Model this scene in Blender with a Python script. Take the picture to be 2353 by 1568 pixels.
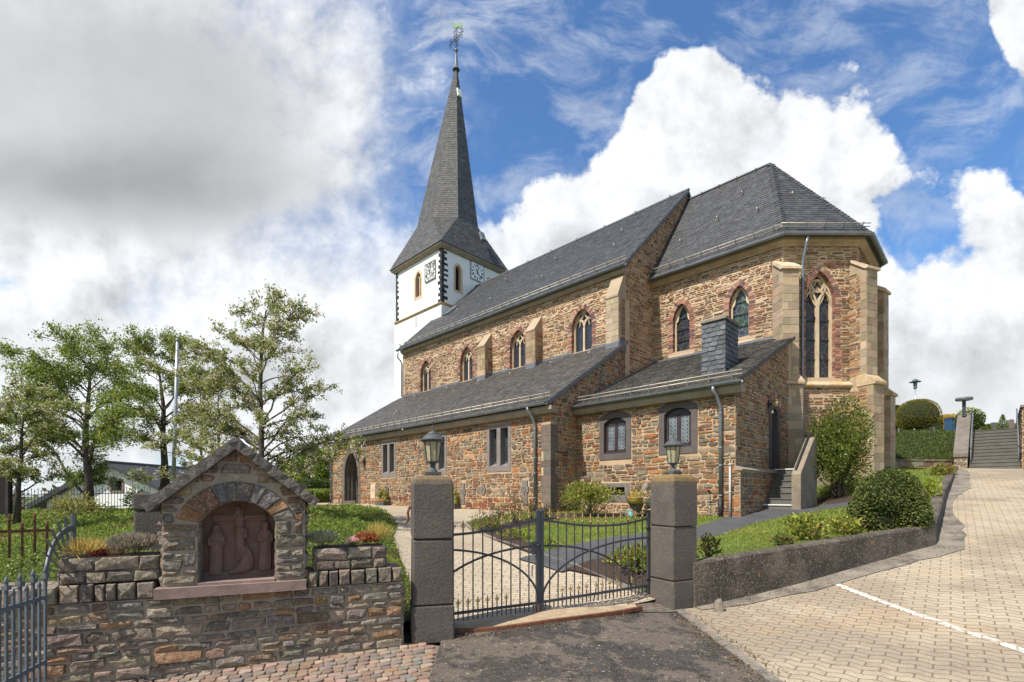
import bpy, math, random
import numpy as np
from mathutils import Vector, Matrix
from mathutils.geometry import tessellate_polygon, delaunay_2d_cdt
V = Vector
SC = bpy.context.scene
for o in list(bpy.data.objects): bpy.data.objects.remove(o)
COL = SC.collection
rad = math.radians
# ---------------------------------------------------------------- camera
CZ = 1.65
cd = bpy.data.cameras.new('camera'); cam = bpy.data.objects.new('camera', cd); COL.objects.link(cam)
cam.location = (0, 0, CZ); cam.rotation_euler = (rad(90), 0, 0)
cd.sensor_fit = 'HORIZONTAL'; cd.sensor_width = 36.0; cd.lens = 1120/2353*36
cd.shift_y = 351/2353; cd.clip_start = 0.1; cd.clip_end = 6000
SC.camera = cam
SC.view_settings.view_transform = 'Standard'; SC.view_settings.look = 'None'
SC.view_settings.gamma = 1.0; SC.view_settings.use_curve_mapping = False
SC.view_settings.exposure = 0.52
# ---------------------------------------------------------------- sun
SUNH = V((-0.781, -0.625)); SUNEL = rad(52)
sd = bpy.data.lights.new('sun', 'SUN'); sun = bpy.data.objects.new('sun', sd); COL.objects.link(sun)
sd.energy = 4.7; sd.angle = rad(0.53); sd.color = (1.0, 0.94, 0.85)
tosun = V((SUNH.x*math.cos(SUNEL), SUNH.y*math.cos(SUNEL), math.sin(SUNEL)))
sun.rotation_euler = tosun.to_track_quat('Z', 'Y').to_euler(); sun.location = (-20, -20, 40)
# ---------------------------------------------------------------- world: sky with clouds
class NT:
    def __init__(s, tree): s.t = tree; s.n = tree.nodes; s.l = tree.links
    def new(s, typ, **kw):
        n = s.n.new(typ)
        for k, v in kw.items(): setattr(n, k, v)
        return n
    def put(s, inp, v):
        if isinstance(v, bpy.types.NodeSocket): s.l.new(v, inp)
        elif v is not None: inp.default_value = v
    def m(s, op, a, b=None, c=None, clamp=False):
        n = s.new('ShaderNodeMath', operation=op, use_clamp=clamp)
        s.put(n.inputs[0], a); s.put(n.inputs[1], b); s.put(n.inputs[2], c)
        return n.outputs[0]
    def mix(s, f, a, b, blend='MIX'):
        n = s.new('ShaderNodeMix', data_type='RGBA', blend_type=blend)
        def q(v): return tuple(v)+(1.0,) if isinstance(v, (tuple, list)) and len(v) == 3 else v
        s.put(n.inputs[0], f); s.put(n.inputs[6], q(a)); s.put(n.inputs[7], q(b))
        return n.outputs[2]
    def noise(s, vec, scale, detail=4, rough=.55, dim='3D', w=None, lac=2.0, dist=0.0):
        n = s.new('ShaderNodeTexNoise', noise_dimensions=dim)
        s.put(n.inputs['Vector'], vec); n.inputs['Scale'].default_value = scale
        n.inputs['Detail'].default_value = detail; n.inputs['Roughness'].default_value = rough
        n.inputs['Lacunarity'].default_value = lac; n.inputs['Distortion'].default_value = dist
        return n.outputs[0]
    def ramp(s, v, lo, hi, a=0.0, b=1.0, smooth=True):
        n = s.new('ShaderNodeMapRange', interpolation_type='SMOOTHSTEP' if smooth else 'LINEAR', clamp=True)
        s.put(n.inputs[0], v)
        for i, x in enumerate((lo, hi, a, b)): s.put(n.inputs[i+1], x)
        return n.outputs[0]
    def xyz(s, v):
        n = s.new('ShaderNodeSeparateXYZ'); s.put(n.inputs[0], v); return n.outputs
    def comb(s, x, y, z):
        n = s.new('ShaderNodeCombineXYZ')
        for i, q in enumerate((x, y, z)): s.put(n.inputs[i], q)
        return n.outputs[0]
    def vm(s, op, a, b=None):
        n = s.new('ShaderNodeVectorMath', operation=op); s.put(n.inputs[0], a); s.put(n.inputs[1], b)
        return n.outputs[1] if op in ('LENGTH', 'DISTANCE', 'DOT_PRODUCT') else n.outputs[0]

def build_world():
    w = bpy.data.worlds.new('World'); SC.world = w; w.use_nodes = True
    w.cycles.sampling_method = 'MANUAL'; w.cycles.sample_map_resolution = 512
    t = NT(w.node_tree); w.node_tree.nodes.clear()
    out = t.new('ShaderNodeOutputWorld'); bg = t.new('ShaderNodeBackground')
    bg.inputs[1].default_value = 0.1
    sky = t.new('ShaderNodeTexSky', sky_type='NISHITA'); sky.sun_disc = False
    sky.sun_elevation = SUNEL; sky.sun_rotation = math.atan2(SUNH.x, SUNH.y)
    sky.altitude = 300; sky.air_density = 1.0; sky.dust_density = 0.6; sky.ozone_density = 2.2
    skc = t.mix(1.0, sky.outputs[0], (0.84, 1.16, 1.42), 'MULTIPLY')
    tc = t.new('ShaderNodeTexCoord').outputs['Generated']
    x, y, z = t.xyz(tc)
    ya = t.m('ADD', t.m('ABSOLUTE', y), 0.12)
    X = t.m('DIVIDE', x, ya); Z = t.m('DIVIDE', z, ya)
    P = t.comb(X, Z, 0.0)
    # cloud banks: (centre x, centre z, radius x, radius z, amount), in the tangent plane of the view to the north
    def pc(px, py): return ((px-1176.5)/1120*.893, (1135-py)/1120*.893)
    warp = t.new('ShaderNodeTexNoise'); t.put(warp.inputs['Vector'], P); warp.inputs['Scale'].default_value = 3.2; warp.inputs['Detail'].default_value = 3
    wv = t.vm('SCALE', t.vm('SUBTRACT', warp.outputs[1], (0.5, 0.5, 0.5)), None); wv.node.inputs[3].default_value = 0.16
    PW = t.vm('ADD', P, wv)
    def blob(px, py, rx, ry, amp):
        cx, cz = pc(px, py)
        q = t.vm('DIVIDE', t.vm('SUBTRACT', PW, (cx, cz, 0)), (rx/1120*.893, ry/1120*.893, 1))
        d = t.vm('LENGTH', q)
        return t.ramp(d, 0.0, 1.0, amp, 0.0)
    def total(lst):
        s = None
        for b in lst:
            v = blob(*b); s = v if s is None else t.m('ADD', s, v)
        return s
    cover = total([
        (150, 150, 1150, 700, .75), (420, 430, 700, 330, .5), (-300, 300, 900, 900, .6), (350, 900, 1000, 420, .8), (850, 760, 460, 300, .45),
        (1680, 330, 330, 330, .62), (1560, 250, 200, 210, .34), (1900, 420, 270, 270, .46), (1420, 420, 280, 260, .45), (1280, 620, 460, 260, .62), (1800, 600, 420, 240, .4),
        (2320, 90, 250, 260, .80), (2480, 300, 330, 420, .5), (2200, 850, 420, 400, .7), (2330, 660, 260, 200, .40), (2170, 470, 130, 120, .34), (2250, 560, 160, 90, .3),
        (900, 130, 340, 300, .20), (1500, 1000, 900, 300, .6),
        (1740, 60, 420, 130, -.45), (1600, 20, 400, 140, -.3), (2090, 180, 120, 280, -.45), (2190, 330, 110, 130, -.3), (1290, 260, 190, 150, -.3), (40, 690, 70, 30, -.45), (920, 330, 190, 110, -.12), (1000, 120, 200, 150, -.1)])
    def billow(off, sc, det):
        v = t.new('ShaderNodeTexVoronoi', feature='F1'); v.normalize = True
        t.put(v.inputs['Vector'], t.vm('ADD', PW, off)); v.inputs['Scale'].default_value = sc; v.inputs['Detail'].default_value = det
        v.inputs['Roughness'].default_value = .55; v.inputs['Lacunarity'].default_value = 2.3
        return t.m('SUBTRACT', 1.0, v.outputs[0])
    n1 = t.noise(P, 5.5, 9, .58)
    bl = billow((3.1, 1.7, 0), 9.0, 3.5)
    n2 = t.noise(t.vm('ADD', P, (7.3, 2.1, 0)), 16.0, 8, .62)
    dens = t.m('ADD', cover, t.m('MULTIPLY', t.m('SUBTRACT', n1, 0.5), .85))
    dens = t.m('ADD', dens, t.m('MULTIPLY', t.m('SUBTRACT', bl, 0.62), 0.42))
    dens = t.m('ADD', dens, t.m('MULTIPLY', t.m('SUBTRACT', n2, 0.5), 0.30))
    # crisp billows on the big cumulus, soft veil edges on the left
    side = t.ramp(X, -.35, .12)
    mask = t.mix(side, t.comb(*[t.ramp(dens, 0.05, 0.62)]*3), t.comb(*[t.ramp(dens, 0.25, 0.38)]*3))
    mask = t.xyz(mask)[0]
    wn = t.noise(t.vm('MULTIPLY', PW, (1.0, 1.7, 1.0)), 5.0, 9, .64, dist=.4)
    wz = t.ramp(X, -.75, .25, 1.0, .42)
    wisp = t.m('MULTIPLY', t.ramp(wn, 0.44, 0.68), wz)
    mask = t.m('MAXIMUM', mask, t.m('MULTIPLY', wisp, .9))
    blb = billow((3.1-.022, 1.7+.040, 0), 9.0, 3.5)
    n1b = t.noise(t.vm('ADD', P, (-0.035, 0.05, 0)), 5.5, 7, .58)
    relief = t.m('ADD', t.m('MULTIPLY', t.m('SUBTRACT', n1, n1b), 1.1), t.m('MULTIPLY', t.m('SUBTRACT', bl, blb), .65))
    n3 = t.noise(t.vm('MULTIPLY', PW, (1.0, 1.5, 1.0)), 2.2, 4, .45)
    dark = total([(360, 470, 620, 200, .40), (470, 520, 330, 110, .13), (180, 330, 900, 380, .34), (150, 60, 1000, 340, .22), (640, 260, 460, 360, .16), (2200, 900, 520, 190, .24), (800, 860, 460, 170, .12), (300, 1040, 520, 90, .10), (1400, 570, 330, 80, .12), (2330, 200, 220, 130, .2), (2300, 560, 160, 60, .1), (700, 640, 300, 70, .06), (1900, 560, 300, 70, .12)])
    dk = t.m('MULTIPLY', dark, t.ramp(n3, .25, .75, .78, 1.12))
    soft = t.ramp(dark, .05, .40, 1.0, .12)
    bright = t.m('ADD', t.m('SUBTRACT', 0.95, t.m('MULTIPLY', dk, .84)), t.m('MULTIPLY', relief, soft))
    bright = t.m('MAXIMUM', bright, 0.14)
    bright = t.m('MINIMUM', bright, 1.06)
    gray = t.vm('SCALE', (6.9, 7.08, 7.32)); t.put(gray.node.inputs[3], bright)
    col = t.mix(mask, skc, gray)
    t.l.new(col, bg.inputs[0]); t.l.new(bg.outputs[0], out.inputs[0])
build_world()

# ---------------------------------------------------------------- frames and helpers
_n = math.hypot(1126.5, 1120.)
UA = V((1126.5/_n, -1120/_n, 0)); VB = V((1120/_n, 1126.5/_n, 0)); ZZ = V((0, 0, 1))
OC = V((1.296, 16.4, 0))
def CW(a, b, z): return OC + UA*a + VB*b + ZZ*z
def at(px, py, d): return V(((px-1176.5)/1120*d, d, CZ-(py-1135)/1120*d))
class Fr:
    def __init__(s, o, e1, e2, e3=None):
        s.o = V(o); s.e1 = V(e1); s.e2 = V(e2); s.e3 = V(e3) if e3 is not None else s.e1.cross(s.e2)
    def p(s, u, v, w=0.0): return s.o + s.e1*u + s.e2*v + s.e3*w
def frS(b): return Fr(CW(0, b, 0), UA, ZZ, -VB)
def frE(a): return Fr(CW(a, 0, 0), VB, ZZ, UA)

class MB:
    def __init__(s): s.v = []; s.f = []; s.m = []; s.c = []; s.s = []
    def vt(s, p): s.v.append(tuple(p)); return len(s.v)-1
    def ix(s, idx, m=0, c=None, sm=False): s.f.append(tuple(idx)); s.m.append(m); s.c.append(c or (1, 1, 1)); s.s.append(sm)
    def face(s, pts, m=0, c=None, sm=False):
        n = len(s.v); s.v.extend(tuple(p) for p in pts); s.ix(range(n, n+len(pts)), m, c, sm)
    def box(s, fr, u0, u1, v0, v1, w0, w1, m=0, c=None):
        P = [fr.p(u, v, w) for w in (w0, w1) for v in (v0, v1) for u in (u0, u1)]
        n = len(s.v); s.v.extend(tuple(p) for p in P)
        for q in ((0, 2, 3, 1), (4, 5, 7, 6), (0, 1, 5, 4), (2, 6, 7, 3), (0, 4, 6, 2), (1, 3, 7, 5)): s.ix([n+i for i in q], m, c)
    def prism(s, fr, poly, w0, w1, m=0, c=None, caps=True):
        if area2(poly) < 0: poly = poly[::-1]
        a = [s.vt(fr.p(u, v, w0)) for u, v in poly]; b = [s.vt(fr.p(u, v, w1)) for u, v in poly]; k = len(poly)
        for i in range(k): j = (i+1) % k; s.ix((a[i], a[j], b[j], b[i]), m, c)
        if caps: s.ix(b, m, c); s.ix(a[::-1], m, c)
    def tube(s, pts, r, n=6, m=0, c=None, sm=True, cap=True):
        pts = [V(p) for p in pts]; k = len(pts)
        rr = r if isinstance(r, (list, tuple)) else [r]*k
        rings = []; nrm = None
        for i in range(k):
            d = (pts[min(i+1, k-1)]-pts[max(i-1, 0)])
            d = d.normalized() if d.length > 1e-9 else V((0, 0, 1))
            if nrm is None: nrm = (V((1, 0, 0)) if abs(d.x) < .8 else V((0, 1, 0)))
            nrm = (nrm - d*nrm.dot(d)); nrm = nrm.normalized() if nrm.length > 1e-6 else d.orthogonal().normalized()
            bn = d.cross(nrm)
            rings.append([s.vt(pts[i] + (nrm*math.cos(2*math.pi*j/n)+bn*math.sin(2*math.pi*j/n))*rr[i]) for j in range(n)])
        for i in range(k-1):
            for j in range(n): q = (j+1) % n; s.ix((rings[i][j], rings[i][q], rings[i+1][q], rings[i+1][j]), m, c, sm)
        if cap: s.ix(rings[0][::-1], m, c); s.ix(rings[-1], m, c)
    def bar(s, pts, wu, wn, nrm, m=0, c=None):
        # rectangular bar along pts; nrm = thickness direction (wn), width wu perpendicular in the plane
        pts = [V(p) for p in pts]; k = len(pts); nrm = V(nrm).normalized(); R = []
        for i in range(k):
            d = (pts[min(i+1, k-1)]-pts[max(i-1, 0)]).normalized(); sd_ = nrm.cross(d)
            sd_ = sd_.normalized() if sd_.length > 1e-6 else d.orthogonal()
            R.append([s.vt(pts[i]+sd_*x*wu/2+nrm*y*wn/2) for x, y in ((-1, -1), (1, -1), (1, 1), (-1, 1))])
        for i in range(k-1):
            for j in range(4): q = (j+1) % 4; s.ix((R[i][j], R[i][q], R[i+1][q], R[i+1][j]), m, c)
        s.ix(R[0][::-1], m, c); s.ix(R[-1], m, c)
    def lathe(s, o, prof, n=16, m=0, c=None, sm=True, rot=0.0, ax=None):
        o = V(o); R = []
        for r, z in prof:
            R.append([s.vt(o+V((r*math.cos(rot+2*math.pi*j/n), r*math.sin(rot+2*math.pi*j/n), z))) for j in range(n)])
        for i in range(len(prof)-1):
            for j in range(n): q = (j+1) % n; s.ix((R[i][j], R[i][q], R[i+1][q], R[i+1][j]), m, c, sm)
        s.ix(R[0][::-1], m, c); s.ix(R[-1], m, c)
    def loft(s, secs, n=14, m=0, c=None, sm=True):
        # secs: (centre, axis1 vec, axis2 vec) elliptical sections
        R = [[s.vt(V(o)+V(a)*math.cos(2*math.pi*j/n)+V(b)*math.sin(2*math.pi*j/n)) for j in range(n)] for o, a, b in secs]
        for i in range(len(R)-1):
            for j in range(n): q = (j+1) % n; s.ix((R[i][j], R[i][q], R[i+1][q], R[i+1][j]), m, c, sm)
        s.ix(R[0][::-1], m, c, sm); s.ix(R[-1], m, c, sm)
    def sweep(s, path, prof, m=0, c=None, closed=False):
        # horizontal path of 3-D points; profile (out, up); out = to the right of the path direction
        path = [V(p) for p in path]; k = len(path); R = []
        for i in range(k):
            if closed or 0 < i < k-1:
                d0 = (path[i]-path[i-1]); d1 = (path[(i+1) % k]-path[i])
            else:
                d0 = d1 = (path[1]-path[0]) if i == 0 else (path[-1]-path[-2])
            d0.z = 0; d1.z = 0; d0.normalize(); d1.normalize()
            n0 = V((d0.y, -d0.x, 0)); n1 = V((d1.y, -d1.x, 0)); bi = (n0+n1).normalized(); bi = bi/max(.3, bi.dot(n0))
            R.append([s.vt(path[i]+bi*x+ZZ*y) for x, y in prof])
        q = len(prof)
        for i in range(k if closed else k-1):
            A = R[i]; B = R[(i+1) % k]
            for j in range(q): jj = (j+1) % q; s.ix((A[j], B[j], B[jj], A[jj]), m, c)
        if not closed: s.ix(R[0], m, c); s.ix(R[-1][::-1], m, c)
    def build(s, name, mats, parent=None, loc=None):
        me = bpy.data.meshes.new(name); me.from_pydata(s.v, [], s.f)
        for mt in (mats if isinstance(mats, (list, tuple)) else [mats]): me.materials.append(mt)
        nf = len(s.f)
        if nf:
            me.polygons.foreach_set('material_index', s.m); me.polygons.foreach_set('use_smooth', s.s)
            cnt = np.array([len(f) for f in s.f]); cc = np.ones((nf, 4), np.float32); cc[:, :3] = np.array(s.c, np.float32)
            at_ = me.color_attributes.new('Col', 'FLOAT_COLOR', 'CORNER')
            at_.data.foreach_set('color', np.repeat(cc, cnt, axis=0).ravel())
        me.update()
        ob = bpy.data.objects.new(name, me); COL.objects.link(ob)
        if loc is not None: me.transform(Matrix.Translation(-V(loc))); ob.location = V(loc)
        if parent is not None:
            ob.parent = parent; ob.matrix_parent_inverse = Matrix.Translation(-parent.location) if parent.type == 'EMPTY' or True else Matrix()
        return ob
def area2(p): return sum(p[i][0]*p[(i+1) % len(p)][1]-p[(i+1) % len(p)][0]*p[i][1] for i in range(len(p)))/2
def tag(o, label, cat, group=None, kind=None):
    if label: o['label'] = label
    if cat: o['category'] = cat
    if group: o['group'] = group
    if kind: o['kind'] = kind
    return o
def thing(name, loc, label, cat, group=None):
    e = bpy.data.objects.new(name, None); COL.objects.link(e); e.location = V(loc); e.empty_display_size = .2
    return tag(e, label, cat, group)
def dup(root, loc, rz=0.0, label=None):
    def cp(o, par):
        c = o.copy(); COL.objects.link(c)
        if par is not None: c.parent = par
        for ch in o.children: cp(ch, c)
        return c
    r = cp(root, None); r.location = V(loc); r.rotation_euler = (0, 0, rz)
    if label: r['label'] = label
    return r
def lerp(a, b, t): return a+(b-a)*t
def jit(c, r, k): f = 1+r.uniform(-k, k); return tuple(max(0.0, x*f*(1+r.uniform(-.06, .06))) for x in c)

# ---------------------------------------------------------------- materials
def mat(name, col=(.5, .5, .5), rough=.8, attr=False, var=.18, vscale=3.0, bump=.3, bscale=30., bdist=.01, spec=.3, metal=0.0, spots=(), trans=0.0, fine=True, streak=0.0, zspot=None):
    m = bpy.data.materials.new(name); m.use_nodes = True; t = NT(m.node_tree); m.node_tree.nodes.clear()
    out = t.new('ShaderNodeOutputMaterial'); b = t.new('ShaderNodeBsdfPrincipled')
    pos = t.new('ShaderNodeTexCoord').outputs['Object']
    if attr:
        a = t.new('ShaderNodeAttribute', attribute_name='Col'); base = a.outputs[0]
    else:
        r = t.new('ShaderNodeRGB'); r.outputs[0].default_value = (*col, 1); base = r.outputs[0]
    nz = t.noise(pos, vscale, 5, .6)
    base = t.mix(1.0, base, t.comb(*[t.ramp(nz, .25, .75, 1-var, 1+var)]*3), 'MULTIPLY')
    if fine:
        nf = t.noise(pos, bscale*1.3, 3, .7)
        base = t.mix(1.0, base, t.comb(*[t.ramp(nf, .25, .75, 1-var*.8, 1+var*.8)]*3), 'MULTIPLY')
    if streak:
        ns = t.noise(t.vm('MULTIPLY', pos, (1, 1, .08)), 4.0, 4, .6)
        base = t.mix(t.ramp(ns, .5, .75, 0, streak), base, (.06, .06, .05))
    for sc_, lo, hi, cl, amt in spots:
        ns = t.noise(t.vm('ADD', pos, (sc_*1.7, 3.1, 9.2)), sc_, 6, .65)
        base = t.mix(t.ramp(ns, lo, hi, 0, amt), base, cl)
    if zspot:
        zz = t.m('ADD', t.xyz(t.new('ShaderNodeNewGeometry').outputs['Position'])[2], t.m('MULTIPLY', t.m('SUBTRACT', t.noise(pos, 14, 5, .65), .5), .30))
        base = t.mix(t.ramp(zz, zspot[0], zspot[1], 0, zspot[3]), base, zspot[2])
    t.l.new(base, b.inputs['Base Color'])
    b.inputs['Roughness'].default_value = rough; b.inputs['Metallic'].default_value = metal
    b.inputs['Specular IOR Level'].default_value = spec
    if bump:
        h = t.m('ADD', t.noise(pos, bscale, 6, .65), t.m('MULTIPLY', t.noise(pos, bscale*.22, 3, .5), 1.5))
        bn = t.new('ShaderNodeBump'); bn.inputs['Strength'].default_value = bump; bn.inputs['Distance'].default_value = bdist
        t.l.new(h, bn.inputs['Height']); t.l.new(bn.outputs[0], b.inputs['Normal'])
    sh = b.outputs[0]
    if trans:
        tr = t.new('ShaderNodeBsdfTranslucent'); t.l.new(base, tr.inputs[0])
        mx = t.new('ShaderNodeMixShader'); mx.inputs[0].default_value = trans
        t.l.new(sh, mx.inputs[1]); t.l.new(tr.outputs[0], mx.inputs[2]); sh = mx.outputs[0]
    t.l.new(sh, out.inputs[0])
    return m
M = {}
M['mortar'] = mat('lime_mortar', (.43, .31, .195), .95, var=.14, vscale=1.2, bump=.5, bscale=60, spots=((.5, .5, .75, (.29, .205, .13), .5),))
M['mortar_up'] = mat('weathered_mortar', (.49, .36, .24), .95, var=.16, vscale=1.0, bump=.5, bscale=60, spots=((.45, .52, .75, (.28, .195, .125), .55),))
M['stone'] = mat('rubble_stone', rough=.85, attr=True, var=.24, vscale=9, bump=.8, bscale=26, bdist=.02, spots=((.45, .50, .66, (.085, .065, .048), .32), (1.6, .56, .70, (.24, .19, .13), .3)))
M['ashlar'] = mat('tuff_ashlar', rough=.9, attr=True, var=.12, vscale=2.2, bump=.6, bscale=45, bdist=.012, spots=((.8, .58, .78, (.30, .24, .17), .5),))
M['stoneband'] = mat('weathered_stone_band', (.30, .245, .185), .9, var=.15, vscale=2.5, bump=.4, bscale=50, bdist=.008, spots=((.9, .52, .75, (.19, .16, .125), .6),))
M['basalt'] = mat('basalt_trim', rough=.88, attr=True, var=.15, vscale=5, bump=.5, bscale=70, bdist=.008)
M['cream'] = mat('cream_sandstone', (.55, .43, .29), .9, var=.14, vscale=3, bump=.4, bscale=50, spots=((1.3, .55, .75, (.36, .28, .18), .5),))
M['lichen'] = mat('lichened_sill', (.47, .36, .23), .92, var=.2, vscale=3, bump=.4, bscale=50, spots=((2.2, .47, .62, (.48, .27, .05), .75), (5, .6, .7, (.2, .19, .15), .6)))
M['slate'] = mat('roof_slate', rough=.55, attr=True, var=.2, vscale=4, bump=.3, bscale=40, bdist=.006, spec=.4, spots=((6., .62, .74, (.30, .27, .2), .3),))
M['slate_old'] = mat('old_roof_slate', rough=.75, attr=True, var=.25, vscale=5, bump=.4, bscale=40, bdist=.006, spots=((3., .55, .72, (.22, .2, .14), .55), (9., .62, .72, (.33, .31, .26), .5)))
M['zinc'] = mat('zinc_gutter', (.21, .235, .25), .42, metal=.45, var=.15, vscale=3, bump=.06, bscale=30, spec=.5, streak=.3)
M['lead'] = mat('lead_flashing', (.15, .155, .17), .5, metal=.2, var=.15, vscale=4, bump=.15, bscale=18)
M['steel'] = mat('galvanised_rail', (.52, .46, .36), .45, metal=.3, var=.15, bump=0)
M['castiron'] = mat('black_pipe', (.025, .026, .028), .5, var=.2, bump=.1)
M['render'] = mat('white_render', (.76, .75, .72), .92, var=.035, vscale=1.2, bump=.25, bscale=30, bdist=.006, spots=((.7, .62, .85, (.5, .49, .45), .25),), streak=.05)
M['brickred'] = mat('arch_brick', rough=.85, attr=True, var=.25, vscale=8, bump=.5, bscale=40)
M['wood'] = mat('dark_oak', (.035, .027, .025), .55, var=.25, vscale=6, bump=.2, bscale=20)
M['frame'] = mat('brown_frame', (.045, .032, .033), .4, var=.1, bump=.05)
M['black'] = mat('dark_interior', (.012, .011, .011), .9, bump=0, var=.1)
M['iron'] = mat('painted_iron', (.036, .041, .048), .45, var=.1, bump=.12, bscale=60, bdist=.003, spec=.5)
M['iron_grey'] = mat('galvanised_iron', (.12, .14, .15), .5, var=.18, vscale=8, bump=.2, bscale=60, bdist=.003)
M['rust'] = mat('rusty_iron', (.15, .06, .032), .85, var=.35, vscale=14, bump=.4, bscale=60, bdist=.004, spots=((9, .55, .7, (.08, .06, .05), .7),))
M['gold'] = mat('gilt_finial', (.36, .25, .10), .5, var=.15, metal=.25, bump=.1)
M['lampmetal'] = mat('lamp_metal', (.075, .08, .078), .5, var=.2, vscale=12, bump=.15, bscale=70, bdist=.003, spots=((9, .62, .74, (.28, .2, .08), .5),))
M['lampglass'] = mat('frosted_lamp_glass', (.50, .45, .27), .25, var=.12, vscale=8, bump=0, spec=.5, trans=.3)
PB = ((1.1, .56, .72, (.165, .142, .118), .45), (2.6, .57, .70, (.18, .125, .06), .4), (11., .62, .66, (.24, .15, .05), .5), (55., .57, .62, (.04, .033, .028), .6), (22., .68, .70, (.42, .39, .34), .6))
M['basaltblock'] = mat('vesicular_basalt', (.104, .090, .077), .93, var=.16, vscale=2.5, bump=.9, bscale=150, bdist=.006, spots=PB)
M['basalttop'] = mat('lichened_basalt', (.104, .090, .077), .93, var=.16, vscale=2.5, bump=.9, bscale=150, bdist=.006, spots=PB, zspot=(1.74, 1.90, (.21, .135, .05), .9))
M['quarry'] = mat('quarry_stone', rough=.9, attr=True, var=.30, vscale=11, bump=.9, bscale=24, bdist=.03, spots=((14., .55, .64, (.36, .30, .22), .45), (5, .56, .68, (.27, .18, .08), .4), (30., .58, .62, (.45, .40, .32), .45)))
M['quarrymortar'] = mat('grey_mortar', (.30, .25, .19), .95, var=.2, vscale=6, bump=.7, bscale=60, spots=((9., .55, .7, (.45, .39, .31), .6),))
M['redsand'] = mat('red_sandstone', (.165, .105, .085), .9, var=.14, vscale=6, bump=.4, bscale=80, bdist=.004)
M['slab'] = mat('sandstone_slab', (.25, .175, .145), .9, var=.18, vscale=5, bump=.5, bscale=60, bdist=.006, spots=((5, .58, .7, (.33, .27, .2), .5),))
M['roofslab'] = mat('basalt_roof_slab', (.125, .11, .096), .9, var=.25, vscale=6, bump=1.0, bscale=30, bdist=.02, spots=((7., .56, .7, (.3, .22, .1), .45),))
M['concrete'] = mat('weathered_concrete', (.21, .18, .14), .93, var=.22, vscale=2.2, bump=.6, bscale=60, bdist=.008, spots=((1.6, .46, .64, (.075, .063, .052), .75), (30, .57, .61, (.36, .32, .26), .6), (12., .66, .69, (.40, .22, .04), .5)))
M['curb'] = mat('exposed_concrete_curb', (.115, .094, .072), .95, var=.25, vscale=2.0, bump=.8, bscale=60, bdist=.01, spots=((1.3, .40, .58, (.045, .037, .03), .85), (40, .565, .60, (.30, .25, .19), .7), (3.1, .66, .68, (.45, .2, .02), .9)))
M['step'] = mat('basalt_step', (.125, .12, .105), .85, var=.15, vscale=3, bump=.3, bscale=70, bdist=.004)
M['bark'] = mat('tree_bark', (.085, .07, .055), .95, var=.35, vscale=9, bump=.8, bscale=22, bdist=.02, spots=((5., .55, .7, (.2, .15, .05), .5),))
M['leaf'] = mat('leaf', rough=.5, attr=True, var=.12, vscale=5, bump=0, spec=.35, trans=.42, fine=False)
M['petal'] = mat('petal', rough=.7, attr=True, var=.08, vscale=5, bump=0, trans=.4, fine=False)
M['soil'] = mat('bark_mulch', (.065, .042, .03), .95, var=.5, vscale=30, bump=1.0, bscale=45, bdist=.04, spots=((38., .6, .68, (.2, .13, .09), .6),))
M['turf'] = mat('turf_soil', (.10, .14, .03), .95, var=.35, vscale=1.5, bump=.7, bscale=60, bdist=.02, spots=((1.2, .55, .75, (.17, .18, .05), .5),))
M['groundsoil'] = mat('ground_soil', (.06, .075, .02), .95, var=.4, vscale=2.5, bump=1.0, bscale=40, bdist=.05)
M['field'] = mat('meadow', (.07, .10, .03), .95, var=.3, vscale=.05, bump=.2, bscale=2)
M['pathslab'] = mat('path_slab', (.075, .074, .073), .85, var=.2, vscale=2.5, bump=.3, bscale=70, bdist=.004)
M['white'] = mat('white_paint', (.72, .71, .68), .7, var=.08, vscale=20, bump=.2, bscale=60)
M['copper'] = mat('green_copper', (.14, .26, .11), .6, var=.15, bump=0)
M['plastic'] = mat('blue_bin', (.03, .08, .16), .5, var=.1, bump=0)
M['granite'] = mat('granite', rough=.6, attr=True, var=.2, vscale=20, bump=.2, bscale=80, bdist=.003)
M['paint'] = mat('plain_paint', rough=.6, attr=True, var=.08, bump=.05)
def glassmat(name, col, rough=.12, vor=None, line=(.2, .2, .2), lw=.03, scale=(1, 1, 1), tint=None):
    m = bpy.data.materials.new(name); m.use_nodes = True; t = NT(m.node_tree); m.node_tree.nodes.clear()
    out = t.new('ShaderNodeOutputMaterial'); b = t.new('ShaderNodeBsdfPrincipled')
    pos = t.vm('MULTIPLY', t.new('ShaderNodeTexCoord').outputs['Object'], scale)
    base = t.mix(t.ramp(t.noise(pos, 3, 3), .3, .7), col, tuple(c*1.9 for c in col))
    if vor:
        vc = t.new('ShaderNodeTexVoronoi', feature='F1'); t.put(vc.inputs['Vector'], pos); vc.inputs['Scale'].default_value = vor
        if tint: base = t.mix(.55, base, t.mix(1, vc.outputs[1], tint, 'MULTIPLY'))
        ve = t.new('ShaderNodeTexVoronoi', feature='DISTANCE_TO_EDGE'); t.put(ve.inputs['Vector'], pos); ve.inputs['Scale'].default_value = vor
        base = t.mix(t.ramp(ve.outputs[0], lw*.6, lw, 1, 0), base, line)
        hn = t.new('ShaderNodeBump'); hn.inputs['Strength'].default_value = .25; hn.inputs['Distance'].default_value = .01
        t.l.new(vc.outputs[0], hn.inputs['Height']); t.l.new(hn.outputs[0], b.inputs['Normal'])
    t.l.new(base, b.inputs['Base Color']); b.inputs['Roughness'].default_value = rough; b.inputs['Specular IOR Level'].default_value = .45
    t.l.new(b.outputs[0], out.inputs[0]); return m
M['glass_dark'] = glassmat('dark_leaded_glass', (.018, .02, .026), .18)
M['glass_stain'] = glassmat('stained_glass', (.022, .021, .022), .25, 5.0, (.11, .11, .11), .022, (1, 1, .7), (.035, .03, .032))
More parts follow.
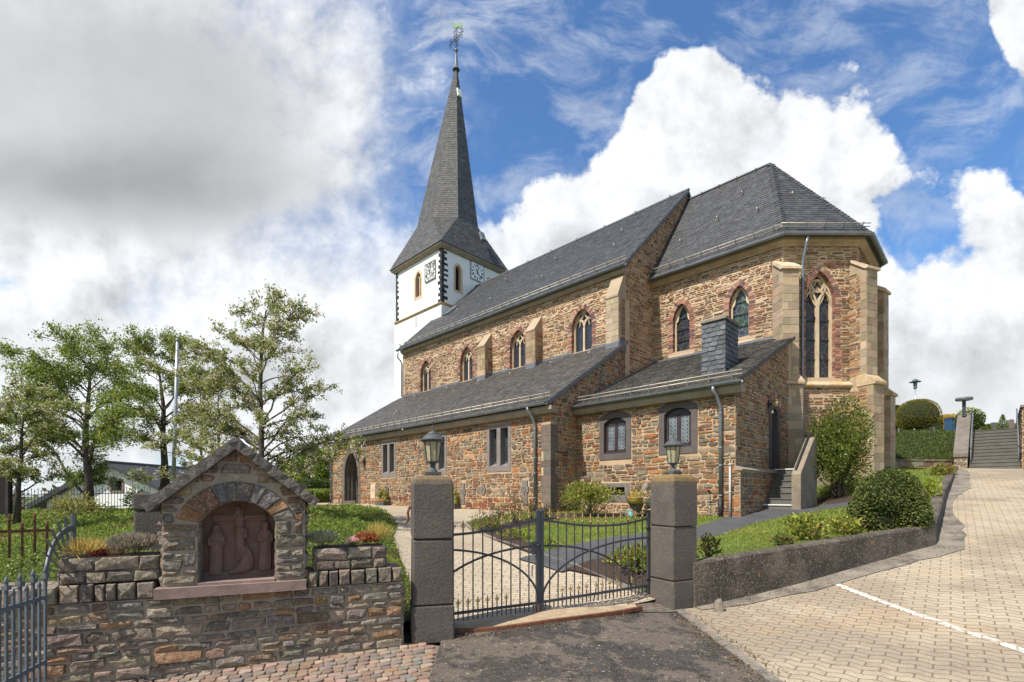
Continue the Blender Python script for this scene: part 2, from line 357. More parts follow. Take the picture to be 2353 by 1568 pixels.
M['glass_green'] = glassmat('green_stained_glass', (.03, .045, .04), .25, 6.0, (.17, .19, .18), .03, (1, 1, .8), (.06, .09, .08))
M['glass_pale'] = glassmat('pale_roundel_glass', (.10, .115, .125), .2)
M['glass_aisle'] = glassmat('aisle_glass', (.028, .035, .042), .15)

def paver_mat(name, base, joint, bw, bh, rot, wave, dirt, var=.16):
    m = bpy.data.materials.new(name); m.use_nodes = True; t = NT(m.node_tree); m.node_tree.nodes.clear()
    out = t.new('ShaderNodeOutputMaterial'); b = t.new('ShaderNodeBsdfPrincipled')
    pos = t.new('ShaderNodeTexCoord').outputs['Object']
    x, y, z = t.xyz(pos); c, s_ = math.cos(rot), math.sin(rot)
    u = t.m('ADD', t.m('MULTIPLY', x, c), t.m('MULTIPLY', y, s_)); v = t.m('SUBTRACT', t.m('MULTIPLY', y, c), t.m('MULTIPLY', x, s_))
    # long joints zigzag like interlocking concrete pavers; the short joints follow
    tri = t.m('PINGPONG', t.m('DIVIDE', u, bw*.5), 1.0)
    v2 = t.m('ADD', v, t.m('MULTIPLY', t.ramp(tri, .2, .8), wave))
    row = t.m('FLOOR', t.m('DIVIDE', v2, bh)); vr = t.m('FRACT', t.m('DIVIDE', v2, bh))
    off = t.m('MULTIPLY', t.m('MODULO', t.m('ABSOLUTE', row), 2.0), .5)
    uu = t.m('ADD', t.m('DIVIDE', u, bw), off); colm = t.m('FLOOR', uu); ur = t.m('FRACT', uu)
    nj = t.noise(pos, 7, 3, .6); jw = t.ramp(nj, .3, .7, .0035, .0085)
    du = t.m('MULTIPLY', t.m('MINIMUM', ur, t.m('SUBTRACT', 1.0, ur)), bw); dv = t.m('MULTIPLY', t.m('MINIMUM', vr, t.m('SUBTRACT', 1.0, vr)), bh)
    dj = t.m('MINIMUM', du, dv); jf = t.ramp(t.m('DIVIDE', dj, jw), .5, 1.0, 1, 0)
    wn = t.new('ShaderNodeTexWhiteNoise', noise_dimensions='2D'); t.put(wn.inputs['Vector'], t.comb(colm, row, 0))
    col = t.mix(1, base, t.comb(*[t.ramp(wn.outputs[0], 0, 1, 1-var, 1+var, False)]*3), 'MULTIPLY')
    sp = t.noise(pos, 130, 4, .75); col = t.mix(1, col, t.comb(*[t.ramp(sp, .3, .7, .72, 1.28)]*3), 'MULTIPLY')
    for sc_, lo, hi, cl, amt in dirt: col = t.mix(t.ramp(t.noise(t.vm('ADD', pos, (sc_*2.7, 1.1, 0)), sc_, 6, .65), lo, hi, 0, amt), col, cl)
    col = t.mix(t.m('MULTIPLY', jf, .9), col, joint)
    t.l.new(col, b.inputs['Base Color']); b.inputs['Roughness'].default_value = .9; b.inputs['Specular IOR Level'].default_value = .2
    h = t.m('ADD', t.ramp(t.m('DIVIDE', dj, jw), .5, 2.2, 0, 1), t.m('MULTIPLY', sp, .35))
    bn = t.new('ShaderNodeBump'); bn.inputs['Strength'].default_value = .8; bn.inputs['Distance'].default_value = .008
    t.l.new(h, bn.inputs['Height']); t.l.new(bn.outputs[0], b.inputs['Normal']); t.l.new(b.outputs[0], out.inputs[0]); return m
M['road'] = paver_mat('road_pavers', (.42, .345, .24), (.135, .10, .068), .24, .12, rad(-42), .032,
    ((.35, .43, .56, (.265, .212, .155), .75), (.8, .52, .66, (.42, .28, .15), .35), (2.4, .55, .68, (.22, .165, .115), .45), (60, .56, .60, (.19, .14, .10), .45), (45, .60, .63, (.5, .42, .32), .5)), .07)
M['drive'] = paver_mat('driveway_pavers', (.42, .345, .245), (.12, .09, .06), .24, .12, rad(-8), .030, ((.4, .48, .64, (.29, .225, .155), .5), (2., .55, .68, (.24, .185, .13), .4)), .08)
def asphalt():
    m = mat('worn_asphalt', (.050, .044, .038), .93, var=.2, vscale=3, bump=.8, bscale=110, bdist=.008,
        spots=((.9, .50, .54, (.125, .102, .078), .8), (3.4, .55, .60, (.15, .12, .09), .6), (70., .575, .61, (.24, .20, .16), .5), (45., .615, .635, (.26, .13, .05), .6), (26, .635, .65, (.48, .43, .35), .7), (7., .57, .58, (.022, .02, .018), .5)))
    return m
M['asphalt'] = asphalt()
M['gravel'] = mat('pale_washed_concrete', (.40, .30, .19), .95, var=.25, vscale=5, bump=.9, bscale=120, bdist=.01, spots=((90, .55, .68, (.2, .15, .1), .6), (1.7, .6, .75, (.45, .2, .07), .5)))
M['cobble'] = mat('clay_cobble', rough=.85, attr=True, var=.15, vscale=14, bump=.5, bscale=70, bdist=.006)
M['joint'] = mat('sandy_joint', (.20, .155, .11), .95, var=.35, vscale=30, bump=.8, bscale=120, spots=((60, .6, .7, (.4, .36, .3), .7),))
# ---------------------------------------------------------------- terrain
class TPS:
    def __init__(s, pts, lam=.02):
        P = np.array(pts, float); s.xy = P[:, :2]; n = len(P)
        K = s.k(np.linalg.norm(s.xy[:, None]-s.xy[None], axis=2)) + lam*np.eye(n)
        A = np.hstack([np.ones((n, 1)), s.xy]); S = np.block([[K, A], [A.T, np.zeros((3, 3))]])
        s.w = np.linalg.solve(S, np.concatenate([P[:, 2], np.zeros(3)]))
    @staticmethod
    def k(r): return np.where(r > 1e-9, r*r*np.log(np.maximum(r, 1e-9)), 0.0)
    def __call__(s, x, y):
        q = np.stack([np.atleast_1d(x), np.atleast_1d(y)], 1).astype(float)
        r = np.linalg.norm(q[:, None]-s.xy[None], axis=2)
        return s.k(r) @ s.w[:-3] + s.w[-3] + q @ s.w[-2:]
ROADP = [(-6, 3, -.12), (-3.5, 3.8, -.06), (-2, 4.4, -.03), (0, 5.2, 0), (-.75, 4.4, -.05), (2.3, 6.6, .04), (2.3, 4.2, .0), (0, 2, -.1), (.6, 6, .09), (-.8, 5.7, .04), (4.4, 7.4, .28), (7.5, 8.7, .72),
         (8.8, 10, 1.02), (10.8, 12.2, 1.45), (18.4, 20, 2.66), (21, 22, 2.8), (24, 22, 2.8), (6, 5, .26), (10, 8, .80), (14, 12, 1.55), (22, 18, 2.45), (3, 0, -.15), (-4, 0, -.2), (9, 3, .4), (27, 24, 2.9), (16, 17, 2.3)]
YARDP = [(-.8, 5.9, .06), (1.9, 7.1, .12), (.6, 6.35, .10), (1.17, 8.7, .36), (-1.07, 13.2, .66), (-1.8, 8.0, .34), (-2.6, 11, .62), (1.3, 16.4, .97), (-9.2, 26.5, 1.12), (-10.4, 28, 1.12), (-4, 20.5, 1.03), (6.21, 13.55, .98), (3, 16.5, .98),
         (7.52, 14.9, 1.18), (9, 15.2, 1.2), (2.9, 7.25, .42), (4.4, 7.9, .70), (7.4, 9.4, .98), (5, 11, .80), (3, 11, .70), (12.5, 17.3, 2.2), (10.5, 15.5, 1.5), (14, 18.0, 2.42), (18, 24, 2.82), (18.2, 20.5, 2.62), (17, 21.5, 2.62), (10.5, 13.2, 1.5), (14, 16.4, 2.2),
         (-3.5, 6, .80), (-3, 8, .80), (-3.7, 10.5, .9), (-4.5, 4.8, .74), (-6, 14, 1.08), (-10, 14, 1.0), (-7, 9, .85), (-10, 8, .8), (-6, 20, 1.05), (-14, 19, .98), (-10, 19, 1.0), (-14, 26, 1.0), (-9, 34, 1.1), (-2, 40, 1.1)]
TR = TPS(ROADP); TY = TPS(YARDP, .03)
def Hr(x, y): return TR(np.clip(x, -7, 27), np.clip(y, -1, 25))
def Hy(x, y): return TY(np.clip(x, -15, 19), np.clip(y, 5, 40))
def hr(x, y): return float(Hr(np.array([x]), np.array([y]))[0])
def hy(x, y): return float(Hy(np.array([x]), np.array([y]))[0])
def G(px, py, road=False):
    f = hr if road else hy; rx, rz = (px-1176.5)/1120, -(py-1135)/1120
    best = None; t = 2.5; prev = None
    while t < 60:
        d = CZ+rz*t - f(rx*t, t)
        if prev is not None and d <= 0 < prev: t0 = t-.05; tt = t0+.05*prev/(prev-d); return V((rx*tt, tt, f(rx*tt, tt)))
        prev = d; t += .05
    t = 40.; return V((rx*t, t, f(rx*t, t)))
def inpoly(x, y, P):
    c = False; n = len(P)
    for i in range(n):
        x0, y0 = P[i]; x1, y1 = P[i-1]
        if (y0 > y) != (y1 > y) and x < (x1-x0)*(y-y0)/(y1-y0)+x0: c = not c
    return c
def sheet(name, poly, H, off, mtl, step=.5, edge=None):
    # a ground sheet with a clean outline, lying on the height field H
    P = []
    for i in range(len(poly)):
        a = V(poly[i]).to_2d(); b = V(poly[(i+1) % len(poly)]).to_2d(); k = max(1, int((b-a).length/step))
        P += [a.lerp(b, j/k) for j in range(k)]
    nb = len(P); xs = [p.x for p in P]; ys = [p.y for p in P]
    pl = [(p.x, p.y) for p in P]
    x = min(xs)+step/2
    while x < max(xs):
        y = min(ys)+step/2
        while y < max(ys):
            if inpoly(x, y, pl): P.append(V((x+.01*math.sin(y*9), y)))
            y += step
        x += step
    r = delaunay_2d_cdt(P, [(i, (i+1) % nb) for i in range(nb)], [], 1, 1e-5)
    vs = r[0]; z = H(np.array([v.x for v in vs]), np.array([v.y for v in vs]))
    b = MB(); b.v = [(v.x, v.y, float(zz)+off) for v, zz in zip(vs, z)]
    for f in r[2]:
        q = list(f); a = area2([(vs[i].x, vs[i].y) for i in q])
        b.ix(q if a > 0 else q[::-1], 0, None, True)
    return b.build(name, mtl)
def struct(o): o['kind'] = 'structure'; return o
# base ground to the horizon
def base_ground():
    b = MB(); rs = [0, 2, 4, 6, 8, 10, 12, 14, 16, 18, 20, 22, 25, 28, 32, 37, 43, 50, 60, 75, 100, 150, 250, 500, 1200, 3000]; n = 72
    cx, cy = 2.0, 12.0; ids = []
    for r in rs:
        X = np.array([cx+r*math.cos(2*math.pi*j/n) for j in range(n)]); Y = np.array([cy+r*math.sin(2*math.pi*j/n) for j in range(n)])
        z = np.minimum(Hr(X, Y), Hy(X, Y))-.14
        fall = np.clip((-X-9)/14, 0, 1)*np.clip((Y-19)/6, 0, 1)*3.2
        z = z-fall-.10*max(0, r-45)**.55
        ids.append([b.vt((x, y, float(q))) for x, y, q in zip(X, Y, z)])
    for i in range(len(rs)-1):
        for j in range(n):
            q = (j+1) % n
            if i == 0: b.ix((ids[0][0], ids[1][j], ids[1][q]), 0, None, True)
            else: b.ix((ids[i][j], ids[i+1][j], ids[i+1][q], ids[i][q]), 0, None, True)
    struct(b.build('ground', M['field']))
base_ground()
# key plan points
TH = rad(22.5); WD = V((math.cos(TH), math.sin(TH), 0)); WN = V((math.sin(TH), -math.cos(TH), 0)); WO = V((-1.2, 5.25, 0))
def WL(s, off=0.0, z=0.0): return WO+WD*s+WN*off+ZZ*z
CURB = [V((2.55, 6.80)), V((4.4, 7.42)), V((7.57, 8.72)), V((8.85, 10.05)), V((10.8, 12.15)), V((14.5, 16.0)), V((18.4, 20.1))]
struct(sheet('road', [(2.36, 6.75), (2.36, -3), (30, -3), (34, 24), (21.0, 22.0), (18.4, 20.15)]+[tuple(p) for p in CURB[::-1][1:]], Hr, .0, M['road'], .45))
struct(sheet('asphalt_apron', [(-.79, 5.55), (-.76, 4.4), (-.9, -3), (2.25, -3), (2.25, 6.62), (1.72, 6.62), (.4, 6.02)], Hr, .004, M['asphalt'], .3))
def kerb_strip():
    b = MB(); b.sweep([V((2.30, 6.66, hr(2.3, 6.66)-.02))]+[V((2.305, y, hr(2.3, y)-.02)) for y in (6, 5.4, 4.8, 4.2, 3.6, 3, 2, 1, -1, -3)], [(-.05, 0), (.06, 0), (.06, .035), (-.05, .04)])
    struct(b.build('kerb_edge', M['concrete']))
kerb_strip()
struct(sheet('cobble_bed', [WL(.1, -.1)[:2], (-.77, 5.3), (-.76, 4.4), (-.9, -3), (-7, -3), (-7, 2.9), WL(-3.6, 0)[:2]], Hr, -.012, M['joint'], .4))
def cobbles():
    r = random.Random(4); b = MB(); pal = [(.25, .165, .115), (.28, .19, .135), (.20, .165, .135), (.23, .16, .118), (.31, .225, .165), (.19, .165, .14), (.26, .195, .148)]
    rows = 0; y = 2.6
    fr = Fr(WO, WD, V((-WN.x, -WN.y, 0)), ZZ)
    v = -1.9
    while v < -.0:
        hgt = r.uniform(.085, .10); u = -2.6+r.uniform(0, .1)
        while u < 1.3:
            w = r.uniform(.085, .135); p = fr.p(u+w/2, v+hgt/2)
            if p.x < -.80 and not (p.x > -1.26 and p.y > 5.32) :
                z = hr(p.x, p.y); g = .006; c = jit(r.choice(pal), r, .2); t = z+r.uniform(-.004, .008)
                a = r.uniform(-.06, .06); ca, sa = math.cos(a), math.sin(a)
                def q(x, yy, zz): return fr.p(u+w/2+x*ca-yy*sa, v+hgt/2+x*sa+yy*ca)+ZZ*zz
                W2, H2 = w/2-g, hgt/2-g; ci = .010; R0 = []; R1 = []
                for sx, sy in ((-1, -1), (1, -1), (1, 1), (-1, 1)):
                    e = [(sx*(W2-ci), sy*H2), (sx*W2, sy*(H2-ci))]
                    if sx*sy > 0: e = e[::-1]
                    for x, yy in e: R0.append(b.vt(q(x, yy, z-.03))); R1.append(b.vt(q(x*.97, yy*.97, t-.004)))
                R2 = [b.vt(q((b_[0])*.93, (b_[1])*.93, t+.003)) for b_ in [(sx*(W2-k), sy*(H2-k2)) for sx, sy, k, k2 in ((-1, -1, 0, ci), (-1, -1, ci, 0), (1, -1, ci, 0), (1, -1, 0, ci), (1, 1, 0, ci), (1, 1, ci, 0), (-1, 1, ci, 0), (-1, 1, 0, ci))]]
                R0 = R0; n = 8
                for i in range(n):
                    j = (i+1) % n; b.ix((R0[i], R0[j], R1[j], R1[i]), 0, c, True); b.ix((R1[i], R1[j], R2[j], R2[i]), 0, c, True)
                b.ix(R2, 0, c, False)
            u += w
        v += hgt
    struct(b.build('cobble_paving', M['cobble']))
cobbles()
# gate threshold and its steel edge
TP = [(-.78, 5.60), (.4, 5.96), (1.70, 6.55), (1.72, 6.82), (.5, 6.45), (-.80, 5.95)]
struct(sheet('threshold_strip', TP, lambda x, y: np.maximum(Hr(x, y), Hy(x, y)), .014, M['gravel'], .15))
M['setts'] = paver_mat('dark_setts', (.135, .115, .09), (.05, .04, .03), .16, .09, rad(24), .0, ((2., .5, .65, (.2, .17, .13), .6),), .15)
struct(sheet('sett_patch', [(1.66, 6.50), (2.36, 6.60), (2.36, 7.2), (1.9, 7.2), (1.62, 6.9)], Hr, .016, M['setts'], .15))
def edge_bar():
    b = MB(); pts = []
    for i in range(9):
        t = i/8; x = lerp(-.79, 1.74, t); y = 5.60+.36*t*1.0+.60*t*t; pts.append(V((x, y, max(hr(x, y), hy(x, y))+.015)))
    b.bar(pts, .05, .05, ZZ); tag(b.build('steel_edge', M['rust']), 'long rusty steel edging bar before the gate threshold', 'edging')
edge_bar()
# yard sheets
YARD = [(-.85, 5.75), (1.95, 6.95), (2.6, 6.95)]+[tuple(p+V((-.1, .16))) for p in CURB[1:]]+[(21.4, 23.4), (22, 25), (14, 25.5), (8, 26), (-1, 34), (-6, 48), (-16, 48), (-26, 40), (-13, 29), (-8, 22.5), (-4.6, 17), (-3.1, 13), (-2.75, 11), (-2.0, 8.6), (-1.15, 6.2)]
struct(sheet('driveway', YARD, Hy, .0, M['drive'], .5))
KERB = [(1.98, 7.15), (1.72, 7.7), (1.17, 8.7), (.45, 10.1), (-.35, 11.7), (-1.07, 13.2), (-1.35, 14.1), (-1.2, 14.9), (-.7, 15.6), (-.35, 16.3), (-.4, 17.9)]
LAWN = [(p[0]+.06, p[1]+.03) for p in KERB[:-1]]+[(.6, 17), (9, 20), (12, 17.5), (14.5, 18.3), (15.5, 24.4), (21.6, 24.3), (20.2, 22.2)]+[tuple(p+V((-.1, .2))) for p in CURB[::-1][1:-1]]+[(2.62, 6.98)]
def expand(P): return P
struct(sheet('lawn_ground', LAWN, Hy, .02, M['turf'], .4))
def kerb_in():
    b = MB(); b.sweep([V((x, y, hy(x, y)-.05)) for x, y in KERB], [(-.05, 0), (.05, 0), (.05, .085), (-.05, .085)])
    struct(b.build('lawn_kerb', M['concrete']))
kerb_in()
PATH = [G(1190, 1287), G(1300, 1258), G(1400, 1238), G(1500, 1226), G(1600, 1213), G(1660, 1192), G(1700, 1178), G(1745, 1171), G(1830, 1172), G(1900, 1160), G(1965, 1150), G(1975, 1162), G(1890, 1176), G(1800, 1190), G(1720, 1210), G(1650, 1234), G(1560, 1254), G(1420, 1282), G(1330, 1306), G(1290, 1318)]
PATH = [tuple(p)[:2] for p in PATH]
struct(sheet('path', PATH, Hy, .03, M['pathslab'], .3))
def bed(pix, name='planting_bed'):
    o = sheet(name, [tuple(G(*q))[:2] for q in pix], Hy, .036, M['soil'], .15); struct(o)
BEDPIX = [[(1092, 1222), (1130, 1206), (1250, 1190), (1290, 1196), (1240, 1206), (1175, 1222), (1190, 1240), (1245, 1262), (1225, 1276), (1185, 1262), (1120, 1236)],
          [(1300, 1312), (1360, 1290), (1420, 1283), (1475, 1300), (1500, 1318), (1500, 1362), (1470, 1352), (1380, 1330)],
          [(1845, 1163), (1870, 1150), (1960, 1142), (1975, 1150), (1930, 1158)], [(1260, 1182), (1420, 1180), (1560, 1180), (1560, 1190), (1400, 1192), (1270, 1194)]]
for q in BEDPIX: bed(q)
def bed_curb():
    pts = [(2.66, 7.02), (4.4, 7.62), (7.3, 8.85), (7.6, 9.3)]; inn = [(7.2, 9.35), (5.6, 8.7), (4.4, 8.0), (2.8, 7.4)]
    struct(sheet('planting_bed', pts+inn, Hy, .036, M['soil'], .15))
bed_curb()
# gutter strip along the kerb wall, and the white line
def strip():
    r = random.Random(3); out = []; inn = []
    W = [(0, .16), (.05, .30), (.14, .32), (.25, .40), (.33, .34), (.42, .12), (.50, .10), (.56, .25), (.62, .42), (.70, .38), (.8, .36), (.9, .3), (1, .15)]
    L = [0]
    for i in range(1, len(CURB)): L.append(L[-1]+(CURB[i]-CURB[i-1]).length)
    for i in range(60):
        d = L[-1]*i/59; k = max(j for j in range(len(L)-1) if L[j] <= d+1e-6); f = (d-L[k])/(L[k+1]-L[k]); p = CURB[k].lerp(CURB[k+1], f)
        dr = (CURB[k+1]-CURB[k]).normalized(); nn = V((dr.y, -dr.x)); tt = i/59
        w = np.interp(tt, [a for a, _ in W], [b for _, b in W])+r.uniform(-.04, .05)
        inn.append(p); out.append(p+nn*max(.03, w)+dr*r.uniform(-.05, .05))
    struct(sheet('concrete_gutter', [tuple(p) for p in out]+[tuple(p) for p in inn[::-1]], Hr, .012, M['concrete'], .2))
strip()
def line_mark():
    r = random.Random(8); a = G(1905, 1336, True); b_ = G(2420, 1519, True); d = (b_-a).to_2d(); L = d.length; d.normalize(); n = V((-d.y, d.x)); P = []; Q = []
    k = 90
    for i in range(k+1):
        p = a.to_2d()+d*(L*i/k); P.append(tuple(p+n*(.052+r.uniform(-.012, .008)))); Q.append(tuple(p-n*(.052+r.uniform(-.012, .008))))
    struct(sheet('road_marking', P+Q[::-1], Hr, .005, M['roadpaint'], .12))
M['roadpaint'] = paver_mat('road_paint', (.66, .62, .54), (.25, .19, .13), .24, .12, rad(-42), .032, ((5., .52, .60, (.38, .29, .2), .85), (20., .54, .60, (.38, .29, .2), .8)), .05)
line_mark()
# left garden soil
GARDEN = [WL(.05, -.35)[:2], (-1.12, 6.2), (-1.95, 8.6), (-2.7, 11), (-3.05, 13), (-4.55, 17), (-7.2, 22.2), (-18, 20.2), (-16, 12), (-9, 4), (-5.2, 3.4), WL(-3.6, -.35)[:2]]
struct(sheet('garden_ground', [tuple(p) for p in GARDEN], Hy, .01, M['groundsoil'], .35))
# ---------------------------------------------------------------- masonry, slates, openings
def clip_half(P, a, b, c):
    out = []; n = len(P)
    for i in range(n):
        p, q = P[i], P[(i+1) % n]; dp = a*p[0]+b*p[1]-c; dq = a*q[0]+b*q[1]-c
        if dp >= 0: out.append(p)
        if dp*dq < 0: t = dp/(dp-dq); out.append((lerp(p[0], q[0], t), lerp(p[1], q[1], t)))
    return out
def clip_poly(P, R):
    if area2(R) < 0: R = R[::-1]
    for i in range(len(R)):
        x0, y0 = R[i]; x1, y1 = R[(i+1) % len(R)]; nx, ny = -(y1-y0), (x1-x0)
        P = clip_half(P, nx, ny, nx*x0+ny*y0)
        if len(P) < 3: return None
    return P if abs(area2(P)) > .0008 else None
def span(P, v0, v1):
    us = []
    for v in (v0, (v0+v1)/2, v1):
        for i in range(len(P)):
            (a, b), (c, d) = P[i], P[(i+1) % len(P)]
            if (b-v)*(d-v) <= 0 and abs(b-d) > 1e-9: us.append(a+(c-a)*(v-b)/(d-b))
    for a, b in P:
        if v0 <= b <= v1: us.append(a)
    return (min(us), max(us)) if us else None
def emit(b, fr, P, w, m, c, r, rough=0.0, base=0.0, bev=.012):
    if area2(P) < 0: P = P[::-1]
    n = len(P); cx = sum(p[0] for p in P)/n; cy = sum(p[1] for p in P)/n
    A = [b.vt(fr.p(p[0], p[1], base)) for p in P]; B = []
    for p in P:
        L = math.hypot(p[0]-cx, p[1]-cy)+1e-6; k = max(.5, 1-bev/L)
        B.append(b.vt(fr.p(cx+(p[0]-cx)*k, cy+(p[1]-cy)*k, base+w*(1+r.uniform(-.35, .35)*(1 if not rough else 1.4)))))
    for i in range(n): j = (i+1) % n; b.ix((A[i], A[j], B[j], B[i]), m, c)
    if rough:
        ex = (max(p[0] for p in P)-min(p[0] for p in P)); ey = max(p[1] for p in P)-min(p[1] for p in P)
        # two ridge points make a split, facetted face
        k1 = b.vt(fr.p(cx-ex*r.uniform(.12, .28), cy+ey*r.uniform(-.2, .25), base+w+rough*r.uniform(.2, 1))); k2 = b.vt(fr.p(cx+ex*r.uniform(.1, .28), cy+ey*r.uniform(-.25, .2), base+w+rough*r.uniform(.1, 1)))
        for i in range(n):
            j = (i+1) % n; mu = (P[i][0]+P[j][0])/2; k = k1 if mu < cx else k2
            b.ix((B[i], B[j], k), m, c)
            mj = (P[j][0]+P[(j+1) % n][0])/2; kk = k1 if mj < cx else k2
            if kk != k: b.ix((B[j], kk, k), m, c)
    else: b.ix(B, m, c)
def stones(b, fr, region, holes, pal, ch=(.1, .22), lw=(.18, .45), gap=.012, relief=(.008, .02), m=1, seed=1, split=.4, cham=.5, rough=0.0, tilt=.0, wob=.012, bev=.012, base=0.0, dark=.2):
    r = random.Random(seed); vmin = min(p[1] for p in region); vmax = max(p[1] for p in region); v = vmin
    while v < vmax-.02:
        h = r.uniform(*ch)
        if vmax-(v+h) < ch[0]*.6: h = vmax-v
        v1 = v+h; sp = span(region, v+.001, v1-.001)
        if sp is None: v = v1; continue
        segs = [sp]
        for H in holes:
            hs = span(H, v, v1)
            if not hs: continue
            ns = []
            for a, q in segs:
                if hs[1] <= a or hs[0] >= q: ns.append((a, q)); continue
                if hs[0]-a > .04: ns.append((a, hs[0]))
                if q-hs[1] > .04: ns.append((hs[1], q))
            segs = ns
        for a, q in segs:
            u = a
            while u < q-.01:
                w = r.uniform(*lw)*(.75 if h < sum(ch)/2 else 1.1)
                if q-(u+w) < lw[0]*.6: w = q-u
                cells = [(u, u+w, v, v1)]
                if r.random() < split and h > ch[0]*1.3:
                    k = v+h*r.uniform(.35, .65)
                    if r.random() < .5: cells = [(u, u+w, v, k), (u, u+w, k, v1)]
                    else:
                        k2 = u+w*r.uniform(.35, .65); cells = [(u, u+w, v, k), (u, k2, k, v1), (k2, u+w, k, v1)]
                for a0, a1, b0, b1 in cells:
                    g = gap*r.uniform(.6, 1.3); W, Hh = a1-a0, b1-b0
                    if W < .03 or Hh < .02: continue
                    x0, x1, y0, y1 = a0+g, a1-g, b0+g, b1-g
                    if x1-x0 < .02 or y1-y0 < .012: continue
                    P = []
                    for (cx, cy, dx, dy) in ((x0, y0, 1, 1), (x1, y0, -1, 1), (x1, y1, -1, -1), (x0, y1, 1, -1)):
                        jx, jy = r.uniform(-wob, wob), r.uniform(-wob, wob)*min(1, Hh/.12)
                        if r.random() < cham:
                            kx = r.uniform(.08, .28)*(x1-x0); ky = r.uniform(.15, .4)*(y1-y0)
                            p1, p2 = (cx+jx, cy+jy+dy*ky), (cx+jx+dx*kx, cy+jy)
                            P += [p1, p2] if dx*dy > 0 else [p2, p1]
                        else: P.append((cx+jx, cy+jy))
                    P = clip_poly(P, region)
                    if not P: continue
                    emit(b, fr, P, r.uniform(*relief), m, jit(r.choice(pal), r, dark), r, rough, base, bev)
                u += w
        v = v1
def slates(b, fr, region, row=.2, wid=.24, pal=None, seed=1, m=0, slant=.0, thick=.014):
    r = random.Random(seed); vmin = min(p[1] for p in region); vmax = max(p[1] for p in region); v = vmin; k = 0
    umin = min(p[0] for p in region); umax = max(p[0] for p in region)
    while v < vmax:
        sp = span(region, v+.001, min(v+row, vmax)-.001)
        if sp:
            u = sp[0]-wid*(.5 if k % 2 else 0)-wid
            while u < sp[1]+wid*.3:
                w = wid*r.uniform(.8, 1.2); L = row*1.25; vv = v+r.uniform(-.006, .006)
                P = clip_poly([(u+.004, vv+row*.22), (u+w*.35, vv), (u+w-.004, vv+row*.04), (u+w-.004, vv+L), (u+.004, vv+L)], region)
                if P:
                    if area2(P) < 0: P = P[::-1]
                    t0 = thick*r.uniform(.8, 1.5); tw = r.uniform(-.03, .03); c = jit(r.choice(pal), r, .14); n = len(P)
                    def wz(p): return max(.003, .004+t0*(1-(p[1]-vv)/L)+tw*(p[0]-u-w/2)*.3)
                    T = [b.vt(fr.p(p[0], p[1], wz(p))) for p in P]; B = [b.vt(fr.p(p[0], p[1], -.005)) for p in P]
                    b.ix(T, m, c)
                    for i in range(n):
                        j = (i+1) % n
                        if P[i][1]+P[j][1] < 2*vv+L*1.2: b.ix((B[i], B[j], T[j], T[i]), m, c)
                u += w
        v += row; k += 1
def gothic(uc, hw, v0, vs, va, n=8):
    rise = va-vs; R = (rise*rise+hw*hw)/(2*hw); th = math.acos(max(-1, min(1, (R-hw)/R)))
    rt = [(uc+hw-R+R*math.cos(th*i/n), vs+R*math.sin(th*i/n)) for i in range(n+1)]
    lt = [(2*uc-p[0], p[1]) for p in rt[:-1]][::-1]
    return [(uc-hw, v0), (uc+hw, v0)]+rt+lt
def segm(uc, hw, v0, vs, rise, n=10):
    R = (hw*hw+rise*rise)/(2*rise); th = math.asin(min(1, hw/R))
    return [(uc-hw, v0), (uc+hw, v0)]+[(uc+R*math.sin(th*(1-2*i/n)), vs+rise-R+R*math.cos(th*(1-2*i/n))) for i in range(n+1)]
def rect(u0, u1, v0, v1): return [(u0, v0), (u1, v0), (u1, v1), (u0, v1)]
def wallface(b, fr, outline, holes, depth=.3, m=0, mr=None, back=True):
    loops = [outline]+holes; flat = [p for L in loops for p in L]
    tri = tessellate_polygon([[V((p[0], p[1], 0)) for p in L] for L in loops])
    ids = [b.vt(fr.p(p[0], p[1])) for p in flat]
    for t in tri:
        a = area2([flat[i] for i in t]); b.ix([ids[i] for i in (t if a > 0 else t[::-1])], m)
    for H in holes:
        if area2(H) < 0: H = H[::-1]
        n = len(H)
        for i in range(n):
            j = (i+1) % n; p, q = H[i], H[j]
            b.face([fr.p(*q), fr.p(*p), fr.p(p[0], p[1], -depth), fr.p(q[0], q[1], -depth)], mr if mr is not None else m)
def offs(P, d):
    if area2(P) < 0: P = P[::-1]
    n = len(P); out = []
    for i in range(n):
        p0, p1, p2 = V(P[i-1]), V(P[i]), V(P[(i+1) % n]); a = (p1-p0); c = (p2-p1)
        if a.length < 1e-6: a = c
        if c.length < 1e-6: c = a
        a.normalize(); c.normalize(); n0 = V((a.y, -a.x)); n1 = V((c.y, -c.x)); bi = (n0+n1)
        bi = bi.normalized() if bi.length > 1e-4 else n0; k = d/max(.5, bi.dot(n0)); out.append(tuple(p1+bi*k))
    return out
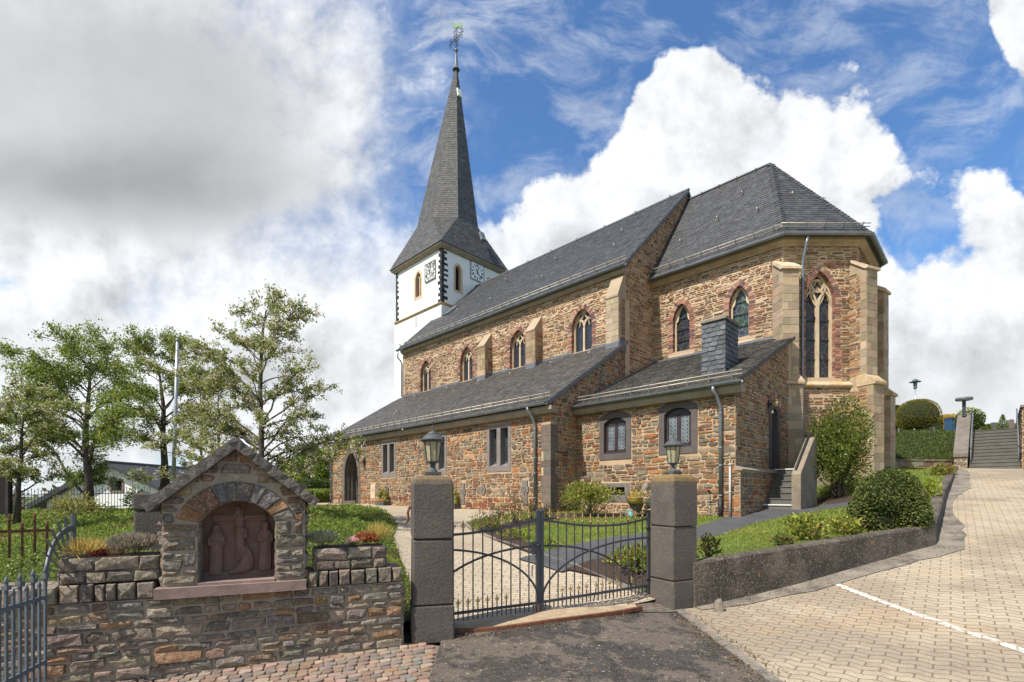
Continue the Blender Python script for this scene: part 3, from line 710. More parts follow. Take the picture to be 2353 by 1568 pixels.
def ring(b, fr, outline, width, bl, pal, seed, m=0, w=.012, joint=.008, alt=.0, skip_sill=True):
    # voussoirs / bricks round an opening: outline = sill-left, sill-right, then up and round to the left springing
    r = random.Random(seed); P = [V(p) for p in (outline[1:]+[outline[0]])]; Ls = [0]
    for i in range(1, len(P)): Ls.append(Ls[-1]+(P[i]-P[i-1]).length)
    T = Ls[-1]; k = int(T/bl); bl = T/k
    def pt(s):
        s = min(max(s, 0), T); i = max(j for j in range(len(Ls)-1) if Ls[j] <= s+1e-9); d = P[i+1]-P[i]; L = max(d.length, 1e-9)
        return P[i]+d*((s-Ls[i])/L)
    def nm(s):
        d = pt(s+.06)-pt(s-.06); d = d.normalized() if d.length > 1e-9 else V((0, 1)); return V((d.y, -d.x))
    for i in range(k):
        s0, s1 = i*bl+joint/2, (i+1)*bl-joint/2; wd = width*(1-alt*(i % 2))*r.uniform(.93, 1.05)
        a, c = pt(s0), pt(s1); a2, c2 = a+nm(s0)*wd, c+nm(s1)*wd
        emit(b, fr, [tuple(a), tuple(a2), tuple(c2), tuple(c)], w, m, jit(r.choice(pal), r, .2), r, bev=.006)
PAL_A = [(0.297, 0.124, 0.052), (0.336, 0.157, 0.064), (0.206, 0.098, 0.054), (0.148, 0.082, 0.054), (0.24, 0.177, 0.108), (0.196, 0.163, 0.108), (0.177, 0.152, 0.105), (0.278, 0.186, 0.101), (0.23, 0.115, 0.06), (0.259, 0.19, 0.12), (0.119, 0.084, 0.062), (0.326, 0.223, 0.129), (0.158, 0.136, 0.102), (0.249, 0.139, 0.071), (0.211, 0.172, 0.115), (0.187, 0.124, 0.077)]
PAL_N = [(0.247, 0.122, 0.064), (0.201, 0.097, 0.057), (0.287, 0.154, 0.074), (0.32, 0.188, 0.09), (0.367, 0.235, 0.119), (0.161, 0.083, 0.054), (0.269, 0.184, 0.104), (0.39, 0.27, 0.147), (0.218, 0.137, 0.084), (0.333, 0.149, 0.06), (0.132, 0.085, 0.064), (0.263, 0.131, 0.068), (0.206, 0.154, 0.1), (0.4, 0.29, 0.18), (0.36, 0.26, 0.16), (0.33, 0.15, 0.075)]
PAL_C = PAL_N+[(.26, .175, .088), (.28, .21, .12), (.12, .078, .055)]
PAL_BR = [(.24, .11, .08), (.30, .15, .10), (.17, .09, .075), (.35, .20, .13), (.26, .13, .095), (.13, .085, .08), (.38, .25, .17)]
PAL_TU = [(.37, .283, .19), (.40, .308, .205), (.34, .26, .17), (.31, .235, .155), (.42, .33, .225)]
PAL_TUW = [(.30, .215, .13), (.33, .24, .145), (.25, .18, .11), (.36, .265, .165)]
PAL_BA = [(.135, .11, .09), (.15, .122, .10), (.12, .098, .082)]
PAL_SL = [(.064, .064, .065), (.070, .070, .071), (.059, .059, .060), (.076, .076, .076)]
PAL_SLW = [(.085, .078, .068), (.075, .07, .064), (.10, .09, .076), (.068, .062, .058)]
PAL_SP = [(.092, .088, .081), (.077, .074, .069), (.106, .101, .093), (.066, .064, .061)]

# ---------------------------------------------------------------- the church
CH = thing('church', CW(-5, 5, 1.0), 'brown stone church with slate roofs and a white tower under a tall spire', 'church')
def hexleads(b, fr, P, w, s=.085, t=.006, m=1):
    us = [p[0] for p in P]; vs = [p[1] for p in P]; Q = offs(P, -.01); dx = s*math.sqrt(3)
    j = 0; v = min(vs)-s
    while v < max(vs)+s:
        u = min(us)-dx+(dx/2 if j % 2 else 0)
        while u < max(us)+dx:
            c = [(u+s*math.sin(math.pi/3*i), v+s*math.cos(math.pi/3*i)) for i in range(6)]
            for i in (0, 1, 2):
                p, q = c[i], c[i+1]
                if inpoly(*p, Q) and inpoly(*q, Q): b.bar([fr.p(*p, w), fr.p(*q, w)], t, .004, fr.e3, m)
            u += dx
        v += s*1.5; j += 1
def crv(p0, p1, p2, n=8): return [tuple((1-t)**2*a+2*t*(1-t)*c+t*t*d for a, c, d in zip(p0, p1, p2)) for t in [i/n for i in range(n+1)]]
def barp(b, fr, pts, w, wu, wn, m=0): b.bar([fr.p(p[0], p[1], w) for p in pts], wu, wn, fr.e3, m)
def church_window(fr, uc, hw, v0, vs, va, style, seed, depth=.26, sill=True):
    O = gothic(uc, hw, v0, vs, va)
    b = MB()
    I = offs(O, -.035); barp(b, fr, I[1:]+[I[0]], -depth+.05, .075, .10)
    cx = uc; wz = -depth+.045
    if style == 'two':
        sp = vs-.05*hw; bw = .055
        barp(b, fr, [(cx, v0), (cx, sp)], wz, .085, .11)
        top = (cx, va-.03); hh = (va-vs)
        for sg in (-1, 1):
            # light heads and flowing tracery
            barp(b, fr, crv((cx, sp), (cx+sg*hw*.05, sp+hh*.42), (cx+sg*hw*.5, sp+hh*.5)), wz, bw, .09)
            barp(b, fr, crv((cx+sg*hw*.98, sp+hh*.05), (cx+sg*hw*.85, sp+hh*.42), (cx+sg*hw*.5, sp+hh*.5)), wz, bw, .09)
            barp(b, fr, crv((cx+sg*hw*.5, sp+hh*.5), (cx+sg*hw*.08, sp+hh*.55), (cx+sg*hw*.06, sp+hh*.98)), wz, bw*.9, .09)
            barp(b, fr, crv((cx+sg*hw*.06, sp+hh*.35), (cx+sg*hw*.30, sp+hh*.52), (cx+sg*hw*.60, sp+hh*.62)), wz, bw*.9, .09)
            barp(b, fr, crv((cx+sg*hw*.5, sp+hh*.12), (cx+sg*hw*.36, sp+hh*.30), (cx+sg*hw*.5, sp+hh*.5), 5), wz-.01, bw*.6, .06)
    elif style == 'apse':
        sp = vs-.12; bw = .06; hh = va-vs
        barp(b, fr, [(cx, v0), (cx, sp)], wz, .10, .13)
        for sg in (-1, 1):
            l = cx+sg*hw*.5
            A = gothic(l, hw*.44, sp, sp, sp+hh*.52, 6)
            barp(b, fr, A[2:], wz, bw, .11)
            barp(b, fr, crv((cx+sg*hw*.06, sp+.02), (l-sg*hw*.12, sp+hh*.18), (l, sp+hh*.5), 5), wz-.01, bw*.7, .08)
            barp(b, fr, crv((l, sp+hh*.5), (cx+sg*hw*.12, sp+hh*.42), (cx, sp+hh*.66)), wz, bw, .11)
            barp(b, fr, crv((l, sp+hh*.52), (cx+sg*hw*.62, sp+hh*.72), (cx+sg*hw*.36, sp+hh*.86)), wz, bw, .11)
        c0 = (cx, vs+hh*.58)
        for k in range(3):
            an = math.pi/2+k*2*math.pi/3; o = (c0[0]+hw*.17*math.cos(an), c0[1]+hw*.17*math.sin(an)); R = hw*.17
            barp(b, fr, [(o[0]+R*math.cos(an-2.0+i*.4), o[1]+R*math.sin(an-2.0+i*.4)) for i in range(11)], wz, .04, .09)
        barp(b, fr, [(c0[0]+hw*.42*math.cos(i*math.pi/8), c0[1]+hw*.42*math.sin(i*math.pi/8)) for i in range(17)], wz, .045, .1)
    else:
        for sg in (-1, 1):
            barp(b, fr, crv((cx+sg*hw*.92, vs-.05), (cx+sg*hw*.55, vs+.02), (cx+sg*hw*.62, vs+(va-vs)*.38), 6), wz, .07, .09)
            barp(b, fr, crv((cx+sg*hw*.62, vs+(va-vs)*.38), (cx+sg*hw*.35, vs+(va-vs)*.72), (cx, va-.06), 6), wz, .06, .09)
    if sill and style != 'two':
        lo = v0-.24
        b.prism(Fr(fr.p(uc-hw-.14, 0, 0), fr.e3, fr.e2, fr.e1), [(-depth, v0+.02), (-depth, lo), (.03, lo), (.035, lo+.04)], 0, 2*hw+.28)
    win = b.build('window', M['cream'], CH)
    g = MB(); g.face([fr.p(p[0], p[1], -depth) for p in O], 0)
    if style == 'two':
        hexleads(g, fr, gothic(uc, hw-.08, v0, vs, va-.1), -depth+.012)
    else:
        for k in range(1, 5):
            vv = lerp(v0, vs+.1, k/4 if style == 'apse' else k/3)
            if vv < vs+.15: barp(g, fr, [(uc-hw+.06, vv), (uc+hw-.06, vv)], -depth+.03, .028, .02, 2)
    g.build('pane', [M['glass_dark'] if style == 'two' else M['glass_stain'] if style != 'green' else M['glass_green'], M['lead'], M['castiron']], win)
    rb = MB(); ring(rb, fr, O, .235, .085, PAL_BR, seed, alt=.18, w=.016)
    # brick lining of the reveal
    k = len(O)
    for i in range(1, k):
        p, q = O[i], O[(i+1) % k]; n = max(1, int(math.hypot(p[0]-q[0], p[1]-q[1])/.085)); rr = random.Random(seed*7+i)
        for j in range(n):
            a = (lerp(p[0], q[0], j/n), lerp(p[1], q[1], j/n)); c = (lerp(p[0], q[0], (j+.9)/n), lerp(p[1], q[1], (j+.9)/n)); e = .006
            dx, dy = q[0]-p[0], q[1]-p[1]; L = math.hypot(dx, dy)+1e-9; nx, ny = -dy/L*e, dx/L*e
            rb.face([fr.p(c[0]+nx, c[1]+ny, .01), fr.p(a[0]+nx, a[1]+ny, .01), fr.p(a[0]+nx, a[1]+ny, -depth+.1), fr.p(c[0]+nx, c[1]+ny, -depth+.1)], 0, jit(rr.choice(PAL_BR), rr, .2))
    rb.build('brick_arch', M['brickred'], win)
    return O
def hole_of(uc, hw, v0, vs, va): return gothic(uc, hw, v0, vs, va)
# nave -------------------------------------------------------------
NAVE_B, NEV, NRIDGE_B, NRIDGE_Z = 4.65, 10.80, 10.1, 16.30
nslope = (NRIDGE_Z-NEV)/(NRIDGE_B-4.33)
def nz(bb): return NEV+(bb-4.33)*nslope
NWIN = [(-13.79, .53), (-9.97, .53), (-6.06, .53), (-2.17, .54)]
fs = frS(NAVE_B)
def nave():
    b = MB(); holes = []; sh = []
    for a, hw in NWIN:
        holes.append(gothic(a, hw, 7.86, 8.96, 9.70)); sh.append(offs(gothic(a, hw, 7.5, 8.96, 9.70), .20))
    wallface(b, fs, rect(-16.3, 0, 1.0, 11.0), holes, .26, 0, 0)
    for a0, a1 in ((-8.5, -7.9), (-5.05, -4.45), (-.62, 0.0)): sh.append(rect(a0, a1, 1, 9.2))
    sh.append(rect(-16.3, -16.05, 7, 11))
    stones(b, fs, rect(-16.3, 0, 7.55, 10.62), sh, PAL_N, (.062, .125), (.20, .52), .0165, (.006, .024), 1, 11, .5, .6, dark=.15, rough=.008)
    # corner blocks at the west end
    stones(b, fs, rect(-16.3, -16.05, 7.4, 10.6), [], PAL_TU, (.25, .35), (.25, .26), .006, (.012, .016), 2, 5, 0, 0, wob=0)
    # west, north and east faces
    for pts in ([(CW(-16.3, 4.65, 1)), CW(-16.3, 15.55, 1), CW(-16.3, 15.55, 10.9), CW(-16.3, 10.1, 16.1), CW(-16.3, 4.65, 10.9)],):
        b.face(pts[::-1], 0)
    b.face([CW(0, 15.55, 1), CW(-16.3, 15.55, 1), CW(-16.3, 15.55, 11), CW(0, 15.55, 11)], 0)
    fe = frE(0); gz = lambda bb: nz(bb)-.12
    G_ = [(4.65, 1.0), (15.55, 1.0), (15.55, gz(4.65)), (10.1, gz(10.1)), (4.65, gz(4.65))]
    wallface(b, fe, G_, [], 0, 0)
    stones(b, fe, [(4.66, 4.5), (7.3, 4.5), (10.9, 15.6), (10.1, gz(10.1)-.02), (4.66, gz(4.66)-.02)], [rect(4.66, 4.95, 4, 9.5)], PAL_N, (.075, .15), (.2, .5), .016, (.006, .02), 1, 12, .5, .55)
    b.build('nave_wall', [M['mortar_up'], M['stone'], M['ashlar']], CH)
nave()
for i, (a, hw) in enumerate(NWIN): church_window(fs, a, hw, 7.86, 8.96, 9.70, 'two', 20+i)
def buttress(name, fr, hw, prof, stone_v, pal=PAL_TU, side_pal=None, seed=3, capm=True, course=(.24, .30)):
    # fr: u along the face, v up, w outward from the wall; prof: (w, v) outline from wall foot outward, up and back
    b = MB(); f2 = Fr(fr.o-fr.e1*hw, fr.e3, fr.e2, fr.e1)
    b.prism(f2, prof, 0, 2*hw, 0, PAL_TU[0])
    for (w, v0, v1) in stone_v:
        ff = Fr(fr.o+fr.e3*w, fr.e1, fr.e2, fr.e3)
        stones(b, ff, rect(-hw, hw, v0, v1), [], pal, course, (hw*.8, hw*2.0), .004, (.008, .012), 0, seed, 0, 0, wob=.002, bev=.005, dark=.1)
        for sg in (-1, 1):
            fsd = Fr(fr.o+fr.e1*(sg*hw), fr.e3*(sg*-1.0), fr.e2, fr.e1*sg)
            rg = rect(-w, -.02, v0, v1) if sg > 0 else rect(.02, w, v0, v1)
            if side_pal: 
                qd = .2; e = (-w, -w+qd) if sg > 0 else (w-qd, w)
                stones(b, fsd, rect(e[0], e[1], v0, v1), [], pal, course, (qd*.9, qd*1.1), .004, (.008, .012), 0, seed+4, 0, 0, wob=.002, bev=.005)
                rg2 = rect(-w+qd, -.0, v0, v1) if sg > 0 else rect(.0, w-qd, v0, v1)
                stones(b, fsd, rg2, [], side_pal, (.08, .16), (.18, .4), .012, (.006, .016), 1, seed+9, .4)
            else: stones(b, fsd, rg, [], pal, course, (w*.5, w*.9), .004, (.008, .012), 0, seed+2, 0, 0, wob=.002, bev=.005, dark=.1)
    return b.build(name, [M['ashlar'], M['stone'], M['lichen']], CH)
for k, a in enumerate((-8.2, -4.75)):
    f = Fr(CW(a, NAVE_B, 0), UA, ZZ, -VB)
    buttress('buttress', f, .29, [(0, 6.9), (.50, 6.9), (.50, 9.20), (.53, 9.22), (.53, 9.28), (0, 10.0)], [(.50, 7.2, 9.18)], PAL_TUW, PAL_N, 31+k)
f = Fr(CW(-.29, NAVE_B, 0), UA, ZZ, -VB)
buttress('buttress', f, .29, [(0, 6.0), (.50, 6.0), (.50, 9.50), (.53, 9.52), (.53, 9.60), (.12, 10.45), (0, 10.45)], [(.50, 6.3, 9.48)], PAL_TU, PAL_N, 35)
def box_fr(fr, u0, u1, v0, v1, w0, w1, name, mtl, parent=None):
    b = MB(); b.box(fr, u0, u1, v0, v1, w0, w1); return b.build(name, mtl, parent or CH)
CORN = [(-.05, 0), (.18, 0), (.30, .14), (.30, .22), (-.05, .22)]
def cornice(path, prof, name='cornice', m='cream'):
    b = MB(); b.sweep(path, prof); return b.build(name, M[m], CH)
cornice([CW(-16.3, NAVE_B, 10.55), CW(.02, NAVE_B, 10.55)], [(-.02, 0), (.10, 0), (.2, .12), (.2, .2), (-.02, .2)], m='stoneband')
GUT = [(.085*math.cos(t), .085*math.sin(t)) for t in [math.pi*(1+i/8) for i in range(9)]]
GUT = GUT+[(.10, .012), (.10, -.002)]+[]
def gutter(path):
    b = MB(); outer = [(.085*math.cos(t), .085*math.sin(t)) for t in [math.pi*(1+i/8) for i in range(9)]]; inner = [(.076*math.cos(t), .076*math.sin(t)) for t in [math.pi*(2-i/8) for i in range(9)]]
    b.sweep(path, outer+inner, 0)
    # joint collars
    for i in range(len(path)-1):
        d = (path[i+1]-path[i]); L = d.length; k = int(L/.75)
        for j in range(k+1):
            p = path[i]+d*((j+.5)/(k+1)); dn = d.normalized()
            b.sweep([p-dn*.012, p+dn*.012], [(x*1.09, y*1.09) for x, y in outer]+inner, 0)
    # lip
    b2 = [p for p in path]
    return b.build('gutter', M['zinc'], CH)
gutter([CW(-16.5, 4.30, 10.80), CW(.22, 4.30, 10.80)])
def roof_plane(name, o, e1, e2, poly, row, wid, pal, seed, mtl='slate', thick=.10):
    fr = Fr(o, e1, e2); b = MB(); b.prism(fr, poly, -thick, 0, 0, pal[0]); slates(b, fr, poly, row, wid, pal, seed)
    return b.build(name, M[mtl], CH)
def slope_vec(db, dz): L = math.hypot(db, dz); return VB*(db/L)+ZZ*(dz/L), L
e2, L = slope_vec(NRIDGE_B-4.33, NRIDGE_Z-NEV)
nr = roof_plane('nave_roof', CW(0, 4.33, NEV), UA, e2, rect(-16.5, .14, 0, L), .19, .26, PAL_SL, 5)
e2n = -VB*(e2.dot(VB))+ZZ*e2.z
b = MB(); b.prism(Fr(CW(0, 15.87, NEV), -UA, e2n), rect(-.14, 16.5, 0, L), -.10, 0, 0, PAL_SL[0]); b.build('nave_roof', M['slate'], CH)
b = MB(); b.box(Fr(CW(0, NRIDGE_B, NRIDGE_Z), UA, VB, ZZ), -15.5, .16, -.07, .07, -.02, .045); b.build('ridge_cap', M['lead'], CH)
b = MB(); b.box(Fr(CW(0, 4.33, NEV-.1), UA, e2), .10, .15, .02, L, -.03, .075); b.build('verge_board', M['lead'], CH); b = MB(); b.box(Fr(CW(0, 4.33, NEV-.1), UA, e2), -16.53, -16.48, .02, L-3.2, -.03, .10); b.build('verge_board', M['lead'], CH)
def snow_guard(o, ea, up, nrm, a0, a1, sp=.62, v0=.22):
    b = MB(); n = max(2, int((a1-a0)/sp)); R = random.Random(int(a0*7)+3)
    for h in (.10, .20):
        b.tube([o+ea*(a0-.1)+up*(v0+h*.35)+nrm*h, o+ea*(a1+.12)+up*(v0+h*.35)+nrm*h], .017, 6)
    for i in range(n+1):
        a = lerp(a0+.15, a1-.15, i/n); p = o+ea*a+up*v0
        b.bar([p-up*.02, p+nrm*.25+up*.085], .035, .018, ea, 1); b.bar([p+up*.20+nrm*.0, p+nrm*.16+up*.06], .02, .012, ea, 1)
    return b.build('snow_guard', [M['steel'], M['zinc']], CH)
snow_guard(CW(0, 4.33, NEV), UA, e2, UA.cross(e2), -16.4, .05)
def roof_hooks(o, ea, up, nrm, pts):
    for u, v in pts:
        b = MB(); p = o+ea*u+up*v; b.tube([p, p+nrm*.12-up*.02, p+nrm*.20-up*.12, p+nrm*.15-up*.20], .020, 5); b.build('roof_hook', M['steel'], CH)
roof_hooks(CW(0, 4.33, NEV), UA, e2, UA.cross(e2), [(-13, 3.2), (-10.5, 5.6), (-9.5, 2.6), (-6.5, 5.4), (-5.8, 2.8), (-2.2, 5.2), (-1.6, 3.0)]+[(-14+i*1.9, L-.15) for i in range(8)])
def skylight():
    fr = Fr(CW(-14.7, 4.33, NEV), UA, e2); b = MB(); b.box(fr, -.35, .35, 3.6, 4.6, .0, .09, 0); b.face([fr.p(-.29, 3.66, .094), fr.p(.29, 3.66, .094), fr.p(.29, 4.54, .094), fr.p(-.29, 4.54, .094)], 1)
    b.build('skylight', [M['lead'], M['glass_pale']], CH)
skylight()
# aisle ------------------------------------------------------------
AEV, ATOP = 4.70, 7.80
AWIN = [(-10.26, 2.46, 4.20), (-6.32, 2.46, 4.20), (-2.52, 2.48, 4.24)]
fa = frS(0.0)
DOOR = (-14.05, .72, 1.06, 2.75, 3.92)
CROSSES = [(-4.58, 1.25, 2.08, .12, .30, 1.72), (-3.38, 1.62, 2.04, .11, .30, 1.80), (-1.17, 1.28, 2.12, .15, .38, 1.80)]
def aisle():
    b = MB(); holes = []; sh = []
    for a, v0, v1 in AWIN: holes.append(rect(a-.65, a+.65, v0, v1)); sh.append(rect(a-.66, a+.66, v0-.01, v1+.01))
    D = gothic(*DOOR); DO = offs(gothic(DOOR[0], DOOR[1], .5, DOOR[3], DOOR[4]), .28); holes.append(offs(gothic(DOOR[0], DOOR[1], .9, DOOR[3], DOOR[4]), .27)); sh.append(DO)
    wallface(b, fa, rect(-16.4, 0, .5, 4.6), holes, .34, 0, 0)
    sh.append(rect(-.40, 0, .4, 4.0)); sh.append(rect(-11.98, -11.5, 1.4, 2.12))
    for a, z0, z1, hw, aw, ax in CROSSES: sh.append(rect(a-hw-.01, a+hw+.01, z0, z1)); sh.append(rect(a-aw/2-.02, a+aw/2+.02, ax-.1, ax+.12))
    sh.append(rect(-10.52, -10.2, 1.58, 2.05))
    stones(b, fa, rect(-16.4, 0, 1.5+.02, 4.34), sh, PAL_A, (.10, .215), (.15, .40), .012, (.008, .026), 1, 41, .5, .6, wob=.016, rough=.012)
    stones(b, fa, rect(-16.4, 0, .75, 1.52), sh, [(.25, .095, .035), (.22, .08, .035), (.18, .068, .034), (.27, .14, .06), (.30, .20, .11), (.14, .075, .048), (.22, .16, .1)], (.11, .24), (.16, .44), .013, (.008, .03), 1, 42, .4, .6, wob=.016, rough=.012)
    fe = frE(0); top = lambda q: AEV+.05+(q+.3)*(ATOP-AEV)/5.0
    reg = [(0, .5), (4.65, .5), (4.65, top(4.65)-.05), (0, top(0)-.1)]
    wallface(b, fe, reg, [], 0, 0)
    stones(b, fe, [(0.02, .8), (1.46, .8), (4.64, 3.8), (4.64, top(4.64)-.06), (0.02, top(0)-.12)], [rect(0, .26, .4, 4.0)], PAL_A, (.10, .215), (.14, .36), .013, (.008, .024), 1, 43, .42, .6, wob=.016)
    b.face([CW(-16.4, 0, .5), CW(-16.4, 0, 4.6), CW(-16.4, 4.65, 7.7), CW(-16.4, 4.65, .5)], 0)
    b.build('aisle_wall', [M['mortar'], M['stone']], CH)
    # dark quoins on the corner
    q = MB(); r = random.Random(2); z = .75; k = 0
    while z < 4.0:
        h = r.uniform(.26, .42) if k % 3 else .2; ls, le = (.30, .24) if k % 2 else (.40, .36)
        if k % 3 == 0: ls, le = .44, .40
        q.box(Fr(CW(0, 0, 0), UA, ZZ, -VB), -ls, .022, z+.004, min(z+h, 4.0)-.004, -le, .022, 0, jit(r.choice(PAL_BA), r, .1)); z += h; k += 1
    q.build('quoins', M['basalt'], CH)
aisle()
def aisle_window(a, v0, v1, seed):
    fr = fa; b = MB(); bo, mu = .15, .20; lw = (1.30-2*bo-mu)/2; dp = .30; c = PAL_BA[1]
    c = (.19, .165, .15)
    L1 = rect(a-.65+bo, a-.65+bo+lw, v0+.20, v1-.15); L2 = rect(a+.65-bo-lw, a+.65-bo, v0+.20, v1-.15)
    fr2 = Fr(fr.o+fr.e3*.02, fr.e1, fr.e2, fr.e3)
    wallface(b, fr2, rect(a-.65, a+.65, v0, v1), [L1, L2], dp, 0, 0)
    for (p, q) in (((a-.65, v0), (a+.65, v0)), ((a+.65, v0), (a+.65, v1)), ((a+.65, v1), (a-.65, v1)), ((a-.65, v1), (a-.65, v0))):
        b.face([fr2.p(*p), fr2.p(p[0], p[1], -.1), fr2.p(q[0], q[1], -.1), fr2.p(*q)], 0)
    b.c = [c]*len(b.c)
    for Lp in (L1, L2): b.prism(Fr(fr2.p(Lp[0][0], 0, 0), fr2.e3, fr2.e2, fr2.e1), [(-dp, v0+.2), (0, v0+.2), (-dp, v0+.33)], 0, lw, 0, c)
    w = b.build('window', M['basalt'], CH); r = random.Random(seed)
    for Lp in (L1, L2):
        g = MB(); u0, u1 = Lp[0][0], Lp[1][0]; y0, y1 = Lp[0][1]+.05, Lp[2][1]
        g.face([fr2.p(u0, y0, -dp+.02), fr2.p(u1, y0, -dp+.02), fr2.p(u1, y1, -dp+.02), fr2.p(u0, y1, -dp+.02)], 0)
        barp(g, fr2, [(u0+.02, y0), (u0+.02, y1)], -dp+.05, .03, .04, 1); barp(g, fr2, [(u1-.02, y0), (u1-.02, y1)], -dp+.05, .03, .04, 1); barp(g, fr2, [(u0, y0+.09), (u1, y0+.09)], -dp+.05, .035, .04, 1)
        for k in range(5): x = lerp(u0, u1, (k+1)/6); barp(g, fr2, [(x, y0+.1+r.uniform(0, .25)), (x, y1-r.uniform(0, .3))], -dp+.03, .007, .006, 1)
        yy = y0+.32
        while yy < y1-.25:
            x0 = lerp(u0, u1, r.choice((0, .16, .33, .5))); x1 = lerp(u0, u1, r.choice((.5, .66, .83, 1)))
            barp(g, fr2, [(x0, yy), (max(x1, x0+.05), yy)], -dp+.03, .012, .006, 1); yy += r.uniform(.03, .085)
        g.build('pane', [M['glass_aisle'], M['zinc']], w)
for i, (a, v0, v1) in enumerate(AWIN): aisle_window(a, v0, v1, 60+i)
def portal():
    a, hw, v0, vs, va = DOOR; fr = fa; b = MB()
    ring(b, fr, offs(gothic(a, hw, .62, vs, va), .02), .26, .48, PAL_BA, 71, w=.03, joint=.006)
    # stepped jambs going inwards
    for k, (d, w0, w1) in enumerate(((.02, .03, -.16), (-.05, -.16, -.36), (-.12, -.36, -.6))):
        O = offs(gothic(a, hw+.02, .62, vs, va), d); I = offs(gothic(a, hw+.02, .62, vs, va), d-.07)
        for i in range(1, len(O)):
            j = (i+1) % len(O)
            b.face([fr.p(*O[j], w0), fr.p(*O[i], w0), fr.p(*O[i], w1), fr.p(*O[j], w1)], 0, PAL_BA[i % 3]); b.face([fr.p(*O[j], w1), fr.p(*O[i], w1), fr.p(*I[i], w1), fr.p(*I[j], w1)], 0, PAL_BA[(i+1) % 3])
        if k == 0:
            pts = [fr.p(*p, w1+.03) for p in offs(gothic(a, hw+.02, .95, vs, va), -.03)[1:]]; b.tube(pts, .035, 6, 0, PAL_BA[1])
    d = b.build('portal', M['basalt'], CH)
    p = MB(); f2 = Fr(CW(a, 0, 0), UA, VB, ZZ)
    # porch room seen through the opening: floor, side walls, back
    p.box(f2, -1.3, 1.3, .55, 2.6, 1.05, 1.12, 0, (.1, .1, .1)); p.box(f2, -1.3, 1.3, 2.5, 2.6, 1.0, 4.3, 1); p.box(f2, -1.4, -1.3, .35, 2.6, 1.0, 4.3, 1); p.box(f2, 1.3, 1.4, .35, 2.6, 1.0, 4.3, 1); p.box(f2, -1.4, 1.4, .35, 2.6, 4.2, 4.3, 1)
    stones(p, Fr(CW(a-1.295, 0, 0), VB, ZZ, UA), rect(.4, 2.5, 1.1, 3.4), [], PAL_A, (.1, .2), (.15, .38), .012, (.008, .02), 2, 72)
    p.build('porch', [M['basalt'], M['black'], M['stone']], CH)
    s = MB(); s.box(f2, -1.25, 1.0, -.75, .02, .85, 1.13, 0, PAL_BA[0]); s.box(f2, -.6, .62, -.1, .5, 1.05, 1.27, 0, PAL_BA[2])
    s.build('doorstep', M['basalt'], CH)
portal()
for i, (a, z0, z1, hw, aw, ax) in enumerate(CROSSES):
    b = MB(); c = (.17, .15, .13); b.prism(fa, [(a-hw*.85, z0), (a+hw*.85, z0), (a+hw*.8, ax-.1), (a+aw/2, ax-.09), (a+aw/2, ax+.1), (a+hw*.85, ax+.1), (a+hw*.85, z1), (a-hw*.85, z1), (a-hw*.85, ax+.1), (a-aw/2, ax+.1), (a-aw/2, ax-.09), (a-hw*.8, ax-.1)], -.05, .045, 0, c)
    if i == 0: b.tube([fa.p(a+.055*math.cos(t)*.8, ax+.0+.085*math.sin(t), .05) for t in [k*math.pi/6 for k in range(13)]], .012, 5, 0, c); b.prism(fa, [(a-.05, z0+.1), (a+.05, z0+.1), (a+.03, z0+.3), (a-.04, z0+.26)], .04, .06, 0, c)
    if i == 1:
        for k in range(4): t = k*math.pi/4; b.bar([fa.p(a-.09*math.cos(t), ax-.09*math.sin(t), .048), fa.p(a+.09*math.cos(t), ax+.09*math.sin(t), .048)], .018, .014, fa.e3, 0, c)
    if i == 2:
        b.tube([fa.p(a+.075*math.cos(t), ax+.01+.085*math.sin(t), .05) for t in [k*math.pi/6 for k in range(13)]], .014, 5, 0, c); b.tube([fa.p(a+.03*math.sin(t*2), lerp(z0+.3, ax-.1, t/6), .05) for t in range(7)], .011, 5, 0, c); b.prism(fa, rect(a-.07, a+.07, z0+.04, z0+.24), .04, .055, 0, c)
    b.build('stone_cross', M['basalt'], CH)
b = MB(); b.box(fa, -11.96, -11.52, 1.42, 2.10, -.05, .03); b.bar([fa.p(-11.74, 1.55, .034), fa.p(-11.74, 2.0, .034)], .03, .012, fa.e3); b.bar([fa.p(-11.84, 1.85, .036), fa.p(-11.64, 1.85, .036)], .03, .012, fa.e3); b.build('memorial_tablet', M['cream'], CH)
b = MB(); b.prism(fa, [(-10.36+.15*math.cos(t)*(1-.12*(k % 3 == 0)), 1.81+.24*math.sin(t)) for k, t in enumerate([k*math.pi/8 for k in range(16)])], -.05, .05, 0, PAL_BA[0]); b.bar([fa.p(-10.36, 1.62, .055), fa.p(-10.36, 2.0, .055)], .03, .02, fa.e3, 0, PAL_BA[2]); b.bar([fa.p(-10.47, 1.86, .056), fa.p(-10.25, 1.86, .056)], .03, .02, fa.e3, 0, PAL_BA[2]); b.build('oval_plaque', M['basalt'], CH)
cornice([CW(-16.42, 0, 4.36), CW(.24, 0, 4.36)], [(-.05, 0), (.17, 0), (.24, .09), (.24, .22), (-.05, .22)], m='stoneband')
gutter([CW(-16.6, -.36, 4.68), CW(.10, -.36, 4.68)])
e2, L = slope_vec(4.95, ATOP-AEV)
roof_plane('aisle_roof', CW(0, -.33, AEV), UA, e2, rect(-16.62, .12, 0, L+.05), .17, .25, PAL_SLW, 6)
b = MB(); b.box(Fr(CW(0, -.33, AEV-.1), UA, e2), .085, .13, .02, L-.05, -.04, .075); b.build('verge_board', M['lead'], CH); b = MB(); b.box(Fr(CW(0, -.33, AEV-.1), UA, e2), -16.66, -16.61, .02, L, -.04, .10); b.build('verge_board', M['lead'], CH)
snow_guard(CW(0, -.33, AEV), UA, e2, UA.cross(e2), -16.5, .02)
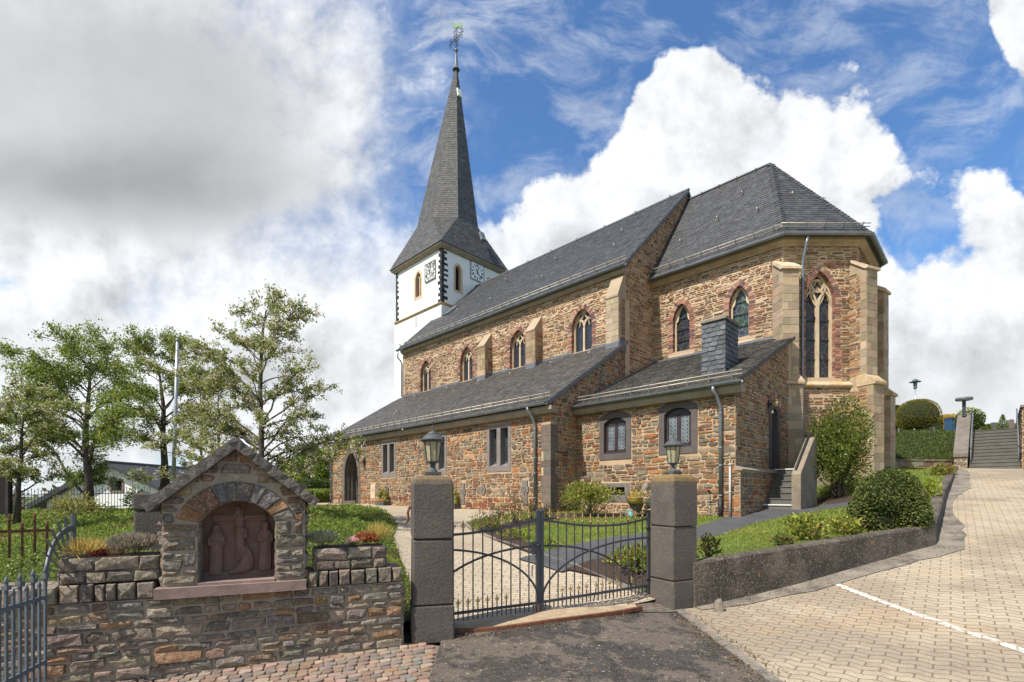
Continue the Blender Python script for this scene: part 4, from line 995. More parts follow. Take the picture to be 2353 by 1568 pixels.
roof_hooks(CW(0, -.33, AEV), UA, e2, UA.cross(e2), [(-13.5, 4.9), (-10.4, 4.9), (-7.6, 4.7), (-5.4, 4.7), (-3.0, 4.8), (-1.0, 4.85), (-12, 2.4)])
def flashing():
    b = MB(); r = random.Random(3)
    def seg(a0, a1, bb, z0, z1): b.box(Fr(CW(0, bb, 0), UA, ZZ, -VB), a0, a1, z0, z1, -.02, .03)
    edges = [-16.3, -14.3, -13.3, -10.45, -9.5, -8.5]; z = ATOP-.05
    for a0, a1 in ((-16.3, -14.28), (-13.3, -10.46), (-9.48, -8.5), (-7.9, -6.55), (-5.57, -5.05), (-4.45, -2.68), (-1.66, -.6)): seg(a0, a1, NAVE_B, z-.1, z+.17)
    for a0, a1 in ((-14.28, -13.3), (-10.46, -9.48), (-6.55, -5.57), (-2.68, -1.66)): seg(a0, a1, NAVE_B, z-.1, z+.07)
    for a0, a1 in ((-8.5, -7.9), (-5.05, -4.45), (-.6, .02)):
        seg(a0, a1, NAVE_B-.50, z-.42, z-.05); b.box(Fr(CW(a1, 0, 0), VB, ZZ, UA), NAVE_B-.5, NAVE_B, z-.40, z+.10, -.01, .03)
    b.build('lead_flashing', M['lead'], CH)
flashing()
def pipe(pts, r, name='downpipe', m='zinc', foot=None, collars=()):
    b = MB(); b.tube(pts, r, 10, 0)
    for z in collars:
        k = pts[-1]; b.lathe((k.x, k.y, z), [(r, -.02), (r*1.2, -.015), (r*1.2, .015), (r, .02)], 10)
    if foot is not None: k = pts[-1]; b.tube([V((k.x, k.y, foot)), V((k.x, k.y, k.z-.02))], r*1.12, 10, 1)
    return b.build(name, [M[m], M['castiron']], CH)
def dpipe(a, bb, bw, ztop, zbot, zf, r=.05):
    pts = [CW(a, bb, ztop), CW(a, bb, ztop-.12), CW(a+.04, lerp(bb, bw, .35), ztop-.22), CW(a+.1, bw-.02, ztop-.55), CW(a+.1, bw, ztop-.7), CW(a+.1, bw, zf)]
    pipe(pts, r, foot=zbot, collars=(ztop-.75, lerp(zf, ztop, .45), zf+.9, zf+.05))
dpipe(-.72, -.36, -.10, 4.62, .85, 1.45)
dpipe(-16.42, -.36, -.10, 4.62, .95, 1.55)
pipe([CW(-16.35, 4.30, 10.74), CW(-16.4, 4.34, 10.3), CW(-16.3, 4.5, 10.1), CW(-16.28, 4.56, 9.9), CW(-16.28, 4.56, 7.85)], .05)
# sacristy ---------------------------------------------------------
SB, SE = 1.45, 5.49; SEV = 4.74; fsac = frS(SB)
SWIN = [(1.59, 2.80), (3.80, 2.86)]
def sacristy():
    b = MB(); holes = []; sh = []
    for a, v0 in SWIN: holes.append(rect(a-.60, a+.60, v0, v0+1.42)); sh.append(segm(a, .625, v0-.01, v0+1.44, .20))
    holes.append(rect(1.02, 2.16, 1.40, 1.99)); sh.append(rect(1.0, 2.18, 1.36, 2.01))
    wallface(b, fsac, rect(0, SE, .5, 4.72), holes, .3)
    stones(b, fsac, rect(0, SE-.0, .85, 4.42), sh, PAL_A, (.11, .225), (.16, .44), .012, (.008, .028), 1, 51, .5, .6, wob=.016, rough=.012)
    fe = frE(SE); top = lambda q: SEV+.03+(q-1.1)*.449
    D = segm(4.80, .42, 2.45, 4.25, .32)
    wallface(b, fe, [(SB, .5), (6.9, .5), (6.9, top(6.9)-.08), (SB, top(SB)-.1)], [D], .3)
    stones(b, fe, [(SB+.01, .8), (6.3, .8), (6.3, top(6.3)-.1), (SB+.01, top(SB)-.12)], [offs(segm(4.80, .42, 2.3, 4.25, .32), .16)], PAL_A, (.09, .2), (.12, .32), .013, (.008, .022), 1, 52, .42, .6, wob=.014)
    b.build('sacristy_wall', [M['mortar'], M['stone']], CH)
    # plinth with stone cap along the east side
    p = MB(); fp = frE(SE+.14); p.box(Fr(CW(SE, 0, 0), VB, ZZ, UA), SB-.02, 4.55, .5, 2.30, -.02, .14)
    stones(p, fp, rect(SB-.02, 4.55, .8, 2.27), [], PAL_A, (.08, .18), (.14, .36), .012, (.006, .018), 1, 53)
    stones(p, Fr(CW(0, SB-.02, 0), UA, ZZ, -VB), rect(SE-.3, SE+.14, .8, 2.4), [], PAL_A, (.1, .18), (.2, .42), .012, (.006, .02), 1, 54)
    p.prism(Fr(CW(SE, SB-.06, 0), UA, ZZ, VB), [(0, 2.30), (.20, 2.30), (.20, 2.34), (0, 2.44)], 0, 3.12, 2)
    p.build('plinth', [M['mortar'], M['stone'], M['stoneband']], CH)
sacristy()
M['leadpale'] = mat('pale_lead_came', (.30, .31, .32), .5, var=.1, bump=0)
def sac_window(a, v0, seed):
    fr = Fr(fsac.p(0, 0, .025), UA, ZZ, -VB); b = MB(); O = segm(a, .615, v0, v0+1.43, .19); I = segm(a, .43, v0+.20, v0+1.22, .17)
    wallface(b, fr, O, [I], .22)
    n = len(O)
    for i in range(n): j = (i+1) % n; b.face([fr.p(*O[i]), fr.p(*O[i], -.06), fr.p(*O[j], -.06), fr.p(*O[j])], 0)
    b.c = [(.105, .088, .082)]*len(b.f)
    w = b.build('window', M['basalt'], CH)
    # pale joints between the frame blocks
    fm = MB(); iz = -.2
    fm.face([fr.p(p[0], p[1], -.215) for p in I], 0)
    def bar4(u0, u1, y0, y1, t, wz): 
        for p, q in (((u0, y0+t/2), (u1, y0+t/2)), ((u0, y1-t/2), (u1, y1-t/2)), ((u0+t/2, y0), (u0+t/2, y1)), ((u1-t/2, y0), (u1-t/2, y1))): barp(fm, fr, [p, q], wz, t, .06, 0)
    bar4(a-.43, a+.43, v0+.22, v0+1.24, .045, -.16); bar4(a-.385, a-.003, v0+.27, v0+1.20, .06, -.13); bar4(a+.003, a+.385, v0+.27, v0+1.20, .06, -.13)
    fm.prism(fr, [(a-.43, v0+1.20), (a+.43, v0+1.20)]+segm(a, .42, v0, v0+1.215, .16)[2:], -.20, -.12); barp(fm, fr, [(a-.42, v0+.235), (a+.42, v0+.235)], -.09, .06, .1, 0)
    f_ = fm.build('frame', M['frame'], w)
    for sg in (-1, 1):
        g = MB(); u0, u1 = (a-.325, a-.063) if sg < 0 else (a+.063, a+.325); y0, y1 = v0+.33, v0+1.14
        g.face([fr.p(u0, y0, -.125), fr.p(u1, y0, -.125), fr.p(u1, y1, -.125), fr.p(u0, y1, -.125)], 0)
        nx, ny = 2, 7
        for i in range(nx):
            for j in range(ny):
                c = (lerp(u0, u1, (i+.5)/nx), lerp(y0, y1, (j+.5)/ny)); R = .047; pts = [(c[0]+R*math.cos(k*math.pi/4+.39), c[1]+R*1.1*math.sin(k*math.pi/4+.39)) for k in range(9)]
                barp(g, fr, pts, -.118, .008, .006, 1); g.face([fr.p(c[0]+.02*math.cos(k*math.pi/4), c[1]+.02*math.sin(k*math.pi/4), -.121) for k in range(8)], 2)
                barp(g, fr, [(c[0]+R, c[1]), (c[0]+.065, c[1])], -.118, .007, .006, 1); barp(g, fr, [(c[0], c[1]+R), (c[0], c[1]+.058)], -.118, .007, .006, 1)
        g.build('pane', [M['glass_pale'], M['leadpale'], M['glass_dark']], f_)
for i, (a, v0) in enumerate(SWIN): sac_window(a, v0, i)
b = MB(); fr = Fr(fsac.p(0, 0, .02), UA, ZZ, -VB); wallface(b, fr, rect(1.02, 2.16, 1.38, 2.0), [rect(1.16, 2.02, 1.62, 1.87)], .28); b.c = [(.17, .15, .135)]*len(b.f)
for p, q in (((1.02, 1.38), (2.16, 1.38)), ((2.16, 1.38), (2.16, 2.0)), ((2.16, 2.), (1.02, 2.)), ((1.02, 2.), (1.02, 1.38))): b.face([fr.p(*p), fr.p(*p, -.08), fr.p(*q, -.08), fr.p(*q)], 0, (.17, .15, .135))
vw = b.build('window', M['basalt'], CH); vw['label'] = 'low cellar vent opening in a grey frame'
b = MB(); b.face([fr.p(1.16, 1.62, -.27), fr.p(2.02, 1.62, -.27), fr.p(2.02, 1.87, -.27), fr.p(1.16, 1.87, -.27)], 0); barp(b, fr, [(1.16, 1.67), (2.02, 1.67)], -.2, .05, .05, 1); b.build('pane', [M['black'], M['frame']], vw)
cornice([CW(.02, SB, 4.43), CW(SE+.24, SB, 4.43)], [(-.05, 0), (.20, 0), (.26, .10), (.26, .22), (-.05, .22)], m='stoneband')
gutter([CW(.02, 1.08, 4.72), CW(5.80, 1.08, 4.72)])
e2, L = slope_vec(5.80, 2.60)
ro = CW(0, 1.10, SEV); Lr = L
b = MB(); fr = Fr(ro, UA, e2); poly = [(0, 0), (5.66, 0), (5.66, L*.93), (4.9, L*.93), (4.9, L), (0, L)]
b.prism(fr, [(0, 0), (5.66, 0), (5.66, L*.93), (0, L*.93)], -.10, 0, 0, PAL_SLW[0]); slates(b, fr, rect(0, 5.66, 0, L*.86), .155, .24, PAL_SLW, 9, thick=.02); slates(b, fr, rect(0, 5.0, L*.84, L), .155, .24, PAL_SLW, 10, thick=.02)
b.prism(fr, rect(0, 4.95, L*.93, L), -.10, 0, 0, PAL_SLW[0]); b.build('sacristy_roof', M['slate_old'], CH)
snow_guard(ro, UA, e2, UA.cross(e2), .25, 5.6, .6)
b = MB(); b.box(Fr(CW(0, 6.9, 0), UA, ZZ, -VB), 0, 5.1, 7.22, 7.42, -.02, .06); b.box(Fr(ro, UA, e2), -.02, .12, .2, L, .0, .05); b.build('lead_flashing', M['lead'], CH)
dpipe(5.02, 1.08, SB-.10, 4.66, .9, 1.55)
M['pipegrey'] = mat('pale_pipe', (.42, .40, .37), .6, var=.1, bump=0)
b = MB(); pb = [CW(5.38, SB-.09, z) for z in (.9, 2.45)]; b.tube(pb, .032, 8); b.lathe(pb[1], [(.045, -.02), (.045, .03), (.01, .05)], 8); b.lathe(CW(5.38, SB-.09, 1.7), [(.032, -.02), (.042, -.01), (.042, .01), (.032, .02)], 8); b.build('vent_pipe', M['pipegrey'], CH)['label'] = 'thin pale pipe'
def chimney():
    b = MB(); a0, a1, b0, b1, z1 = 4.16, 4.85, 2.36, 3.36, 6.93
    b.box(Fr(CW(0, 0, 0), UA, VB, ZZ), a0, a1, b0, b1, 4.9, z1, 0, PAL_SL[0])
    pal = [(.062, .068, .074), (.075, .081, .087), (.053, .058, .064), (.088, .094, .098)]
    for fr, rg in ((Fr(CW(0, b0, 0), UA, ZZ, -VB), rect(a0-.01, a1+.02, 5.0, z1)), (Fr(CW(a1, 0, 0), VB, ZZ, UA), rect(b0-.01, b1+.01, 5.0, z1)), (Fr(CW(a0, 0, 0), -VB, ZZ, -UA), rect(-b1, -b0+.01, 5.0, z1))):
        slates(b, fr, rg, .145, .23, pal, 14, thick=.022)
    b.box(Fr(CW(0, 0, 0), UA, VB, ZZ), a0-.05, a1+.06, b0-.06, b1+.05, z1-.01, z1+.07, 1, (.3, .26, .2))
    b.build('chimney', [M['slate'], M['concrete']], CH)
chimney()
# sacristy door, steps and wing wall ---------------------------------
def side_door():
    fr = Fr(CW(SE+.02, 0, 0), VB, ZZ, UA); b = MB(); D = segm(4.80, .42, 2.45, 4.25, .32); I = offs(segm(4.80, .42, 2.3, 4.25, .32), -.13)
    wallface(b, fr, offs(D, .13), [I], .3); b.c = [(.085, .075, .072)]*len(b.f); w = b.build('side_door', M['basalt'], CH)
    d = MB(); d.face([fr.p(p[0], p[1], -.26) for p in I], 0)
    for k in range(5): x = 4.80-.28+k*.14; barp(d, fr, [(x, 2.5), (x, 4.3)], -.255, .012, .012, 1)
    d.tube([fr.p(4.62, 3.4, -.24), fr.p(4.62, 3.4, -.18), fr.p(4.72, 3.4, -.18)], .012, 6, 1); d.build('door_leaf', [M['wood'], M['castiron']], w)
    r = MB(); ring(r, fr, [(5.3, 4.15), (4.3, 4.15)]+offs(D, .14)[2:][:1] if False else [(4.25, 4.2), (5.35, 4.2)]+offs(segm(4.80, .42, 3.9, 4.25, .32), .14)[2:], .24, .075, PAL_BR, 77, w=.012); r.build('brick_arch', M['brickred'], w)
side_door()
def bulkhead():
    fr = Fr(CW(SE+.02, 0, 0), VB, ZZ, UA); t = thing('bulkhead_lamp', fr.p(4.14, 4.5, .05), 'caged brass bulkhead lamp on the wall above the dark side door', 'wall lamp')
    b = MB(); o = fr.p(4.14, 4.48, .02); b.box(Fr(o, VB, ZZ, UA), -.08, .08, -.14, .12, 0, .03); b.tube([o, o+UA*.14], .03, 8); b.build('bracket', M['castiron'], t)
    g = MB(); g.lathe(o+UA*.18-ZZ*.10, [(.05, 0), (.085, .02), (.085, .16), (.06, .2)], 12); g.build('lamp_glass', M['lampglass'], t)
    c = MB()
    for k in range(6): a = k*math.pi/3; q = V((math.cos(a), math.sin(a), 0))*.092; c.tube([o+UA*.18-ZZ*.11+q, o+UA*.18+ZZ*.11+q], .006, 5)
    c.lathe(o+UA*.18+ZZ*.10, [(.095, -.01), (.095, .015), (.04, .03)], 12); c.build('cage', M['gold'], t)
    s = MB(); s.lathe(o+UA*.10-ZZ*.25, [(.03, -.05), (.045, 0), (.02, .06)], 8); s.build('sensor', M['white'], t)
bulkhead()
M['wingcon'] = mat('beige_concrete', (.215, .175, .125), .93, var=.2, vscale=2.5, bump=.5, bscale=50, bdist=.008, spots=((1.8, .5, .66, (.16, .135, .10), .6), (24, .58, .62, (.42, .37, .29), .6)))
def stairs():
    b = MB(); n = 7; z0 = 1.15; z1 = 2.44; b0, run = 3.28, 1.2; A0, A1 = SE+.10, 6.42; h = (z1-z0)/n
    for i in range(n):
        bb = b0+run*i/(n-1); b.box(Fr(CW(0, 0, 0), UA, VB, ZZ), A0, A1, bb, 5.5 if i == n-1 else bb+run/(n-1)+.03, .7 if i == 0 else z0+h*i-.02, z0+h*(i+1)-.035)
        b.box(Fr(CW(0, 0, 0), UA, VB, ZZ), A0, A1, bb-.025, 5.5 if i == n-1 else bb+run/(n-1)+.03, z0+h*(i+1)-.035, z0+h*(i+1), 0)
        if i in (0, n-1): b.box(Fr(CW(0, 0, 0), UA, VB, ZZ), A0, A1-.01, bb-.028, bb+.03, z0+h*(i+1)-.03, z0+h*(i+1)+.003, 1)
    t = b.build('entrance_steps', [M['step'], M['white']]); tag(t, 'short flight of grey stone steps with white edged nosings leading to the dark side door', 'steps')
    w = MB(); w.prism(Fr(CW(6.42, 0, 0), VB, ZZ, UA), [(3.22, .6), (3.22, 2.22), (3.30, 2.30), (4.72, 3.40), (5.0, 3.40), (5.0, .6)], 0, .24)
    ww = w.build('wing_wall', M['wingcon'], t)
    h_ = MB(); h_.tube([CW(6.50, 3.36, 2.22), CW(6.50, 3.34, 2.40), CW(6.50, 4.75, 3.50), CW(6.50, 4.9, 3.5)], .028, 8); h_.build('handrail', M['castiron'], t)
stairs()
# chancel and apse ---------------------------------------------------
KB = 6.9; KEV = 10.9; AX = 10.2; HWID = AX-KB
A1 = 5.15; s2_ = HWID*math.tan(rad(22.5)); dd = math.sqrt(2)*s2_
CP = [(0, KB), (A1, KB), (A1+dd, KB+dd), (A1+dd, 2*AX-KB-dd), (A1, 2*AX-KB), (0, 2*AX-KB)]
def cw2(p, z): return CW(p[0], p[1], z)
def polyoff(d):
    out = []
    for i, p in enumerate(CP):
        if i == 0: out.append((p[0], p[1]-d)); continue
        if i == 5: out.append((p[0], p[1]+d)); continue
        a = V(CP[i])-V(CP[i-1]); c = V(CP[i+1])-V(CP[i]); a.normalize(); c.normalize(); n0 = V((a.y, -a.x)); n1 = V((c.y, -c.x)); bi = (n0+n1).normalized(); out.append(tuple(V(p)+bi*(d/bi.dot(n0))))
    return out
def wfr(i):
    p, q = cw2(CP[i], 0), cw2(CP[i+1], 0); d = (q-p); L = d.length; d.normalize(); return Fr(p, d, ZZ, d.cross(ZZ)), L
KWIN = [(1.29, .36, 7.62, 8.95, 9.62, 'one'), (3.62, .37, 7.66, 8.98, 9.66, 'green')]
def chancel():
    b = MB()
    for i in range(5):
        fr, L = wfr(i); holes = []; sh = []
        if i == 0:
            for a, hw, v0, vs, va, st in KWIN: holes.append(gothic(a, hw, v0, vs, va)); sh.append(offs(gothic(a, hw, v0-.25, vs, va), .20))
        if i in (1, 2, 3): holes.append(gothic(L/2, .53, 5.86, 8.62, 9.72)); sh.append(offs(gothic(L/2, .53, 5.60, 8.62, 9.72), .21))
        wallface(b, fr, rect(0, L, 1.2, 10.9), holes, .28)
        if i in (0, 1, 2):
            z0 = 6.9 if i == 0 else 5.72
            stones(b, fr, rect(0, L, z0, 10.62), sh, PAL_C, (.06, .135), (.2, .5), .018, (.006, .026), 1, 81+i, .5, .6, dark=.15, rough=.008)
            if i: stones(b, fr, rect(0, L, 2.5, 5.5), [], PAL_C, (.06, .15), (.22, .55), .021, (.006, .026), 1, 86+i, .45, .6, rough=.008)
    b.build('chancel_wall', [M['mortar_up'], M['stone']], CH)
chancel()
for k, (a, hw, v0, vs, va, st) in enumerate(KWIN): church_window(wfr(0)[0], a, hw, v0, vs, va, st, 91+k)
for i in (1, 2): church_window(wfr(i)[0], wfr(i)[1]/2, .53, 5.86, 8.62, 9.72, 'apse', 94+i)
PP = polyoff(0)
M['cornice_stone'] = mat('cornice_sandstone', (.40, .30, .185), .9, var=.15, vscale=3, bump=.4, bscale=50, spots=((1.1, .5, .68, (.27, .2, .125), .6),))
def course(pl, z, prof, name, m, i0=0, i1=5, skip=0):
    cornice([cw2(p, z) for p in pl[i0:i1+1]], prof, name, m)
course(PP, 5.48, [(-.03, 0), (.07, 0), (.13, .07), (.13, .11), (.0, .24)], 'string_course', 'lichen', 1, 4)
course(PP, 10.60, [(-.03, 0), (.07, 0), (.09, .05), (.22, .14), (.22, .26), (-.03, .26)], 'cornice', 'cornice_stone')
course(PP, 1.6, [(-.03, 0), (.12, 0), (.12, .85), (.0, .97)], 'plinth', 'stoneband', 1, 4)
gutter([cw2(p, KEV-.02) for p in polyoff(.42)])
RO = polyoff(.40); APX = (3.75, AX); KRZ = 15.85
def chancel_roof():
    b = MB(); ap = CW(APX[0], APX[1], KRZ); r0 = CW(0, AX, KRZ); E_ = [cw2(p, KEV) for p in RO]
    faces = [[E_[0], E_[1], ap, r0], [E_[1], E_[2], ap], [E_[2], E_[3], ap], [E_[3], E_[4], ap], [E_[4], E_[5], r0, ap]]
    for i, F in enumerate(faces):
        e1 = (F[1]-F[0]).normalized(); n = (F[1]-F[0]).cross(F[-1]-F[0]).normalized(); e2_ = n.cross(e1); fr = Fr(F[0], e1, e2_, n); P = [((p-F[0]).dot(e1), (p-F[0]).dot(e2_)) for p in F]
        b.face(F, 0, PAL_SL[0])
        if i < 3: slates(b, fr, P, .17, .24, PAL_SL, 100+i)
    b.face(E_[::-1], 0, PAL_SL[0])
    ro = b.build('chancel_roof', M['slate'], CH)
    for i in (1, 2):
        h = MB(); d = (ap-E_[i]); R_ = random.Random(i); nn = (d.cross(ZZ)).cross(d).normalized(); sd = d.normalized().cross(nn); L_ = d.length; k = int(L_/.17)
        for j in range(k):
            p0 = E_[i]+d*(j/k)
            for sg in (-1, 1):
                q0 = p0+nn*(.045+R_.uniform(0, .008)); w_ = sd*sg*R_.uniform(.15, .2)-nn*.075; f1_ = d*(1.15/k)
                F_ = [q0, q0+w_, q0+w_+f1_-nn*.03, q0+f1_-nn*.02]; h.face(F_ if sg < 0 else F_[::-1], 0, jit(R_.choice(PAL_SL), R_, .15))
        h.build('hip_slates', M['slate'], ro)
    h = MB(); h.bar([r0+ZZ*.03, ap+ZZ*.03], .14, .05, ZZ); h.build('ridge_cap', M['lead'], ro)
    n0 = (E_[1]-E_[0]).cross(r0-E_[0]).normalized(); u0 = n0.cross(UA)
    snow_guard(CW(0, RO[0][1], KEV), UA, u0, n0, .15, 5.1)
    d1 = (E_[2]-E_[1]).normalized(); n1 = d1.cross(ap-E_[1]).normalized(); snow_guard(E_[1], d1, n1.cross(d1), n1, .0, (E_[2]-E_[1]).length-.1)
    roof_hooks(CW(0, RO[0][1], KEV), UA, u0, n0, [(.9, 2.2), (2.3, 3.0), (4.0, 2.4), (3.0, 4.4)]+[(i*.8, 6.1) for i in range(5)]); roof_hooks(E_[1], d1, n1.cross(d1), n1, [(1.2, 3.0), (2.3, 2.6)])
chancel_roof()
# apse buttresses: one on each corner, standing on the bisector
def apse_buttress(i, side_pal, seed, out=None):
    p = cw2(CP[i], 0); f0, _ = wfr(i-1); f1, _ = wfr(i); out = (f0.e3+f1.e3).normalized() if out is None else V(out).normalized(); e1 = ZZ.cross(out).normalized()*1.0; H = .30
    fr = Fr(p-out*.15, e1, ZZ, out)
    ob = buttress('buttress', fr, H, [(0, 1.3), (.84, 1.3), (.84, 5.48), (.91, 5.5), (.91, 5.58), (.62, 5.84), (.62, 9.55), (.68, 9.58), (.68, 9.66), (.12, 10.05), (0, 10.05)], [(.84, 2.45, 5.46), (.62, 5.86, 9.53)], PAL_TU, side_pal, seed, course=(.26, .32))
    c = MB(); f2 = Fr(fr.o-fr.e1*(H+.03), fr.e3, fr.e2, fr.e1)
    c.prism(f2, [(.61, 5.87), (.3, 5.87), (.3, 5.47), (.92, 5.47), (.93, 5.55)], 0, 2*H+.06); c.build('weathering', M['lichen'], ob)
    c = MB(); c.prism(f2, [(.70, 9.57), (.70, 9.66), (.1, 10.09), (.1, 9.98), (.60, 9.57)], -.03, 2*H+.09); c.build('weathering', M['cream'], ob)
apse_buttress(1, None, 111, (.04, -1, 0)); apse_buttress(2, PAL_C, 115); apse_buttress(3, PAL_C, 119, (.62, -.78, 0))
d1 = (cw2(CP[2], 0)-cw2(CP[1], 0)).normalized(); f1, L1 = wfr(1)
pp = cw2(CP[1], 0)+d1*.62+f1.e3*.16
pipe([cw2(CP[1], 10.8)+d1*.66+f1.e3*.40, cw2(CP[1], 10.55)+d1*.64+f1.e3*.36, cw2(CP[1], 10.0)+d1*.62+f1.e3*.18, pp+ZZ*9.8, pp+ZZ*5.4, pp+ZZ*2.6], .05, collars=(9.8, 8.0, 6.6, 5.8))
# tower --------------------------------------------------------------
TA, TBs, TW = -15.5, 7.12, 5.55; TZ = 18.2; TSTR = 14.3
TF_S = Fr(CW(0, TBs, 0), UA, ZZ, -VB); TF_E = Fr(CW(TA, 0, 0), VB, ZZ, UA)
def tower():
    b = MB(); wS = gothic(TA-2.72, .42, 15.42, 16.7, 17.35); wE = gothic(TBs+1.40, .30, 15.5, 16.95, 17.32); wE2 = gothic(TBs+4.32, .27, 15.5, 16.95, 17.32)
    wallface(b, TF_S, rect(TA-TW, TA, 1, TZ), [wS], .32); wallface(b, TF_E, rect(TBs, TBs+TW, 1, TZ), [wE, wE2], .32)
    b.face([CW(TA-TW, TBs, 1), CW(TA-TW, TBs, TZ), CW(TA-TW, TBs+TW, TZ), CW(TA-TW, TBs+TW, 1)]); b.face([CW(TA-TW, TBs+TW, 1), CW(TA-TW, TBs+TW, TZ), CW(TA, TBs+TW, TZ), CW(TA, TBs+TW, 1)])
    # the stage below the string course is a little thicker
    b.box(Fr(CW(0, 0, 0), UA, VB, ZZ), TA-TW-.09, TA+.09, TBs-.09, TBs+TW+.09, 1, TSTR-.02)
    b.build('tower_wall', M['render'], CH)
    cornice([CW(TA-TW, TBs, TSTR-.1), CW(TA, TBs, TSTR-.1), CW(TA, TBs+TW, TSTR-.1)], [(-.02, 0), (.12, 0), (.20, .10), (.20, .14), (0, .24)], 'string_course', 'lichen')
    cornice([CW(TA-TW, TBs+TW, 17.98), CW(TA-TW, TBs, 17.98), CW(TA, TBs, 17.98), CW(TA, TBs+TW, 17.98)], [(-.02, 0), (.12, 0), (.30, .16), (.30, .26), (-.02, .26)], 'cornice', 'stoneband')
    r = random.Random(6)
    for (ca, eS, eE) in ((TA, True, True), (TA-TW, True, False)):
        z = TSTR+.12; k = 0; q = MB()
        while z < 17.95:
            h = r.uniform(.15, .24); l1, l2 = (.16, .40) if k % 2 else (.34, .2); l1 *= r.uniform(.8, 1.2); l2 *= r.uniform(.8, 1.35); c = jit((.035, .034, .034), r, .4)
            if eE: q.box(Fr(CW(ca, TBs, 0), UA, ZZ, -VB), -l1, .03, z+.01, z+h-.015, -l2, .03, 0, c)
            else: q.box(Fr(CW(ca, TBs, 0), UA, ZZ, -VB), -.02, l1, z+.01, z+h-.015, -l2, .03, 0, c)
            z += h; k += 1
        q.build('quoins', M['basalt'], CH)
    for fr, O, uc, hw in ((TF_S, wS, TA-2.72, .42), (TF_E, wE, TBs+1.40, .30), (TF_E, wE2, TBs+4.32, .27)):
        f = MB(); I = offs(O, -.09 if hw > .4 else -.06); fr2 = Fr(fr.o+fr.e3*.012, fr.e1, fr.e2, fr.e3); wallface(f, fr2, offs(O, .10), [I], .28)
        if hw > .4:
            barp(f, fr, crv((uc, 16.72), (uc+.05, 17.0), (uc+.3, 17.12), 5), -.16, .05, .08); barp(f, fr, crv((uc, 16.72), (uc-.05, 17.0), (uc-.3, 17.12), 5), -.16, .05, .08); barp(f, fr, [(uc, 15.5), (uc, 16.72)], -.16, .08, .1)
        w = f.build('window', M['cream'], CH); g = MB()
        g.face([fr.p(p[0], p[1], -.30) for p in I], 1)
        if hw > .4:
            for sg in (-1, 1):
                for k in range(11): y = 15.6+k*.1; g.box(Fr(fr.p(uc+sg*.18, y, -.22), fr.e1, (fr.e2*.8-fr.e3*.6), (fr.e3*.8+fr.e2*.6)), -.13, .13, -.04, .04, -.01, .01, 0, (.22, .03, .03))
        else:
            for k in range(13): y = 15.6+k*.13; g.box(Fr(fr.p(uc, y, -.25), fr.e1, (fr.e2*.8-fr.e3*.6), (fr.e3*.8+fr.e2*.6)), -.22, .22, -.06, .06, -.01, .01, 0, (.05, .035, .028))
        g.build('louvre', [M['paint'], M['black']], w)
    a = MB(); a.bar([TF_S.p(TA-2.83, 13.35, .10), TF_S.p(TA-2.83, 14.1, .10)], .05, .03, TF_S.e3); a.build('wall_anchor', M['castiron'], CH)
tower()
